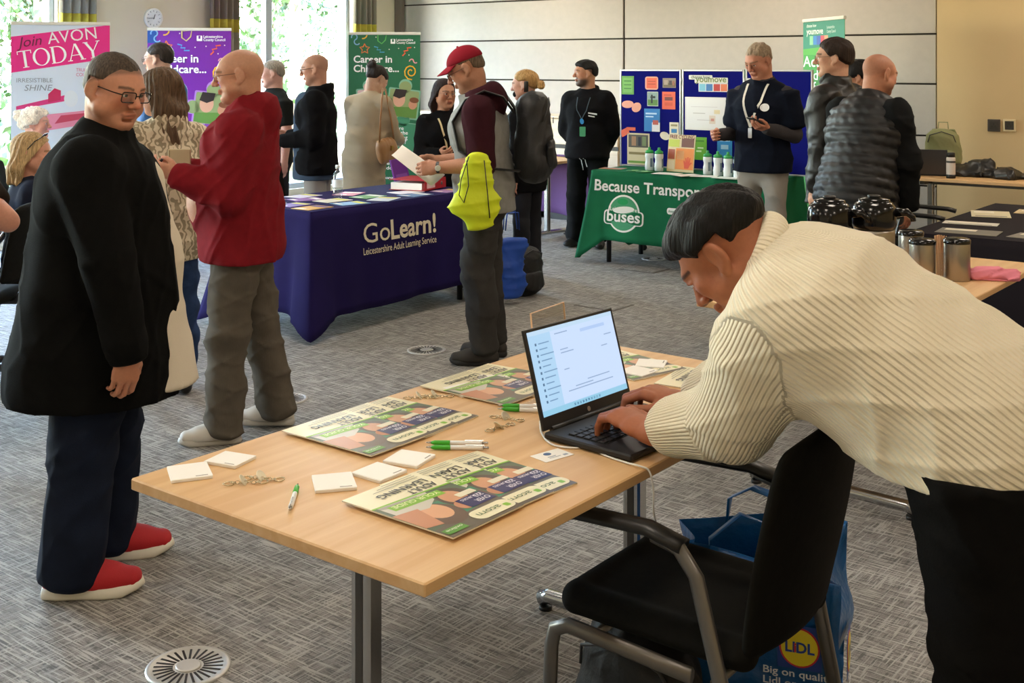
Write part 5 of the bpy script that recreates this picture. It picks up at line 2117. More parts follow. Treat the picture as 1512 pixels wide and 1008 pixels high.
def pad(c4, label):
    c, rz, w, h = fit(c4)
    o = empty('note_pad', (c.x, c.y, ZT), rz, label, 'note pad', 'white note pads on the front table')
    w = min(max(w, .085), .1)
    h = min(max(h, .075), .095)
    MB().cbox((-w / 2, -h / 2, 0), (w / 2, h / 2, .006), .0006).build('sheets', PAPER, o)
    MB().box((-w / 2 + .002, -h / 2 + .001, .006), (w / 2, h / 2, .0066), mtx=Matrix.Rotation(.02, 4, 'Z')).build('top_sheet', M('paper_top', '#f7f3ea', .7), o)
    MB().box((w * .1, -h * .42, .00665), (w * .4, -h * .38, .0068)).build('print', M('grey_print', '#9a958c', .7), o)


pad([(245, 692), (302, 684), (314, 708), (258, 714)], 'white note pad nearest the left corner of the front table')
pad([(333, 668), (374, 678), (350, 691), (302, 686)], 'white note pad second from the left corner of the front table')
pad([(463.5, 705), (519, 700.6), (523.8, 723.5), (465.7, 729)], 'white note pad beside the lone green pen')
pad([(523, 700), (560, 685), (598, 699), (557, 715.5)], 'middle white note pad between the two brochure fans')
pad([(570, 682), (595, 666), (640, 677.5), (613, 693)], 'white note pad touching the pair of pens')
pad([(656.5, 574), (690.5, 568), (716, 580), (683.5, 588)], 'white note pad beside the far keyrings, leftmost of three')
pad([(719, 580.6), (746, 569.5), (779, 579), (747.6, 588.6)], 'white note pad nearest the laptop screen back, of three')
pad([(703.4, 568), (710, 554), (748, 561), (743, 570)], 'white note pad under the edge of the far brochures')
pad([(917, 549), (940, 542), (966, 551), (944, 560)], 'white note pad nearest the laptop, right of the screen')
pad([(938, 542), (945.6, 531), (984, 536), (979, 547)], 'white note pad furthest back, right of the screen')

# ---- brochure: one design, many copies
BW, BH = .21, .297
CRM, LIME, NAVYP = '#efe6c2', '#86bf2a', '#2b2560'


def make_brochure():
    o = empty('brochure', (0, 0, 0), 0, 'b', 'brochure')
    MB().box((0, 0, 0), (BW, BH, .0028)).build('pages', M('brochure_pages', '#e9e2cc', .6), o)
    z = .0029
    lay = [0]

    def pt(poly, col, nm='print'):
        lay[0] += 1
        b_ = MB()
        b_.add([(x, y, z + .00006 * lay[0]) for x, y in poly], [tuple(range(len(poly)))])
        return b_.build(nm, M('gloss_' + col, col, .3), o)
    pt([(0, 0), (BW, 0), (BW, BH), (0, BH)], CRM, 'cover')
    pt([(0, .1), (BW, .085), (BW, BH), (0, BH)], '#5d6b52')
    pt([(0, .15), (.13, .15), (.15, BH), (0, BH)], '#3f8a68')
    pt([(0, .22), (BW, .25), (BW, BH), (0, BH)], '#6a5f50')  # this brown and the next are lightened to paint in the cover's glare
    pt(ellipse(.085, .11, 20, .05, .165), '#5a4638')
    pt(ellipse(.055, .075, 20, .055, .16), '#d49a72')
    pt(ellipse(.1, .12, 20, .14, .2), '#6a5140')
    pt(ellipse(.062, .082, 20, .135, .185), '#e0a880')
    pt(ellipse(.034, .044, 18, .075, .205), '#c98a66')
    pt([(.07, .09), (.2, .085), (.2, .15), (.13, .165), (.09, .14)], '#cfc9bb')
    pt([(.1, .1), (.2, .09), (.2, .1), (.12, .13)], '#a9a294')
    pt([(.15, .15), (.21, .14), (.21, .23), (.17, .24)], '#c98a66')
    pt([(0, .098), (BW, .083), (BW, .089), (0, .104)], LIME)
    pt([(.05, .11), (.185, .1), (.185, .126), (.05, .136)], LIME)
    pt([(0, .18), (.075, .18), (.075, .228), (0, .228)], NAVYP)
    pt(rrect(.05, .02, .003, 3, .025, .165), '#e9e0c4')
    pt(rrect(.115, .045, .02, 5, .057, .264), CRM)
    pt(rrect(.014, .016, .004, 3, .02, .27), LIME)
    pt([(.15, .262), (.205, .262), (.205, .285), (.15, .285)], '#5f9a34')

    def tx(t, x, y, sz, col, w, rot=0.0, bold=.015):
        lay[0] += 1
        return text('lettering', t, sz, M('gloss_' + col, col, .3), o, Matrix.Translation((x, y, z + .00006 * lay[0] + .0001)) @ Matrix.Rotation(rot, 4, 'Z'), width=w, bold=bold)
    tx('ADULT', .02, .068, .03, '#3c3a34', .08)
    tx('LEARNING', .02, .04, .03, '#3c3a34', .135)
    tx('YOUR GUIDE', .056, .113, .02, '#e9efb4', .122, -.073)
    tx('OVER\n223', .006, .206, .02, '#efeaf2', .04)
    tx('COURSES', .006, .186, .012, '#efeaf2', .06)
    tx('acorn', .034, .257, .026, '#4a6a3a', .066, 0, .004)
    tx('online', .154, .268, .012, '#e9efd4', .045)
    for i in range(3):
        pt([(.02, .026 - i * .009), (.15 - .02 * i, .026 - i * .009), (.15 - .02 * i, .028 - i * .009), (.02, .028 - i * .009)], '#8a8676')
    return o


br0 = make_brochure()
_first = [True]


def place_brochure(room_xy, dz, drz, label, group):
    """room_xy: where the cover's lower left corner lies (reading direction runs along -b, top towards +a)"""
    global br0
    o = br0 if _first[0] else dup(br0)
    _first[0] = False
    p = room(*room_xy)
    o.location = (p.x, p.y, ZT + dz)
    # local x -> -b, local y -> +a
    o.rotation_euler = (0, 0, -YAW - math.pi / 2 + drz)
    o['label'] = label
    o['group'] = group
    return o


for i, (a, b_, r) in enumerate(((-1.70, 2.075, -.10), (-1.705, 1.985, -.06), (-1.705, 1.87, -.02))):
    place_brochure((a, b_), .0062 - (2 - i) * .0031 + .0, r, ['lowest adult learning brochure of the front fan', 'middle adult learning brochure of the front fan', 'top adult learning brochure of the fan nearest the camera'][i], 'brochures fanned on the front table')
for i, (a, b_, r) in enumerate(((-2.165, 2.27, .05), (-2.16, 2.19, .03), (-2.15, 2.1, .0))):
    place_brochure((a, b_), .0062 - (2 - i) * .0031, r, ['lowest brochure of the left fan by the table edge', 'middle brochure of the left fan by the table edge', 'top brochure of the left fan by the table edge'][i], 'brochures fanned on the front table')
place_brochure((-2.17, 2.70), .0005, .05, 'lower brochure at the far edge behind the laptop screen', 'brochures fanned on the front table')
place_brochure((-2.16, 2.60), .0036, .0, 'upper brochure at the far edge behind the laptop screen', 'brochures fanned on the front table')
place_brochure((-1.97, 3.08), .0005, -.25, 'brochure at the far right end of the front table, beyond the screen', 'brochures fanned on the front table')
place_brochure((-1.70, 3.02), .0005, .12, 'brochure beside the jumper sleeve at the right of the laptop', 'brochures fanned on the front table')


# ---- pens
def pen(p0, p1, label, z=ZT + .0055, green_end=0):
    a, b_ = on_plane(*p0, z), on_plane(*p1, z)
    d = (b_ - a)
    d.z = 0
    L_ = .145
    o = empty('pen', (a.x, a.y, z), math.atan2(d.y, d.x), label, 'pen', 'white and green pens on the front table')
    mtx = frame_mtx((0, 0, 0), (0, 1, 0), (0, 0, 1))
    MB().lathe([(.001, 0), (.002, .004), (.0028, .014)], 10, mtx=mtx).build('tip', CHROME, o)
    MB().lathe([(.003, .012), (.0052, .02), (.0056, .05), (.0052, .056)], 12, mtx=mtx).build('grip', M('green_grip', '#3fae2a', .4), o)
    MB().lathe([(.005, .055), (.005, .125), (.0045, .13)], 12, mtx=mtx).build('barrel', WHITEPL, o)
    MB().lathe([(.003, .13), (.003, .142), (.0022, .144)], 10, mtx=mtx).build('plunger', CHROME, o)
    MB().cbox((.09, -.0012, .005), (.134, .0012, .0066), .0004).build('clip', CHROME, o)


pen((440, 714), (428, 752), 'lone green and silver pen on the left of the front table')
pen((629, 653), (713, 654), 'upper of the pair of green and white pens by the brochures')
pen((629, 660), (713, 661), 'lower of the pair of green and white pens by the brochures')
pen((735, 598), (800, 600), 'upper of the two green and white pens beside the screen')
pen((735, 603), (800, 606), 'lower of the two green and white pens beside the screen')


# ---- keyrings: token, chain and split ring
def keyring(px, py, rz, label):
    p = on_plane(px, py, ZT)
    o = empty('keyring', (p.x, p.y, ZT), rz, label, 'keyring', 'metal keyrings on the front table')
    GOLD = M('pale_brass', '#d2c6a8', .25, .85)
    T_ = Matrix.Translation
    MB().lathe([(.015, 0), (.0155, .0008), (.0155, .0018), (.014, .0024)], 20, mtx=T_((-.005, .004, .004)) @ Matrix.Rotation(.9, 4, 'Y')).build('token', M('token_face', '#d9cfb4', .35, .4), o)
    for x, y, a in ((-.036, .0, 0), (.034, .006, .4)):
        MB().tube([(x + .011 * math.cos(t), y + .011 * math.sin(t), .0016 + .0008 * math.sin(2 * t + a)) for t in np.linspace(0, 6.283, 19)[:-1]], .0013, 6, closed=True).build('split_ring', GOLD, o)
    for k in range(7):
        x = -.026 + k * .0085
        rot = Matrix.Rotation(1.2 * (k % 2), 4, 'X')
        MB().tube([T_((x, .002 * math.sin(k * 2), .0032)) @ rot @ Vector((.0055 * math.cos(t), .0032 * math.sin(t), 0)) for t in np.linspace(0, 6.283, 11)[:-1]], .0009, 5, closed=True).build('chain_link', GOLD, o)


keyring(363, 714, .1, 'keyring at the left of the cluster near the table corner')
keyring(388, 708, -.2, 'keyring at the right of the cluster near the table corner')
keyring(622, 588, .05, 'left keyring beside the far note pads')
keyring(644, 586, -.1, 'right keyring beside the far note pads')
keyring(740, 632, .7, 'nearer keyring between pens and laptop')
keyring(748, 619, -.5, 'further keyring between pens and laptop')

# ---- business card
c, rz, w, h = fit([(785, 668), (814, 661), (846, 675), (816, 685)])
o = empty('business_card', (c.x, c.y, ZT), rz, 'white business card with a blue emblem in front of the laptop', 'card')
MB().box((-.0425, -.0275, 0), (.0425, .0275, .0006)).build('card', PAPER, o)
for nm, pl, cc in (('emblem', ellipse(.02, .017, 18, -.004, .012), '#3a5a86'), ('print', rrect(.024, .003, .001, 2, -.006, -.006), '#8a94a0'), ('print', rrect(.034, .0025, .001, 2, -.002, -.013), '#a0a6ae'), ('print', rrect(.012, .008, .001, 2, .028, -.014), '#9aa6b4')):
    flat(nm, pl, M('card_' + cc, cc, .5), o, None, .0006, .0002)

# ---- laptop
lp = empty('laptop', room(-1.492, 2.405, ZT), -YAW - .06, 'black open laptop with a bright chat screen on the front table', 'laptop')
DG = M('laptop_grey', '#2b2a2a', .45, .3)
MB().cbox((-.128, -.178, .003), (.122, .178, .018), .004).build('base', DG, lp)
for x in (-.1, .1):
    for y in (-.14, .14):
        MB().lathe([(.008, 0), (.008, .0035)], 10, mtx=Matrix.Translation((x, y, 0))).build('foot', BLACKPL, lp)
kb = MB().box((-.075, -.155, .018), (.035, .155, .0185)).build('keyboard', M('keyboard_well', '#171717', .6), lp)
KEY = M('keycap', '#232325', .5)
keyme = MB().cbox((-.0085, -.0085, 0), (.0085, .0085, .003), .0012).mesh('key')
keyme.materials.append(KEY)
for r in range(5):
    for cidx in range(15):
        k_ = bpy.data.objects.new('key', keyme)
        COL.objects.link(k_)
        k_.parent = kb
        k_.location = (-.065 + r * .0215, -.144 + cidx * .0206, .0185)
MB().box((.045, -.055, .018), (.112, .045, .0184)).build('touchpad', M('touchpad', '#3a3938', .35, .2), lp)
MB().lathe([(.007, -.15), (.007, .15)], 10, mtx=frame_mtx((-.127, 0, .019), (0, 0, 1), (1, 0, 0))).build('hinge', BLACKPL, lp)
tilt = math.radians(16)
sm_ = Matrix.Translation((-.127, 0, .02)) @ Matrix.Rotation(-tilt, 4, 'Y')
lid = MB().cbox((-.007, -.178, 0), (0, .178, .236), .003, mtx=sm_).build('lid', BLACKPL, lp)
SCR = M('screen_glow', '#0c0f14', .3, emit=('#b4d0f2', .62))
fs = sm_ @ frame_mtx((.0004, 0, 0), (0, 1, 0), (0, 0, 1))
flat('screen', [(-.168, .03), (.168, .03), (.168, .228), (-.168, .228)], SCR, lid, fs, 0, .0002)
ui = lambda x0, y0, x1, y1, col, e=.62: flat('screen_print', [(x0, y0), (x1, y0), (x1, y1), (x0, y1)], M('ui_' + col, '#0c0f14', .3, emit=(col, e)), lid, fs, .0003 if col in ('#a9cdea', '#c2d6f6') else .0006, .0001)
ui(-.168, .03, -.085, .228, '#a9cdea')
ui(-.085, .044, .168, .228, '#c2d6f6')
ui(-.168, .03, .168, .043, '#8fc4de')
ui(-.168, .218, .168, .228, '#b9d3ea')
for i in range(11):
    ui(-.135, .06 + i * .0135, -.105 + .01 * (i % 3), .0625 + i * .0135, '#6f93b5')
    ui(-.148, .058 + i * .0135, -.142, .064 + i * .0135, '#4d6f8f')
for x, y, w in ((-.07, .208, .05), (-.06, .168, .03), (-.06, .16, .05), (-.06, .12, .02), (-.03, .075, .07), (.02, .083, .09), (.1, .15, .025), (.12, .175, .03), (-.06, .068, .18)):
    ui(x, y, x + w, y + .0025, '#8fa6c4')
ui(.03, .198, .13, .206, '#aac3ea')
for i in range(10):
    ui(-.05 + i * .011, .033, -.044 + i * .011, .039, '#2f5f86')
MB().lathe([(.006, 0), (.006, .0006)], 16, mtx=fs @ Matrix.Translation((0, .015, .0003))).build('maker_badge', M('badge', '#b9b7b0', .3, .8), lid)

# ---- white cable from the laptop over the table edge down to the bag
cab = [on_plane(797, 622, ZT + .006), on_plane(800, 640, ZT + .004), on_plane(815, 656, ZT + .003), on_plane(845, 661, ZT + .003), on_plane(872, 660, ZT + .003), on_plane(893, 672, ZT + .003), on_plane(925, 683, ZT + .003), on_plane(945, 688, ZT + .006)]
e0 = cab[-1]
cab += [e0 + Vector((.02, -.005, -.01)), e0 + Vector((.028, -.008, -.05)), e0 + Vector((.03, .0, -.1)), e0 + Vector((.05, .08, -.17)), e0 + Vector((.075, .17, -.24))]
pts = []
for i in range(len(cab) - 1):
    p0, p1, p2, p3 = cab[max(i - 1, 0)], cab[i], cab[i + 1], cab[min(i + 2, len(cab) - 1)]
    for q in range(5):
        t = q / 5
        pts.append(.5 * ((2 * p1) + (p2 - p0) * t + (2 * p0 - 5 * p1 + 4 * p2 - p3) * t * t + (3 * p1 - p0 - 3 * p2 + p3) * t ** 3))
pts.append(cab[-1])
MB().tube(pts, .0022, 8).build('charging_cable', WHITEPL, None, label='white charging cable running past the laptop off the table', cat='cable')

# ---- clear acrylic sign holder behind the screen
ah = empty('sign_holder', room(-1.80, 2.52, ZT), -YAW + .1, 'clear acrylic sign holder behind the laptop screen', 'sign holder')
ACR = glass_mat('acrylic', (.96, .95, .93), .12, .03)
EDGE = M('acrylic_edge_glow', '#f0c9a0', .3)  # light caught in the clear edges, painted as a pale orange colour
MB().box((-.002, -.085, .002), (.002, .085, .24), mtx=Matrix.Rotation(-.1, 4, 'Y')).build('panel', ACR, ah)
MB().box((-.05, -.085, 0), (.04, .085, .003)).build('foot', ACR, ah)
for y in (-.0865, .085):
    MB().box((-.0022, y, .002), (.0022, y + .0015, .24), mtx=Matrix.Rotation(-.1, 4, 'Y')).build('edge_glow', EDGE, ah)
MB().box((-.0022, -.0865, .24), (.0022, .0865, .2415), mtx=Matrix.Rotation(-.1, 4, 'Y')).build('edge_glow', EDGE, ah)


# ------------------------------------------------------------------ chairs
CHAIRF = M('black_upholstery', '#14130f', .9, bump=(350, .3, .002), vary=(50, .2))


def make_chair():
    """stacking armchair, facing local -x; seat 0.46 high"""
    o = empty('armchair', (0, 0, 0), 0, 'c', 'chair')
    f = Field(.009)
    f.limb((-.2, 0, .445), (.2, 0, .44), (.215, .03), (.2, .03), side=(0, 1, 0), k=.02, flat=.9)
    f.limb((-.21, -.16, .445), (-.21, .16, .445), .03, k=.02)
    for y in (-.17, .17):
        f.limb((-.2, y, .445), (.2, y, .44), .03, k=.02)
    V, Q = f.nets()
    link_mesh('seat', np_mesh('seat', relax(V, Q, 2), Q), CHAIRF, o)

    def bk(u, t):
        y = (u - .5) * (.385 + .05 * math.sin(t * 3.1))
        z = .44 + t * .42
        x = .21 + .03 * math.sin(t * 2.2) + .055 * t * t + .03 * (1 - (2 * u - 1) ** 2)
        r = max(0.0, (t - .85) / .15)
        y *= 1 - .1 * r * r
        return (x, y, z + .03 * (1 - (2 * u - 1) ** 2) * t)
    b_ = MB().grid(bk, 14, 14).build('backrest', CHAIRF, o)
    md = b_.modifiers.new('thick', 'SOLIDIFY')
    md.thickness = .028
    md.offset = 0
    sb = b_.modifiers.new('sub', 'SUBSURF')
    sb.levels = sb.render_levels = 1
    for g in (-1, 1):
        y = g * .235
        MB().tube([(-.24, y, 0), (-.225, y, .36), (-.215, y, .398), (-.18, y, .415), (.12, y, .40)], 1, 8, sq=(.011, .016), smooth=True).build('leg', DARKMETAL, o)
        MB().tube([(.27, y, 0), (.185, y, .40), (.13, y, .60), (.09, y, .648), (.03, y, .662)], 1, 8, sq=(.011, .016), smooth=True).build('leg', DARKMETAL, o)
        MB().tube([(-.21, y, .652), (-.16, y, .664), (.02, y, .672), (.1, y, .655)], 1, 8, sq=(.026, .014), smooth=True).build('armrest', BLACKPL, o)
        for x in (-.24, .27):
            MB().lathe([(.016, 0), (.016, .02)], 10, mtx=Matrix.Translation((x, y, 0))).build('foot_cap', BLACKPL, o)
    for x, z in ((-.12, .408), (.17, .40)):
        MB().tube([(x, -.235, z), (x, .235, z)], .01, 8).build('cross_bar', DARKMETAL, o)
    return o


ch0 = make_chair()
ch0.location = room(-1.275, 2.32)
ch0.rotation_euler = (0, 0, -YAW)
ch0['label'] = 'black armchair with grey metal frame in front, at the laptop'
ch0['group'] = 'black armchairs'
for loc, rz, lab in (((2.63, 7.68), math.pi - .5, 'black armchair by the beech bench table, behind the quilted vest'), ((-3.72, 9.2), math.radians(-82) - math.pi / 2, 'black armchair under the white-haired woman'), ((-2.70, 6.6), math.radians(-58) - math.pi / 2, 'black armchair under the blonde seated woman')):
    c = dup(ch0)
    c.location = (loc[0], loc[1], 0)
    c.rotation_euler = (0, 0, rz)
    c['label'] = lab


def office_chair(loc, rz, label):
    o = empty('swivel_chair', (loc[0], loc[1], 0), rz, label, 'chair', 'swivel chairs on castors')
    for k in range(5):
        a = k * 2 * math.pi / 5
        c, s_ = math.cos(a), math.sin(a)
        arm = MB().tube([(c * .03, s_ * .03, .1), (c * .2, s_ * .2, .09), (c * .3, s_ * .3, .075)], [.024, .02, .015], 8).build('base_arm', BLACKPL, o)
        for g in (-1, 1):
            MB().lathe([(.024, -.009), (.027, -.005), (.027, .005), (.024, .009)], 16, mtx=frame_mtx((c * .3 - s_ * g * .014, s_ * .3 + c * g * .014, .0275), (0, 0, 1), (c, s_, 0))).build('castor', BLACKPL, arm)
        MB().cbox((c * .3 - .012, s_ * .3 - .012, .045), (c * .3 + .012, s_ * .3 + .012, .075), .004).build('castor_stem', BLACKPL, arm)
    MB().lathe([(.03, .08), (.03, .2), (.018, .21), (.018, .42)], 14).build('gas_lift', CHROME, o)
    f = Field(.012)
    f.limb((-.18, 0, .46), (.18, 0, .46), (.23, .035), (.22, .035), side=(0, 1, 0))
    V, Q = f.nets()
    link_mesh('seat', np_mesh('seat', relax(V, Q, 2), Q), CHAIRF, o)
    f = Field(.012)
    f.limb((.23, 0, .56), (.29, 0, .9), (.21, .03), (.19, .025), side=(0, 1, 0))
    V, Q = f.nets()
    link_mesh('backrest', np_mesh('backrest', relax(V, Q, 2), Q), CHAIRF, o)
    MB().tube([(.0, 0, .43), (.22, 0, .43), (.27, 0, .5), (.28, 0, .65)], .018, 8).build('back_bar', BLACKPL, o)
    return o


office_chair((-2.72, 5.95), .0, 'black swivel chair at the left edge behind the heavy man')
oc = room(-5.15, 9.05)
office_chair((oc.x, oc.y), -YAW - 1.2, 'black swivel chair whose castors show below the green cloth')
oc = room(-6.34, 5.6)
office_chair((oc.x, oc.y), 2.4, 'black swivel chair behind the purple table')


# ------------------------------------------------------------------ bags
def blue_bag():
    o = empty('shopping_bag', (.60, 2.92, 0), math.radians(-20), 'blue woven plastic shopping bag with yellow roundels behind the chair', 'bag')
    m = M('blue_woven', '#0f5c9e', .3, bump=(30, .5, .012), vary=(8, .15))
    W, Dp, Hh = .2, .125, .44

    def side(u, t):
        a = u * 4
        k = int(a) % 4
        f_ = a - int(a)
        P = [(-W, -Dp), (W, -Dp), (W, Dp), (-W, Dp), (-W, -Dp)]
        x = P[k][0] + (P[k + 1][0] - P[k][0]) * f_
        y = P[k][1] + (P[k + 1][1] - P[k][1]) * f_
        s_ = 1 + .06 * t
        wob = .016 * math.sin(9 * x + 7 * t + 2) * math.sin(t * 3.1) + .01 * math.sin(17 * y + 11 * t)
        n = (0, -1) if k == 0 else (1, 0) if k == 1 else (0, 1) if k == 2 else (-1, 0)
        pinch = -.05 * t * t * math.sin(f_ * math.pi) if k in (1, 3) else .0
        return (x * s_ + n[0] * (wob + pinch), y * s_ + n[1] * (wob + pinch), .004 + Hh * t + .03 * t * math.sin(u * 12.5 + 1))
    b_ = MB().grid(side, 64, 16).build('body', m, o)
    b_.modifiers.new('thick', 'SOLIDIFY').thickness = .002
    MB().box((-W, -Dp, .001), (W, Dp, .004)).build('bottom', m, o)
    for y in (-1, 1):
        MB().tube([(-.09, y * Dp, Hh - .01), (-.085, y * (Dp + .02), Hh + .05), (-.02, y * (Dp - .03), Hh + .1), (.06, y * (Dp - .03), Hh + .08), (.09, y * Dp, Hh - .01)], 1, 4, sq=(.014, .0015)).build('handle', m, o)
    # roundels on the two visible faces
    YEL, RD, BL = M('logo_yellow', '#f2dc1c', .35), M('logo_red', '#d0242c', .35), M('logo_blue', '#1a3f96', .35)
    faces = [(frame_mtx((.125, -Dp - .026, .27), (1, 0, 0), (0, 0, 1)), 1.0), (frame_mtx((.02, -Dp - .026, .1), (1, 0, 0), (0, 0, 1)), 1.0), (frame_mtx((W + .022, .02, .2), (0, 1, 0), (0, 0, 1)), 1.0)]
    for fx, s_ in faces:
        flat('logo', [(-.05, -.05), (.05, -.05), (.05, .05), (-.05, .05)], BL, o, fx, 0, .001)
        flat('logo', ellipse(.092, .092, 28), RD, o, fx, .001, .0008)
        flat('logo', ellipse(.084, .084, 28), YEL, o, fx, .0018, .0008)
        text('lettering', 'LIDL', .034, BL, o, fx @ Matrix.Translation((0, -.011, .003)), bold=.03, align='CENTER')
        text('lettering', 'i', .03, RD, o, fx @ Matrix.Translation((-.013, -.01, .0034)), bold=.03)
    fx = frame_mtx((W + .022, -.06, .1), (0, 1, 0), (0, 0, 1))
    text('lettering', 'Big on quality\nLidl on price', .024, M('logo_white', '#e9eef4', .4), o, fx, bold=.015, width=.15)
    fx = frame_mtx((.04, -Dp - .026, .2), (1, 0, 0), (0, 0, 1))
    text('lettering', 'Big on quality\nLidl on price', .024, M('logo_white', '#e9eef4', .4), o, fx, bold=.015, width=.16)


blue_bag()


def soft_bag(name, loc, rz, size, mat, label, seed=0, cat='bag', strap=True, z0=0.0, tilt=0.0, pocket=True):
    """soft backpack / holdall"""
    w, d, h = size
    o = empty(name, (loc[0], loc[1], z0), rz, label, cat)
    o.rotation_euler = (tilt, 0, rz)
    f = Field(.011)
    f.limb((0, 0, d * .5), (0, 0, h - d * .5), (w / 2, d / 2), (w * .42, d * .42), side=(1, 0, 0), k=.03, flat=1)
    f.warp = folds(seed, .006, 1.3)
    f.cut(lambda X, Y, Z: .002 - Z + 0 * X + 0 * Y)
    V, Q = f.nets()
    link_mesh('body', np_mesh('body', relax(V, Q, 1), Q), mat, o)
    if pocket:
        f = Field(.01)
        f.limb((0, -d * .42, h * .22), (0, -d * .4, h * .42), (w * .36, d * .18), (w * .33, d * .15), side=(1, 0, 0), k=.02)
        f.warp = folds(seed + 1, .004, 1.5)
        V, Q = f.nets()
        link_mesh('front_pocket', np_mesh('front_pocket', relax(V, Q, 1), Q), mat, o)
    MB().tube([(-w * .36, -d * .28, h * .66), (-w * .3, -d * .4, h * .82), (0, -d * .38, h * .9), (w * .3, -d * .4, h * .82), (w * .36, -d * .28, h * .66)], .004, 6).build('zip', M('zip_tape', '#3a3a3c', .5), o)
    MB().tube([(-.04, d * .2, h - .02), (-.035, d * .2, h + .035), (.035, d * .2, h + .035), (.04, d * .2, h - .02)], 1, 6, sq=(.01, .004)).build('grab_handle', mat, o)
    if strap:
        for g in (-1, 1):
            MB().tube([(g * w * .22, d * .35, h * .93), (g * w * .3, d * .62, h * .75), (g * w * .32, d * .66, h * .4), (g * w * .3, d * .45, h * .12)], 1, 6, sq=(.024, .006)).build('shoulder_strap', mat, o)
    return o


NYL = M('black_bag_nylon', '#131315', .6, bump=(90, .4, .004))
soft_bag('holdall', (.293, 2.706), -YAW, (.34, .22, .36), NYL, 'black soft bag on the floor under the front chair', 4, strap=False)
soft_bag('rucksack', (.09, 8.3), .8, (.3, .2, .36), NYL, 'black bag on the floor behind the red-capped man, by the purple cloth', 5)
soft_bag('holdall', (-.30, 8.55), .4, (.36, .22, .2), NYL, 'low black bag on the floor at the far end of the purple cloth', 6, strap=False, pocket=False)
# flat blue tote behind the man's legs
tb = empty('tote_bag', (-.005, 8.0, 0), .35, 'plain royal blue bag standing behind the red-capped man', 'bag')
f = Field(.011)
f.limb((0, 0, .06), (0, 0, .43), (.075, .05), (.085, .025), side=(1, 0, 0), k=.02, flat=.5)
f.warp = folds(9, .008, 1.2)
f.cut(lambda X, Y, Z: .002 - Z + 0 * X + 0 * Y)
V, Q = f.nets()
link_mesh('body', np_mesh('body', relax(V, Q, 1), Q), M('royal_blue_bag', '#1348a8', .45), tb)
for g in (-1, 1):
    MB().tube([(-.05, g * .02, .5), (-.04, g * .03, .62), (.04, g * .03, .62), (.05, g * .02, .5)], 1, 6, sq=(.01, .002)).build('handle', M('royal_blue_bag'), tb)

# ------------------------------------------------------------------ flasks on the second table
def airpot(a, b_, label):
    o = empty('coffee_flask', room(a, b_, ZT), -YAW + .3, label, 'flask', 'pump coffee flasks')
    MB().lathe([(.078, 0), (.08, .004), (.08, .02), (.076, .024)], 28).build('base_ring', BLACKPL, o)
    MB().lathe([(.076, .022), (.077, .05), (.077, .24), (.074, .255)], 28).build('body', STEEL, o)
    MB().lathe([(.078, .252), (.083, .27), (.083, .30), (.079, .335), (.066, .352), (.06, .354)], 28).build('collar', BLACKGL, o)
    MB().lathe([(.06, .352), (.058, .364), (.03, .37), (.001, .371)], 28, cap=False).build('pump_lid', BLACKGL, o)
    MB().lathe([(.024, .37), (.024, .378), (.02, .38)], 18).build('pump_button', BLACKPL, o)
    MB().tube([(.075, 0, .315), (.12, 0, .318), (.14, 0, .30), (.142, 0, .285)], [.018, .015, .012, .011], 10).build('spout', BLACKGL, o)
    MB().tube([(-.0, .084, .3), (.0, .105, .25), (0, .1, .2), (0, .08, .17)], 1, 6, sq=(.012, .004)).build('handle', BLACKPL, o)


airpot(-1.79, 4.30, 'left black and steel coffee flask behind the cream jumper')
airpot(-1.665, 4.43, 'right black and steel coffee flask behind the cream jumper')


def canister(px, b_, label, h=.17, r=.052):
    a = a_at(px, b_)
    o = empty('steel_canister', room(a, b_, ZT), 0, label, 'canister', 'steel canisters with black lids')
    MB().lathe([(r * .96, 0), (r, .004), (r, h - .02), (r * .97, h - .015)], 26).build('body', STEEL, o)
    MB().lathe([(r * 1.04, h - .02), (r * 1.04, h - .006), (r * .92, h), (.001, h + .002)], 26, cap=False).build('lid', BLACKGL, o)


canister(1413, 4.93, 'steel canister with black lid nearest the pink cloth')
canister(1362, 4.86, 'middle steel canister with black lid, left of the stirrers', .165)
canister(1345, 5.08, 'steel canister furthest back beside the coffee flask', .165)
a = a_at(1386, 4.95)
o = empty('stirrer_cup', room(a, 4.98, ZT), 0, 'clear cup full of wooden stirrers between the canisters', 'cup')
MB().lathe([(.001, 0), (.026, 0), (.032, .1), (.033, .1)], 20, cap=False).build('cup', PET, o)
ST = M('birch_stick', '#d2a77c', .7)
for k in range(18):
    a1, a2 = random.random() * 6.28, random.random() * 6.28
    MB().box((-.003, -.001, 0), (.003, .001, .165), mtx=frame_mtx((.015 * math.cos(a1), .015 * math.sin(a1), .003), (math.cos(a2), math.sin(a2), 0), (-math.sin(a2), math.cos(a2), 0)) @ Matrix.Rotation(random.uniform(-.1, .1), 4, 'X')).build('stirrer', ST, o)
# pink folded cloth
o = empty('cleaning_cloth', room(a_at(1466, 5.02), 5.02, ZT), -YAW + .35, 'folded pink cleaning cloth on the flask table', 'cloth')
f = Field(.006)
f.limb((-.085, 0, .018), (.085, .01, .018), (.035, .018), (.032, .016), side=(0, 1, 0), k=.01)
f.limb((-.06, .02, .028), (.02, .025, .03), (.028, .014), (.025, .012), side=(0, 1, 0), k=.006)
f.warp = folds(33, .006, 3.2)
f.cut(lambda X, Y, Z: .001 - Z + 0 * X + 0 * Y)
V, Q = f.nets()
link_mesh('fold', np_mesh('fold', relax(V, Q, 1), Q), M('pink_microfibre', '#e58a9c', .95), o)
MB().tube([(-.08, -.034, .004), (.08, -.026, .004)], .003, 6).build('hem', M('pink_microfibre'), o)

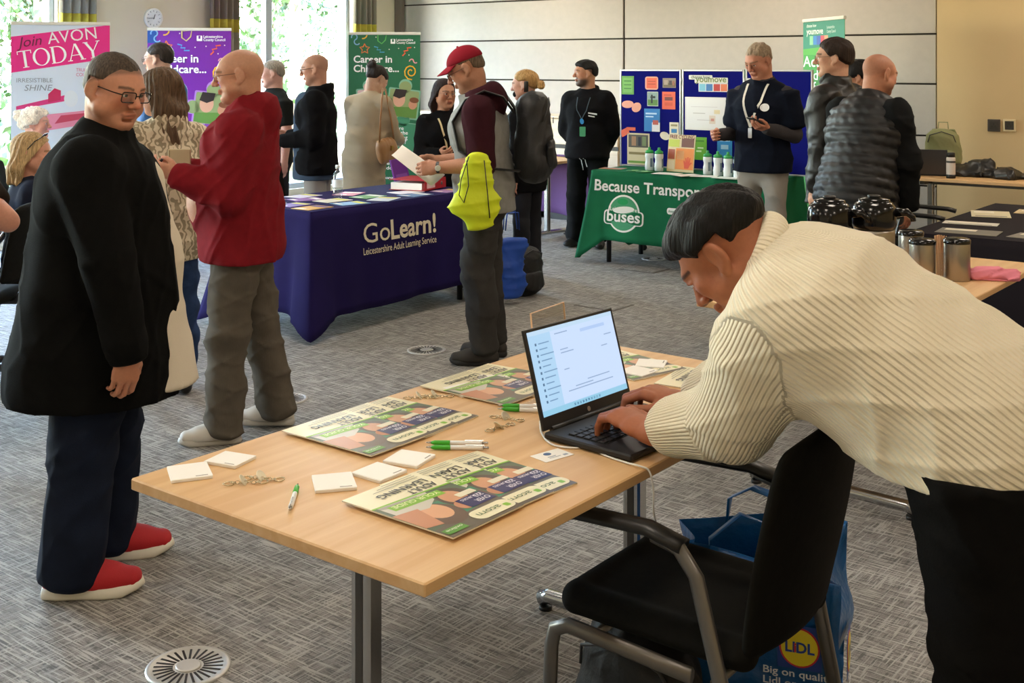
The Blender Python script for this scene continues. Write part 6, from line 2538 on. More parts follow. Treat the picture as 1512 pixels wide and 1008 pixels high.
# leaflets on the charcoal cloth
for a, b_, w, h, cc, lb, rz in ((-1.98, 7.1, .21, .3, '#d9cfae', 'cream leaflet at the far left of the charcoal table', .3), (-1.75, 7.35, .3, .21, '#c9b58a', 'yellowish leaflet at the back of the charcoal table', .1), (-1.95, 6.62, .28, .12, '#dcd8cc', 'long white leaflet in the middle of the charcoal table', .15),
                               (-1.86, 6.28, .3, .2, '#6f6d66', 'grey patterned mat at the front left of the charcoal table', .1), (-1.5, 6.3, .3, .2, '#7a776f', 'grey patterned mat at the front right of the charcoal table', -.1), (-1.5, 7.0, .21, .3, '#b5453a', 'red leaflet at the right of the charcoal table', .2)):
    leaflet(room(a, b_), -YAW + rz, w, h, cc, lb, .7535, group='leaflets on the charcoal table', bands=((.08, .6, .6, .9, '#efe8d6'), (.1, .1, .9, .2, '#8d8674')))

# bench table things: grey laptop, sage rucksack, bottle, black jacket
bl = empty('laptop', room(a_at(1368, 9.5), 9.5, ZT), -YAW + .25, 'grey laptop seen from behind on the bench table', 'laptop')
MB().cbox((-.165, -.11, .002), (.165, .11, .016), .003).build('base', DG, bl)
MB().cbox((-.165, -.004, .0), (.165, .004, .2), .003, mtx=Matrix.Translation((0, -.105, .014)) @ Matrix.Rotation(.2, 4, 'X')).build('lid', M('laptop_lid_grey', '#4b4a4c', .4, .4), bl)
soft_bag('rucksack', room(a_at(1393, 9.82), 9.80), -YAW + .2, (.3, .2, .37), M('sage_canvas', '#8c8e68', .85, bump=(60, .35, .006)), 'sage green rucksack on the bench table against the tan wall', 12, z0=ZT, pocket=True)
wbz = empty('drinks_bottle', room(a_at(1404, 9.3), 9.3, ZT), 0, 'white steel drinks bottle with black lid beside the sage rucksack', 'bottle')
MB().lathe([(.03, 0), (.034, .004), (.034, .03), (.034, .15), (.03, .165)], 18).build('body', M('pale_bottle', '#cfc4bc', .4), wbz)
MB().lathe([(.0345, 0), (.0345, .03)], 18).build('base_band', BLACKPL, wbz)
MB().lathe([(.031, .163), (.031, .195), (.022, .2)], 16).build('lid', BLACKPL, wbz)
MB().lathe([(.0345, .12), (.0345, .135)], 18, cap=False).build('print', M('print_dark', '#3a3836', .5), wbz)
jk = empty('folded_jacket', room(a_at(1463, 9.6), 9.58, ZT), -YAW, 'crumpled black jacket lying on the bench table', 'jacket')
f = Field(.012)
f.limb((-.24, 0, .03), (.2, 0, .02), (.12, .05), (.08, .02), side=(0, 1, 0), k=.04)
f.limb((-.1, .02, .05), (.0, .02, .1), .07, .04, k=.05)
f.limb((.1, -.02, .03), (.36, -.04, .012), (.06, .025), (.035, .012), side=(0, 1, 0), k=.04)
f.warp = folds(44, .014, 1.6)
f.cut(lambda X, Y, Z: .001 - Z + 0 * X + 0 * Y)
V, Q = f.nets()
link_mesh('cloth', np_mesh('cloth', relax(V, Q, 1), Q), BLACKPL, jk)
MB().tube([(-.18, -.09, .03), (-.05, -.1, .045), (.08, -.07, .035), (.2, -.06, .02)], .003, 6).build('zip', M('zip_tape', '#3a3a3c', .5), jk)

# wall sockets
for px, lab, plate in ((1468, 'dark grey wall socket on the tan wall, left of two', '#4c4640'), (1491, 'wall socket with pale surround on the tan wall, right of two', '#d9c9a2')):
    bq = RB1 - .032
    a = a_at(px, bq)
    c = room(a, bq)
    z = HC - (185 - YH) * c.y / F_PX
    o = empty('wall_socket', (c.x, c.y, z), -YAW, lab, 'socket', 'sockets on the tan wall')
    MB().cbox((-.052, -.012, -.052), (.052, 0, .052), .003).build('plate', M('plate_' + plate, plate, .4), o)
    MB().cbox((-.036, -.016, -.036), (.036, -.012, .036), .002).build('insert', M('socket_dark', '#3a3631', .4), o)
    for x, z_ in ((-.012, -.008), (.012, -.008), (0, .012)):
        MB().box((x - .003, -.0175, z_ - .005), (x + .003, -.016, z_ + .005)).build('pin_hole', BLACKPL, o)
# small white table sign on the purple-hung table
ts = empty('table_sign', room(-6.42, 8.75, ZT), -YAW + .5, 'clear table sign on the table behind the bun-haired woman', 'sign')
MB().box((-.08, -.002, 0), (.08, .002, .21), mtx=Matrix.Rotation(-.2, 4, 'X')).build('panel', M('pale_sheet', '#dfe1e6', .5), ts)
MB().box((-.08, -.03, 0), (.08, .05, .003)).build('foot', ACR, ts)


# ------------------------------------------------------------------ the people
FELT = lambda n, c, **k: M(n, c, .85, bump=(160, .25, .004), vary=(40, .06), **k)
DENIM = M('dark_denim', '#161d2d', .85, bump=(260, .3, .003), vary=(12, .25))


def far_person(loc, yaw, H, label, skin, hair, top, trousers, shoe='#151515', topname='jumper', trname='trousers', dist=9, hairkw=None, bodykw=None, topkw=None, trkw=None, group='people at the fair', **kw):
    p = Person(loc, yaw, H, dist=dist, **kw)
    bk = dict(bodykw or {})
    if hair and (hairkw or {}).get('style', 'short') == 'short' and 'scalp' not in bk:
        bk['scalp'] = (hair, .75)
    p.body(skin=skin, label=label, group=group, **bk)
    if hair:
        p.hair(hair_mat(hair), **(hairkw or {}))
    tk = dict(t=.022)
    tk.update(topkw or {})
    p.top(topname, top, **tk)
    if trousers is not None:
        p.trousers(trname, trousers, **(trkw or {}))
    p.shoes(M('shoe_' + shoe, shoe, .5))
    return p


# 1 heavy man in a black jacket over a white shirt, jeans and red trainers
def build_fg_man():
    p = Person((-1.31, 3.75), -78, 1.645, girth=1.24, belly=.11, dist=3.7, head=(-42, 16, -3), shw=1.02, neck_fwd=.03,
               arms={'L': ((-.25, .05, -1), (.0, .15, -1))}, J={'elR': (.285, .06, 1.05), 'wrR': (.315, .12, .775)},
               legs={'R': ((.06, -.07, -1), (.02, -.1, -1), 4), 'L': ((-.09, .04, -1), (-.04, -.04, -1), -2)})
    p.body(skin='#c98d70', brow='#4a372a', stubble=.12, fat=.014, nose=1.15, jaw=1.15, iris='#4b4a3e', red=.55, scalp=('#4d4137', .6),
           hands={'R': dict(palm=(-.8, -.4, 0), curl=.45, thumb=.55, s=1.05, dir=(-.05, -.12, -1)), 'L': dict(palm=(.6, 0, -.6), curl=.5)},
           label='heavy man with glasses, black jacket, dark jeans and red trainers, in front at left', group='people at the fair')
    p.hair(hair_mat('#4d4137'), th=.005, hl=.068, back=-.05, fold=.0008, vox=.004)
    p.glasses(BLACKGL, r=.0019, w=.052, h=.033, round_=.008)
    sp, k = p.spine, p.k
    fw = np.array([0, 1., 0])
    P = p.j['pelvis']

    def bulk(f):
        # the jacket hangs away from the back and over the stomach
        f.limb(p.j['chest'] - fw * .05, P + np.array([0, -.125, -.27]), (.2, .125), (.215, .165), side=(1, 0, 0), k=.06)
        f.limb(p.j['chest'] + fw * .03, P + np.array([0, .11, -.26]), (.19, .13), (.2, .14), side=(1, 0, 0), k=.06)
        S, E_, W_ = p.j['shR'], p.j['elR'], p.j['wrR']
        f.limb(S, E_, .076, .074, k=.012)
        f.limb(E_, W_ - (W_ - E_) * .1, .074, .058, k=.012, flat=.4)
        f.limb(P + np.array([0, 0, .42]), p.j['neck'], (.17, .14), (.085, .08), side=(1, 0, 0), k=.04)
    p.top('jacket', M('black_fleece', '#0b0b0a', .95, bump=(300, .35, .003), vary=(60, .2)), t=.045, hem=-.32, flare=.03, arm=.02, collar=.02, fold=.006, seed=4, more=bulk, vox=.008, neck_r=.075, arm_k=.012, front=lambda X, Y, Z: Y - np.interp(Z, [.5, .8, 1.1, 1.25, 1.32], [.262, .255, .228, .19, .165]) + 0 * X)

    def shirt(f):
        f.limb(p.j['chest'] + fw * .055, P + np.array([-.0, .18, -.28]), (.1, .12), (.14, .125), side=(1, 0, 0), k=.06)
        f.torus(p.j['neck'] + fw * .015 - sp * .01, (0, .35, 1), (.07, .07), .011, k=.01, sq=1.4)
    p.top('shirt', M('white_shirt', '#d9cdb8', .8, bump=(200, .15, .003)), t=.02, hem=-.30, fold=.004, seed=8, arms='', more=shirt, vox=.009)
    p.trousers('jeans', DENIM, t=.035, hemw=1.5, fold=.007, seed=11, length=1.03, vox=.008)
    p.shoes(M('red_mesh', '#b3161f', .7, bump=(400, .4, .002)), M('white_rubber', '#e2dccb', .6), sole_t=.026, wide=1.1, scale=1.17, lace=M('red_lace', '#9c1018', .7), label='red running shoe with white sole')
    return p


# 2 bald man in a maroon hooded top
def build_maroon():
    p = Person((-1.175, 5.17), 95, 1.675, girth=1.16, belly=.1, dist=5.1, head=(4, 8, 0),
               arms={'L': ((-.16, .12, -1), (.18, 1, .42)), 'R': ((.2, .2, -1), (-.2, 1, .3))},
               legs={'L': ((-.03, .13, -1), (0, .04, -1), -8), 'R': ((.04, -.13, -1), (.02, -.22, -1), 6)})
    p.body(skin='#d0997c', brow='#8a6a55', stubble=0, scalp=('#c89a80', .3), fat=.008, nose=1.1, jaw=1.05, red=.5,
           hands={'L': dict(palm=(.8, 0, .5), curl=.45, thumb=.5, dir=(.12, 1, .25)), 'R': dict(palm=(-.8, 0, .5), curl=.5, dir=(-.2, 1, .2))},
           label='bald man with glasses in a maroon hooded top and grey trousers, side-on', group='people at the fair')
    p.glasses(M('brown_frame', '#5a3020', .3), r=.0012, w=.046, h=.03)
    MAR = M('maroon_cotton', '#7e1a22', .9, bump=(220, .3, .003), vary=(30, .08))
    p.top('hooded_top', MAR, t=.03, hem=-.13, hood=1.0, arm=.022, fold=.009, seed=21, vox=.008, collar=.018)
    p.trousers('trousers', M('grey_cord', '#5d564c', .9, bump=((300, 300, 20), .3, .003), vary=(14, .12)), t=.02, hemw=1.35, fold=.0075, seed=22, length=1.05, vox=.008)
    p.shoes(M('white_trainer', '#cfcac0', .6), M('trainer_sole', '#b7b2a8', .6))
    MB().tube([p.j['neck'] + np.array([-.06, .1, -.03]), p.j['neck'] + np.array([-.075, .15, -.12]), p.j['neck'] + np.array([-.07, .165, -.22])], .004, 6).build('drawstring', M('cord_maroon', '#5d1018', .8), p.ob)
    return p


# 3 long-haired woman in a cream patterned cardigan
def build_cardigan():
    p = Person((-1.705, 5.78), 42, 1.575, girth=1.05, dist=5.7, head=(25, 6, 0),
               arms={'L': ((-.2, .35, -.9), (-.05, .45, 1)), 'R': ((.25, .1, -1), (-.3, 1, -.1))},
               legs={'L': ((-.04, .05, -1), (0, -.02, -1), 30), 'R': ((.05, -.03, -1), (0, -.02, -1), 20)})
    p.body(skin='#cf9d86', brow='#5a4030', female=True, hands={'L': dict(palm=(.5, .6, 0), curl=.6), 'R': dict(curl=.5)}, label='woman with long brown hair in a cream patterned hooded cardigan, back turned', group='people at the fair', eyes=True)
    p.hair(hair_mat('#5e4a37'), 'long', th=.016, hl=.11, length=.34, vox=.006, fold=.004)
    m = bpy.data.materials.new('cream_pattern_knit')
    m.use_nodes = True
    nt = m.node_tree
    L = nt.links.new
    b = nt.nodes['Principled BSDF']
    b.inputs['Roughness'].default_value = .95
    tc = nt.nodes.new('ShaderNodeTexCoord')
    vo = nt.nodes.new('ShaderNodeTexWave')
    vo.inputs['Scale'].default_value = 9
    vo.inputs['Distortion'].default_value = 9
    vo.inputs['Detail'].default_value = 1
    vo.inputs['Detail Scale'].default_value = 3
    cr = nt.nodes.new('ShaderNodeValToRGB')
    cr.color_ramp.interpolation = 'CONSTANT'
    cr.color_ramp.elements[0].color = (*srgb('#978a70'), 1)
    cr.color_ramp.elements[1].position = .42
    cr.color_ramp.elements[1].color = (*srgb('#d6c9ad'), 1)
    L(tc.outputs['Object'], vo.inputs[0])
    L(vo.outputs['Fac'], cr.inputs[0])
    L(cr.outputs[0], b.inputs['Base Color'])
    p.top('cardigan', m, t=.03, hem=-.2, hood=.8, arm=.022, fold=.007, seed=31)
    p.trousers('jeans', M('blue_denim', '#2c3f63', .85, vary=(14, .3), bump=(260, .3, .003)), t=.012, fold=.007, seed=32, hemw=.9, length=.85)
    p.shoes(M('black_leather', '#101010', .35), boot=.1, name='boot')
    return p


# 12 man in a red cap
def build_cap():
    p = Person((-.15, 6.47), 86, 1.715, girth=1.03, lean=4, dist=6.4, head=(2, 28, 0), neck_fwd=.02,
               arms={'L': ((-.1, -.08, -1), (.12, 1, -.08)), 'R': ((.12, .1, -1), (-.1, 1, -.05))},
               legs={'L': ((-.03, .07, -1), (0, -.1, -1), 4), 'R': ((.04, .0, -1), (0, -.1, -1), 12)})
    p.body(skin='#b98468', brow='#5b4a3a', stubble=.25, nose=1.15, bare=('L', 'R'),
           hands={'L': dict(palm=(.9, 0, -.2), curl=.85, thumb=.8), 'R': dict(palm=(-.9, 0, -.2), curl=.8, thumb=.8)},
           label='man in a red baseball cap, grey gilet and dark trousers, reading a leaflet', group='people at the fair')
    p.hair(hair_mat('#6b5a48'), th=.003, hl=.06, back=-.04, fold=.0005)
    PLUM = M('plum_fleece', '#3a1a22', .92, bump=(200, .3, .003), vary=(30, .1))
    p.top('hooded_top', PLUM, t=.018, hem=.1, hood=1.15, arm=.026, sleeve=.62, fold=.006, seed=41, vox=.0085, cuff=False)
    p.top('gilet', M('grey_fleece', '#8b8a86', .95, bump=(180, .35, .004), vary=(30, .08)), t=.036, hem=-.1, arms='', fold=.008, seed=42, collar=.014, neck_r=.085)
    p.trousers('trousers', M('charcoal_trousers', '#3a3836', .85, bump=(200, .25, .003), vary=(20, .12)), t=.02, fold=.009, seed=43, hemw=1.25, length=.98)
    p.shoes(M('walking_boot', '#2c2722', .7, bump=(120, .4, .003)), M('boot_sole', '#1a1816', .7), boot=.03, wide=1.12, lace=M('boot_lace', '#7d7568', .7), name='boot')
    # the cap
    CAP = M('red_cap', '#8a1d2c', .85, bump=(220, .3, .002))
    f = Field(p.vox(.0045))
    f.ball(p.HT((0, -.018, .045)), tuple(np.array((.083, .107, .088)) * p.hs), rot=p.hR)

    def cc(X, Y, Z):
        n = p.hR @ np.array([0, -.12, 1.])
        o = p.HT((0, 0, .048))
        return -((X - o[0]) * n[0] + (Y - o[1]) * n[1] + (Z - o[2]) * n[2])
    f.cut(cc)
    cap = p.child('cap', f, CAP)

    def br(u, t):
        a = (u - .5) * 2.1
        r = .098 + t * .075 * math.cos(a * .75)
        x = math.sin(a) * (.082 + t * .012)
        y = -.018 + .0 + math.cos(a) * .098 + t * .078 * math.cos(a * .7)
        return tuple(p.HT((x, y, .054 + .012 * math.cos(a * 1.4) - t * .02 - (x / .09) ** 2 * .008)))
    brim = MB().grid(br, 16, 5).build('brim', CAP, cap)
    md = brim.modifiers.new('thick', 'SOLIDIFY')
    md.thickness = .004
    MB().sphere(p.HT((0, -.018, .134)), .007, 8, 6).build('button', CAP, cap)
    p.glasses(BLACKGL, r=.0012, w=.046, h=.03, lens=False)
    # wrist watch on the near arm
    w, e = p.j['wrL'], p.j['elL']
    ax = unit(w - e)
    c = w - ax * .015
    o = MB().lathe([(.032, -.009), (.033, 0), (.032, .009)], 20, mtx=frame_mtx(c, np.cross(ax, (0, 0, 1)), np.cross(ax, np.cross(ax, (0, 0, 1)))), cap=False).build('wrist_watch', BLACKPL, p.ob)
    MB().lathe([(.016, 0), (.016, .006), (.012, .008)], 16, mtx=frame_mtx(c + np.array([-.031, 0, 0]), (0, 0, 1), (0, 1, 0)), cap=True).build('watch_face', M('watch_face', '#d8d6cf', .3), o)
    return p



# 19 man in a cream ribbed jumper bending over the laptop
def rib_mat():
    m = bpy.data.materials.new('cream_rib_knit')
    m.use_nodes = True
    nt = m.node_tree
    L = nt.links.new
    b = nt.nodes['Principled BSDF']
    b.inputs['Base Color'].default_value = (*srgb('#f1e6ca'), 1)
    b.inputs['Roughness'].default_value = .9
    b.inputs['Specular IOR Level'].default_value = .2
    b.inputs['Sheen Weight'].default_value = .25
    at = nt.nodes.new('ShaderNodeAttribute')
    at.attribute_name = 'rib'
    sn = nt.nodes.new('ShaderNodeMath')
    sn.operation = 'SINE'
    L(at.outputs['Fac'], sn.inputs[0])
    ab = nt.nodes.new('ShaderNodeMapRange')
    ab.inputs['From Min'].default_value = -1
    ab.inputs['From Max'].default_value = .6
    L(sn.outputs[0], ab.inputs['Value'])
    tc = nt.nodes.new('ShaderNodeTexCoord')
    n = nt.nodes.new('ShaderNodeTexNoise')
    n.inputs['Scale'].default_value = 240
    L(tc.outputs['Object'], n.inputs['Vector'])
    ad = nt.nodes.new('ShaderNodeMath')
    ad.operation = 'MULTIPLY_ADD'
    L(n.outputs['Fac'], ad.inputs[0])
    ad.inputs[1].default_value = .35
    L(ab.outputs[0], ad.inputs[2])
    bp = nt.nodes.new('ShaderNodeBump')
    bp.inputs['Strength'].default_value = .75
    bp.inputs['Distance'].default_value = .004
    L(ad.outputs[0], bp.inputs['Height'])
    L(bp.outputs[0], b.inputs['Normal'])
    return m


def build_bender():
    yaw = 65
    Wj = dict(pelvis=(.87, 2.22, .955), waist=(.775, 2.27, 1.035), chest=(.65, 2.35, 1.12), upper=(.60, 2.40, 1.165), neck=(.545, 2.43, 1.20),
              shL=(.525, 2.285, 1.13), shR=(.635, 2.565, 1.15), elL=(.462, 2.45, .885), wrL=(.306, 2.65, .797), elR=(.565, 2.68, .91), wrR=(.418, 2.86, .80),
              head=(.448, 2.44, 1.225), hipL=(.835, 2.12, .93), hipR=(.91, 2.31, .93), knL=(.86, 2.1, .5), knR=(.93, 2.3, .5), anL=(.92, 2.1, .085), anR=(1.0, 2.3, .085))
    p = Person((.9, 2.2), yaw, 1.8, dist=2.2, head=(-6, 50, 0), Wj=Wj, girth=1.0)
    loc = lambda v: p.to_local((p.loc.x + v[0], p.loc.y + v[1], v[2]))
    lap = loc((-.60, .80, 0))
    p.body(skin='#a8694a', brow='#1a120e', stubble=.12, nose=1.1, iris='#2a1a12', red=.35,
           hands={'L': dict(dir=loc((-.46, .62, .14)), palm=(0, 0, -1), curls=(.62, .66, .62, .55), thumb=.02, s=1.12, spread=.12), 'R': dict(dir=loc((-.72, .42, .14)), palm=(0, 0, -1), curls=(.66, .66, .62, .55), thumb=.2, s=1.12, spread=.12)},
           label='young man in a cream ribbed jumper bending over the laptop', group='people at the fair')
    p.hair(hair_mat('#0c0a09'), 'swept', th=.017, hl=.066, back=.0, fold=.0028, vox=.004, top=.012)
    j, sp = p.j, p.spine
    dn = np.array([0, 0, -1.])

    def slack(f):
        # loose wool hangs below the chest and drapes over the hip
        f.limb(j['chest'] + dn * .05, j['pelvis'] + dn * .06, (.17, .15), (.185, .15), side=p.sidev, k=.06)
        f.limb(j['waist'] - dn * .02, j['pelvis'] - dn * .03, (.17, .15), (.18, .16), side=p.sidev, k=.05)
        f.limb(j['shL'], j['elL'], .092, .084, k=.04)
        f.limb(j['elL'], j['wrL'] + (j['elL'] - j['wrL']) * .32, .082, .058, k=.03, flat=.5)
        f.limb(j['shR'], j['elR'], .085, .08, k=.04)
        f.limb(j['elR'], j['wrR'] + (j['elR'] - j['wrR']) * .35, .078, .055, k=.03, flat=.5)
        f.limb(j['upper'], j['neck'] + (j['upper'] - j['neck']) * .5, .11, .09, k=.04, flat=.4)

    bones = [(j['pelvis'] - sp * .2, j['neck'], .17, 112), (j['shL'] + (j['elL'] - j['shL']) * .15, j['elL'], .09, 62), (j['elL'], j['wrL'], .075, 62),
             (j['shR'] + (j['elR'] - j['shR']) * .15, j['elR'], .085, 62), (j['elR'], j['wrR'], .07, 62)]

    def ribs(V):
        best = np.full(len(V), 1e3)
        val = np.zeros(len(V))
        for a, b, r, n in bones:
            ab = b - a
            t = np.clip((V - a) @ ab / ab.dot(ab), 0, 1)
            q = V - a - t[:, None] * ab
            d = np.linalg.norm(q, axis=1) / r
            ax = unit(ab)
            u = unit(np.array([0, 0, 1.]) - ax * ax[2])
            w = np.cross(ax, u)
            ang = np.arctan2(q @ w, q @ u)
            m = d < best
            best = np.where(m, d, best)
            val = np.where(m, ang * n, val)
        return {'rib': val}
    RIB = rib_mat()
    p.top('jumper', RIB, t=.045, hem=-.083, arm=.02, fold=.006, seed=52, sleeve=.9, vox=.0065, more=slack, extra=ribs, cuff=False, smooth=2, freq=.75)
    # rolled neck
    f = Field(.005)
    ax = unit(p.HT((0, -.03, -.06)) - j['upper'])
    f.torus(j['neck'] + ax * .045, ax, (.083, .083), .022, sq=1.35, side=p.sidev)

    def rr(V):
        q = V - j['neck']
        u = unit(np.cross(ax, (0, 0, 1.)))
        return {'rib': np.arctan2(q @ np.cross(ax, u), q @ u) * 60}
    p.child('neckband', f, RIB, 1, extra=rr)
    p.trousers('trousers', M('black_trousers', '#0c0b0a', .9, bump=(200, .25, .003), vary=(30, .2)), t=.035, hemw=1.3, fold=.008, seed=53, vox=.009, top=.1)
    p.shoes(M('black_shoe', '#141414', .4))
    return p


def puffer(p, period=.058, amp=.012):
    sp, o = p.spine, p.j['pelvis']

    def w(X, Y, Z):
        h = (X - o[0]) * sp[0] + (Y - o[1]) * sp[1] + (Z - o[2]) * sp[2]
        return amp * (.6 - np.abs(np.sin(h * math.pi / period)) ** .6) + .0025 * np.sin(X * 90 + h * 60) * np.sin(Y * 80)
    return w


fg = build_fg_man()
maroon = build_maroon()
cardi = build_cardigan()
capm = build_cap()
bender = build_bender()

BLACKC = M('black_cotton', '#0e0d0f', .9, bump=(220, .3, .003), vary=(40, .15))
BLACKT = M('black_tracksuit', '#0d0d0e', .85, bump=(220, .25, .003), vary=(30, .15))
NAVYT = M('navy_cotton', '#0e1320', .9, bump=(220, .3, .003), vary=(40, .12))
LEATHER = M('black_leather_jacket', '#100e0c', .48, bump=(60, .3, .005))
SITL = {'R': ((.12, 1, -.06), (0, .06, -1), 5), 'L': ((-.12, 1, -.06), (0, .06, -1), -5)}

# 4 man in a blue hooded jacket
p4 = far_person((-2.71, 9.1), 76, 1.77, 'man with glasses in a blue hooded jacket beside the purple banner', '#c9a08c', '#2e2622', M('blue_shell', '#2a5c96', .6, bump=(90, .3, .006)), M('dark_trousers', '#26262a', .85),
                topname='hooded_jacket', dist=9, head=(6, 5, 0), topkw=dict(t=.035, hood=1.0, hem=-.25, fold=.01, seed=61, arm=.02), hairkw=dict(th=.012, hl=.066), bodykw=dict(brow='#2e2622'))
p4.glasses(M('brown_frame'), r=.0015, lens=False)
# 5 white-haired woman, seated by the pink banner
p5 = far_person((-3.72, 9.2), -82, 1.62, 'seated woman with white curly hair in front of the pink banner', '#d79f8c', '#e3d6c4', M('pale_mint_top', '#c9d6cb', .85), M('dark_trousers'),
                topname='blouse', dist=9, legs=SITL, head=(0, 0, 0), hairkw=dict(style='up', th=.024, hl=.066, fold=.009, side_len=-.02), topkw=dict(seed=62), bodykw=dict(female=True, brow='#a08a76'))
# 6 blonde woman with sunglasses pushed up, seated
p6 = far_person((-2.70, 6.6), -58, 1.58, 'seated blonde woman with sunglasses on her hair, behind the heavy man', '#c98f76', '#b59468', M('navy_blouse', '#1b1e2c', .85), M('dark_trousers'),
                topname='blouse', dist=6.6, legs=SITL, head=(-20, 10, 0), hairkw=dict(style='long', th=.014, hl=.11, length=.17, fold=.003), topkw=dict(seed=63), bodykw=dict(female=True, brow='#7a5c3c', bare=('R', 'L')))
b = MB()
for g in (-1, 1):
    b.tube([p6.HT((x, z, y)) for x, y, z in [(g * .033 + .024 * math.cos(a), .118 + .012 * math.sin(a), .045 + .008 * math.sin(a)) for a in np.linspace(0, 6.28, 13)[:-1]]], .003, 6, closed=True)
    b.tube([p6.HT((g * .055, .045, .115)), p6.HT((g * .092, .01, .08)), p6.HT((g * .095, -.02, .03))], .0028, 6)
b.build('sunglasses', BLACKGL, p6.ob)
# 7 person at the edge of the picture: only an elbow shows
p7 = Person((-2.46, 4.75), 178, 1.62, girth=1.2, dist=4.6, Wj={'elL': (-1.985, 4.6, 1.025), 'wrL': (-2.15, 4.47, 1.2)})
p7.body(skin='#d39a82', brow='#6a4a38', female=True, bare=('L', 'Lu', 'R'), label='person whose bare elbow shows at the left edge', group='people at the fair', hands={'L': dict(palm=(1, 0, 0), curl=.5)})
p7.hair(hair_mat('#6a5038'), 'long', length=.2, hl=.11)
p7.top('tunic', M('brown_tunic', '#2c2520', .9), t=.022, hem=-.25, sleeve=.42, seed=64)
p7.trousers('trousers', M('dark_trousers'), t=.012)
p7.shoes(M('shoe_#151515', '#151515', .5))
wq = p7.j['wrL'] + (p7.j['elL'] - p7.j['wrL']) * .14
axq = unit(p7.j['wrL'] - p7.j['elL'])
MB().tube([wq + (np.cross(axq, (1, 0, 0)) * math.cos(a) + np.cross(axq, np.cross(axq, (1, 0, 0))) * math.sin(a)) * .036 for a in np.linspace(0, 6.28, 15)[:-1]], .005, 6, closed=True).build('bracelet', STEEL, p7.ob)
# 8 man in a dotted dark shirt by the window
p8 = far_person((-2.0, 9.95), 128, 1.64, 'man in a dark dotted short-sleeved shirt in front of the window', '#c7988a', '#8c8378', M('dotted_shirt', '#1c1e1c', .85), M('dark_trousers'), topname='shirt', dist=10, head=(-30, 8, 0),
                topkw=dict(sleeve=.35, seed=65), bodykw=dict(bare=('L', 'R', 'Lu', 'Ru'), brow='#7d6a5c'), hairkw=dict(th=.004, hl=.066, fold=.0006))
# 9 bald man in a black hooded jacket
p9 = far_person((-1.49, 9.05), 88, 1.685, 'bald man with glasses in a black hooded jacket behind the purple table', '#bd8a72', None, BLACKC, M('stone_trousers', '#8d8883', .85), topname='hooded_jacket', dist=9, head=(4, 10, 0),
                arms={'L': ((-.12, -.02, -1), (.1, 1, -.12)), 'R': ((.12, .1, -1), (-.1, 1, -.05))}, topkw=dict(t=.034, hood=.8, hem=-.13, arm=.022, fold=.008, seed=66, flare=.01, front=lambda X, Y, Z: np.where(np.abs(X) < .085, Y - .12, -1.0) + 0 * Z), bodykw=dict(brow='#4a3a30', scalp=('#8a6a58', .35), stubble=.25, hands={'L': dict(palm=(.9, 0, 0), curl=.5), 'R': dict(palm=(-.9, 0, 0), curl=.5)}))
p9.glasses(BLACKGL, r=.0018, lens=False)


def tee(f):
    f.limb(p9.j['chest'] + np.array([0, .085, .08]), p9.j['pelvis'] + np.array([0, .105, -.12]), (.1, .075), (.12, .08), side=(1, 0, 0), k=.04)


p9.top('t_shirt', M('slate_cotton', '#3d4a5b', .85), t=.02, hem=-.17, arms='', fold=.005, seed=67, more=tee)
# 10 woman in a taupe dress coat leaning over the table
p10 = far_person((-1.22, 9.75), -24, 1.62, 'woman in a long taupe coat bending over the far table, back turned', '#c39a80', '#2b211c', M('taupe_coat', '#a8977d', .8, bump=(80, .2, .004)), None, topname='coat', dist=9.6, lean=10, head=(-20, 42, 0), neck_fwd=.02,
                 arms={'R': ((.1, .35, -1), (-.25, 1, -.3)), 'L': ((-.1, .35, -1), (.25, 1, -.3))}, hairkw=dict(style='up', th=.014, hl=.06), topkw=dict(t=.024, hem=-.62, flare=.03, fold=.007, seed=68), bodykw=dict(female=True, brow='#2b211c'))
# belt line of the coat and tights
f_ = Field(.009)
f_.torus(p10.j['waist'] + p10.spine * .0, p10.spine, (.155 * p10.k, .118 * p10.k), .012, sq=1.6, side=p10.sidev)
p10.child('belt', f_, M('taupe_belt', '#8f7f6c', .8))
# 11 dark-haired woman in black behind the purple cloth
p11 = far_person((-.52, 8.95), 203, 1.475, 'woman in black with long dark hair and a lanyard behind the purple table', '#b78468', '#2a1c1a', BLACKC, M('dark_trousers'), topname='cardigan', dist=8.9, head=(8, 4, 0), girth=1.1,
                 arms={'R': ((.2, .15, -1), (-.45, 1, .1)), 'L': ((-.3, .2, -1), (.3, 1, .05))}, hairkw=dict(style='long', th=.014, hl=.11, length=.2), topkw=dict(t=.022, seed=69, hem=-.12), bodykw=dict(female=True, brow='#2a1c1a', lips='#8a3b3a', hands={'R': dict(palm=(-.6, 0, .5), curl=.6), 'L': dict(palm=(.6, 0, .5), curl=.6)}))
p11.glasses(M('thin_frame', '#6b5a4a', .3, .5), r=.0009, lens=False)
# 13 woman with a blonde bun
p13 = far_person((.115, 9.0), 62, 1.55, 'woman with a blonde bun and black headset behind the red-capped man', '#c3917c', '#a07c4c', BLACKC, M('dark_trousers'), topname='jacket', dist=9, head=(10, 8, 0), hairkw=dict(style='bun', th=.012, hl=.066, fold=.002), topkw=dict(t=.03, seed=70, hem=-.2), bodykw=dict(female=True))
f_ = Field(p13.vox(.0045))
f_.ball(p13.HT((0, .05, -.062)), tuple(np.array((.056, .058, .036)) * p13.hs), rot=p13.hR)
p13.child('face_mask', f_, BLACKC)
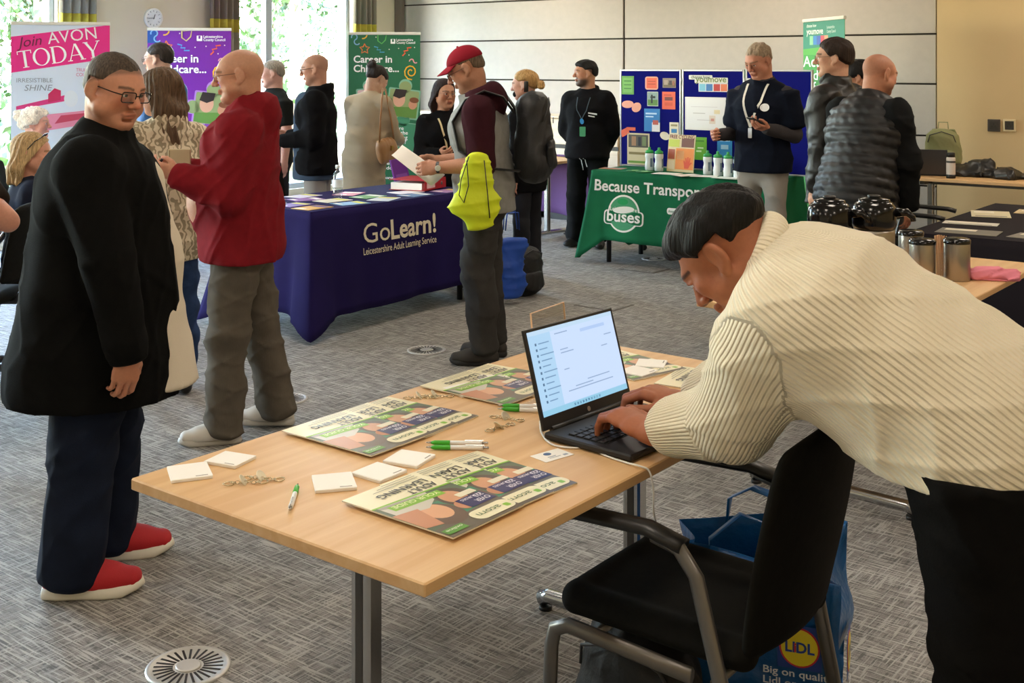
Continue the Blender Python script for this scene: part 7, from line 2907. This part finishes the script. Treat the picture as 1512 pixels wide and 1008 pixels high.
# 14 young man in a black hoodie
p14 = far_person((.672, 10.5), 158, 1.635, 'young bearded man in a black hoodie and joggers with a green lanyard card', '#b07c5e', '#15110f', BLACKC, BLACKT, topname='hooded_top', trname='joggers', dist=10.8, head=(-58, 2, 0),
                 arms={'R': ((.22, -.12, -1), (-.5, -.5, -.9)), 'L': ((-.22, -.12, -1), (.5, -.5, -.9))}, legs={'R': ((.05, 0, -1), (.02, -.02, -1), 15), 'L': ((-.05, 0, -1), (-.02, -.02, -1), -15)},
                 topkw=dict(t=.036, hood=.85, hem=-.1, arm=.026, fold=.008, seed=71), trkw=dict(t=.028, fold=.009, hemw=1.2), hairkw=dict(th=.008, hl=.066, top=.006, back=-.045, side_len=0.0), bodykw=dict(brow='#15110f', stubble=.85, scalp=('#241c18', .8)))
# 15 man with a phone and lanyard
p15 = far_person((1.76, 8.3), 142, 1.77, 'man in a navy polo shirt and white lanyard looking at his phone', '#bd8268', '#93806a', NAVYT, M('light_grey_chinos', '#9b948b', .85, vary=(14, .06)), topname='polo_shirt', trname='chinos', dist=8.3, head=(-14, 26, 0), group='people at the fair',
                 arms={'L': ((-.24, -.05, -1), (.45, 1, .22)), 'R': ((.2, .05, -1), (-.05, 1, -.0))}, topkw=dict(t=.03, hem=-.085, sleeve=.4, collar=.016, fold=.007, seed=72, arm=.022), trkw=dict(t=.006, fold=.007, seed=73, hemw=1.1),
                 hairkw=dict(th=.008, hl=.072, fold=.003), bodykw=dict(brow='#6b5844', nose=1.1, hands={'L': dict(palm=(.3, 0, .9), curl=.55, thumb=.7), 'R': dict(palm=(-.9, 0, .2), curl=.95, thumb=.9)}))
p15.top('undershirt', M('dark_grey_knit', '#3d3a3c', .9), t=.0, hem=.05, sleeve=1.0, arm=.008, fold=.004, seed=74, collar=.016)
# 16 man in a black leather jacket
p16 = far_person((2.0, 7.3), 48, 1.765, 'man with brown hair and glasses in a black leather jacket, back turned', '#cf9f84', '#2d211a', LEATHER, BLACKT, topname='leather_jacket', dist=7.3, head=(26, 2, 0), topkw=dict(t=.036, hem=-.18, arm=.026, collar=.024, fold=.009, seed=75, flare=.01), hairkw=dict(th=.017, hl=.07, back=-.07, side_len=-.01), bodykw=dict(brow='#2d211a'))
p16.glasses(M('thin_frame'), r=.001, lens=False)
# 17 dark-haired person half hidden
p17 = far_person((2.474, 8.35), 50, 1.63, 'person with black hair half hidden behind the bald man in the quilted vest', '#b98468', '#15110f', BLACKC, M('dark_trousers'), topname='jacket', dist=8, head=(20, 20, 0), topkw=dict(t=.025, seed=76), hairkw=dict(th=.017, hl=.05, back=-.08, side_len=-.02))
# 18 bald man in a quilted vest
p18 = Person((1.96, 6.72), -48, 1.70, girth=1.13, lean=17, dist=6.7, head=(-22, 14, 0), neck_fwd=.02, arms={'R': ((.22, .06, -1), (-.02, .12, -1)), 'L': ((-.1, .9, -.45), (.25, -.2, .8))},
             legs={'R': ((.04, .02, -1), (0, -.06, -1), 8), 'L': ((-.04, .02, -1), (0, -.06, -1), -8)})
p18.body(skin='#bf8468', brow='#4a3226', scalp=('#8d6350', .3), stubble=.2, fat=.006, label='bald man in a black quilted vest leaning forward, back turned', group='people at the fair', hands={'R': dict(palm=(-1, 0, 0), curl=.4)})
p18.top('sweatshirt', M('charcoal_knit', '#141516', .9, bump=(200, .3, .003)), t=.02, hem=.0, arm=.026, fold=.008, seed=77)
p18.top('quilted_vest', M('black_nylon', '#101013', .5, bump=(120, .3, .003)), t=.05, hem=-.12, arms='', fold=.003, seed=78, collar=.02, warp=puffer(p18), vox=.0075, smooth=1, neck_r=.075)
p18.trousers('trousers', BLACKT, t=.02)
p18.shoes(M('shoe_#151515', '#151515', .5))


# ------------------------------------------------------------------ lanyards, badges and held things
def part_of(p, nm):
    return [c for c in p.ob.children if c.name.split('.')[0] == nm][0]


class Skin:
    """finds the front of a garment so that ribbons and prints lie on it"""

    def __init__(s, obs, ymax=9):
        s.t = []
        s.ymax = ymax
        for ob in obs:
            me = ob.data
            s.t.append(BVHTree.FromPolygons([v.co.copy() for v in me.vertices], [q.vertices[:] for q in me.polygons]))

    def at(s, x, z, off=.004):
        y = -9
        for t in s.t:
            h = t.ray_cast(Vector((x, 1, z)), Vector((0, -1, 0)))
            if h[0] is not None:
                y = max(y, h[0].y)
        return (x, min(y if y > -5 else .1, s.ymax) + off, z)


def ribbon(p, sk, pts, w, mat, name='lanyard', lab=None):
    out = []
    for i in range(len(pts) - 1):
        for q in range(6):
            t = q / 6
            out.append(sk.at(pts[i][0] + (pts[i + 1][0] - pts[i][0]) * t, pts[i][1] + (pts[i + 1][1] - pts[i][1]) * t))
    out.append(sk.at(*pts[-1]))
    b_ = MB()
    n = len(out)
    V = []
    for i, q in enumerate(out):
        d = Vector(out[min(i + 1, n - 1)]) - Vector(out[max(i - 1, 0)])
        s_ = d.cross(Vector((0, 1, 0))).normalized() * w / 2
        V += [Vector(q) + s_, Vector(q) - s_]
    b_.add(V, [(2 * i, 2 * i + 1, 2 * i + 3, 2 * i + 2) for i in range(n - 1)])
    o = b_.build(name, mat, p.ob, label=lab)
    o.modifiers.new('thick', 'SOLIDIFY').thickness = .0015
    return o


def badge(p, sk, poly, mat, name, off=.006):
    b_ = MB()
    b_.add([sk.at(x, z, off) for x, z in poly], [tuple(range(len(poly)))])
    o = b_.build(name, mat, p.ob)
    o.modifiers.new('thick', 'SOLIDIFY').thickness = .001
    return o


# woman in black: cream lanyard
sk = Skin([part_of(p11, 'cardigan')], p11.j['chest'][1] + .145)
n_, w_ = p11.j['neck'], p11.j['waist']
YLW = M('cream_ribbon', '#d8c49a', .7)
for g in (-1, 1):
    ribbon(p11, sk, [(g * .07, n_[2] - .03), (g * .06, n_[2] - .12), (0, w_[2] + .02)], .014, YLW)
badge(p11, sk, rrect(.06, .085, .006, 3, 0, w_[2] - .03), M('card_white', '#dfe0e2', .4), 'pass_card')
# young man: thin cord, blue reel, green card, drawstring, chest print
sk = Skin([part_of(p14, 'hooded_top')])
n_, w_ = p14.j['neck'], p14.j['waist']
for g in (-1, 1):
    ribbon(p14, sk, [(g * .06, n_[2] - .05), (g * .045, n_[2] - .16), (0, w_[2] + .14)], .007, M('dark_cord', '#3a4650', .6))
badge(p14, sk, ellipse(.035, .05, 20, 0, w_[2] + .12), M('blue_reel', '#3f8fc8', .35), 'badge_reel', .008)
badge(p14, sk, rrect(.055, .085, .008, 3, -.005, w_[2] + .03), M('green_card_pass', '#3f8a5c', .4), 'pass_card', .01)
badge(p14, sk, [(-.13, w_[2] + .175), (-.06, w_[2] + .19), (-.06, w_[2] + .2), (-.13, w_[2] + .19)], M('print_#ffffff'), 'chest_print')
badge(p14, sk, [(-.11, w_[2] + .155), (-.06, w_[2] + .165), (-.06, w_[2] + .175), (-.11, w_[2] + .165)], M('print_#ffffff'), 'chest_print')
sk2 = Skin([part_of(p14, 'joggers'), part_of(p14, 'hooded_top')])
hz = p14.hemz
ribbon(p14, sk2, [(.02, hz + .01), (.022, hz - .1)], .007, M('print_#ffffff'), 'drawstring')
ribbon(p14, sk2, [(-.015, hz + .01), (-.018, hz - .07)], .007, M('print_#ffffff'), 'drawstring')
# man with the phone: white lanyard and shirt emblem
sk = Skin([part_of(p15, 'polo_shirt'), part_of(p15, 'undershirt')], p15.j['chest'][1] + .16)
n_, w_ = p15.j['neck'], p15.j['waist']
WR = M('white_ribbon', '#d9d2c6', .7)
for g in (-1, 1):
    ribbon(p15, sk, [(g * .075, n_[2] - .01), (g * .065, n_[2] - .13), (.02, w_[2] + .1)], .016, WR)
badge(p15, sk, rrect(.03, .07, .006, 3, .02, w_[2] + .06), M('card_white'), 'pass_card', .008)
badge(p15, sk, ellipse(.06, .055, 18, -.095, n_[2] - .17), M('print_#ffffff'), 'chest_emblem')
sl = p15.j['shL'] + (p15.j['elL'] - p15.j['shL']) * .62
tm = text_mesh('choose how\nyoumove', .03, .02)
tm.transform(frame_mtx(sl + np.array([-.088, -.03, 0]), (.0, 1, 0), (0, 0, 1)) @ Matrix.Rotation(math.pi, 4, 'Y'))
tm.name = 'sleeve_print'
tm.materials.clear()
link_mesh('sleeve_print', tm, M('print_#ffffff'), p15.ob)
# phone in his hand
h = p15.world(p15.j['wrL'] + unit(p15.j['wrL'] - p15.j['elL']) * .085 + np.array([.0, 0, .032]))
o = empty('mobile_phone', h, p15.yaw + math.radians(25), 'black mobile phone held by the man in the navy polo shirt', 'phone')
o.rotation_euler = (math.radians(25), 0, p15.yaw + math.radians(-25))
MB().cbox((-.036, -.072, -.004), (.036, .072, .004), .003).build('case', BLACKPL, o)
MB().box((-.033, -.069, .0041), (.033, .069, .0046)).build('screen', BLACKGL, o)

# red-capped man: rucksack on the back, yellow bag on the arm, leaflet in the hands
zb, yb = .97, -.27
NY2 = M('rucksack_nylon', '#191a1c', .55, bump=(90, .4, .004))
rk = soft_bag('rucksack', capm.world((0, yb, 0))[:2], capm.yaw, (.3, .21, .52), NY2, 'black rucksack worn by the man in the red cap', 21, z0=zb, strap=False)
off = np.array([0, yb, zb])
for g in (-1, 1):
    MB().tube([np.array(q) - off for q in ((g * .11, -.17, 1.36), (g * .125, -.11, 1.445), (g * .135, -.01, 1.478), (g * .14, .09, 1.43), (g * .15, .16, 1.31), (g * .19, .12, 1.16), (g * .2, -.02, 1.07), (g * .15, -.2, 1.05))], 1, 8, sq=(.026, .006)).build('shoulder_strap', NY2, rk)
MB().box((-.03, -.108, .33), (.03, -.104, .36)).build('patch', M('grey_patch', '#5a5a5c', .5), rk)
e = capm.world(capm.j['elL'])
hv = empty('drawstring_bag', (e.x - .01, e.y - .085, .74), capm.yaw, 'bright yellow drawstring bag hanging from the arm of the red-capped man', 'bag')
f = Field(.008)
f.limb((0, 0, .40), (0, .03, .12), (.045, .018), (.115, .042), side=(0, 1, 0), k=.03)
f.limb((0, .02, .16), (0, .0, .04), (.11, .04), (.07, .03), side=(0, 1, 0), k=.04)
f.warp = folds(91, .006, 1.1)
V, Q = f.nets()
link_mesh('body', np_mesh('body', relax(V, Q, 1), Q), M('hi_vis_yellow', '#d8e612', .55, bump=(40, .3, .006)), hv)
CORD = M('black_cord', '#1a1a1a', .7)
MB().tube([(-.045, .06, .38), (-.05, .05, .25), (-.05, .075, .16), (-.048, .1, .2), (-.04, .09, .28), (-.03, .05, .4)], .003, 6).build('cord', CORD, hv)
MB().tube([(-.035, -.03, .38), (-.05, -.05, .2), (-.04, -.06, .08)], .003, 6).build('cord', CORD, hv)


def sheet(name, corners, label, cat, mat, th=.0008, sag=.01):
    P = [Vector(((x - CXP) * d / F_PX, d, HC - (y - YH) * d / F_PX)) for x, y, d in corners]
    c = sum(P, Vector()) / 4
    o = empty(name, c, 0, label, cat)
    n = (P[1] - P[0]).cross(P[3] - P[0]).normalized()
    b_ = MB()
    b_.grid(lambda u, t: (P[0] * (1 - u) * (1 - t) + P[1] * u * (1 - t) + P[2] * u * t + P[3] * (1 - u) * t) - c + n * sag * math.sin(u * 3.14), 10, 4)
    s_ = b_.build('sheet', mat, o)
    s_.modifiers.new('thick', 'SOLIDIFY').thickness = th
    for q in (.25, .45, .62):
        b_ = MB()
        b_.grid(lambda u, t: (lambda U, T: (P[0] * (1 - U) * (1 - T) + P[1] * U * (1 - T) + P[2] * U * T + P[3] * (1 - U) * T) - c + n * (sag * math.sin(U * 3.14) + .0015))(.2 + .5 * u, q + .04 * t), 8, 1)
        b_.build('print', M('pale_grey_print', '#b5b0a6', .7), o)
    return o


sheet('leaflet', ((578, 229, 6.38), (594, 214, 6.5), (657, 258, 6.5), (637, 275, 6.36)), 'white leaflet held by the man in the red cap', 'leaflet', PAPER)
sheet('paper_sheet', ((198, 236, 4.9), (226, 240, 5.1), (243, 270, 5.1), (212, 268, 4.9)), 'white sheet of paper held before the maroon hooded top', 'paper', PAPER)
hp = p9.world(p9.j['wrL'] + np.array([.06, .13, -.03]))
o = empty('paper_sheet', hp, p9.yaw, 'folded white paper held by the bald man in black', 'paper')
MB().box((-.07, -.06, -.001), (.05, .09, .001), mtx=Matrix.Rotation(.3, 4, 'Y')).build('sheet', PAPER, o)
MB().box((-.05, -.03, .001), (.03, .06, .0015), mtx=Matrix.Rotation(.3, 4, 'Y')).build('print', M('pale_grey_print'), o)
# beige booklet of the maroon-top man
d = 5.27
o = empty('booklet', ((265 - CXP) * d / F_PX, d, HC - (268 - YH) * d / F_PX), .05, 'beige folded booklet held by the man in the maroon top', 'booklet')
MB().cbox((-.05, -.006, 0), (.05, .006, .145), .003).build('cover', M('beige_card', '#bfb08c', .7), o)
MB().box((-.046, -.0068, .01), (-.04, -.006, .14)).build('fold_line', M('beige_card_dark', '#9c8e6c', .7), o)
# pen in his fingers
MB().tube([maroon.j['wrL'] + np.array([.06, .08, .06]), maroon.j['wrL'] + np.array([.07, .12, .02])], .006, 8).build('pen_cap', BLACKPL, maroon.ob)
# tan handbag of the woman in the taupe coat
w = p10.world((.235, -.03, .0))
hb = empty('handbag', (w.x, w.y, .82), p10.yaw, 'tan leather shoulder bag carried by the woman in the taupe coat', 'handbag')
TAN = M('tan_leather', '#a07245', .5, bump=(50, .25, .004))
f = Field(.01)
f.limb((0, -.09, .1), (0, .09, .1), (.045, .09), side=(1, 0, 0), k=.02)
f.warp = folds(92, .006, 1.6)
V, Q = f.nets()
link_mesh('body', np_mesh('body', relax(V, Q, 1), Q), TAN, hb)
MB().tube([(0, -.12, .16), (-.01, -.09, .36), (-.03, -.02, .6), (-.035, .03, .6), (-.01, .08, .36), (0, .12, .16)], 1, 6, sq=(.012, .003)).build('strap', TAN, hb)
MB().cbox((.043, -.02, .1), (.052, .02, .14), .003).build('buckle', M('brass', '#b08a3c', .3, .9), hb)
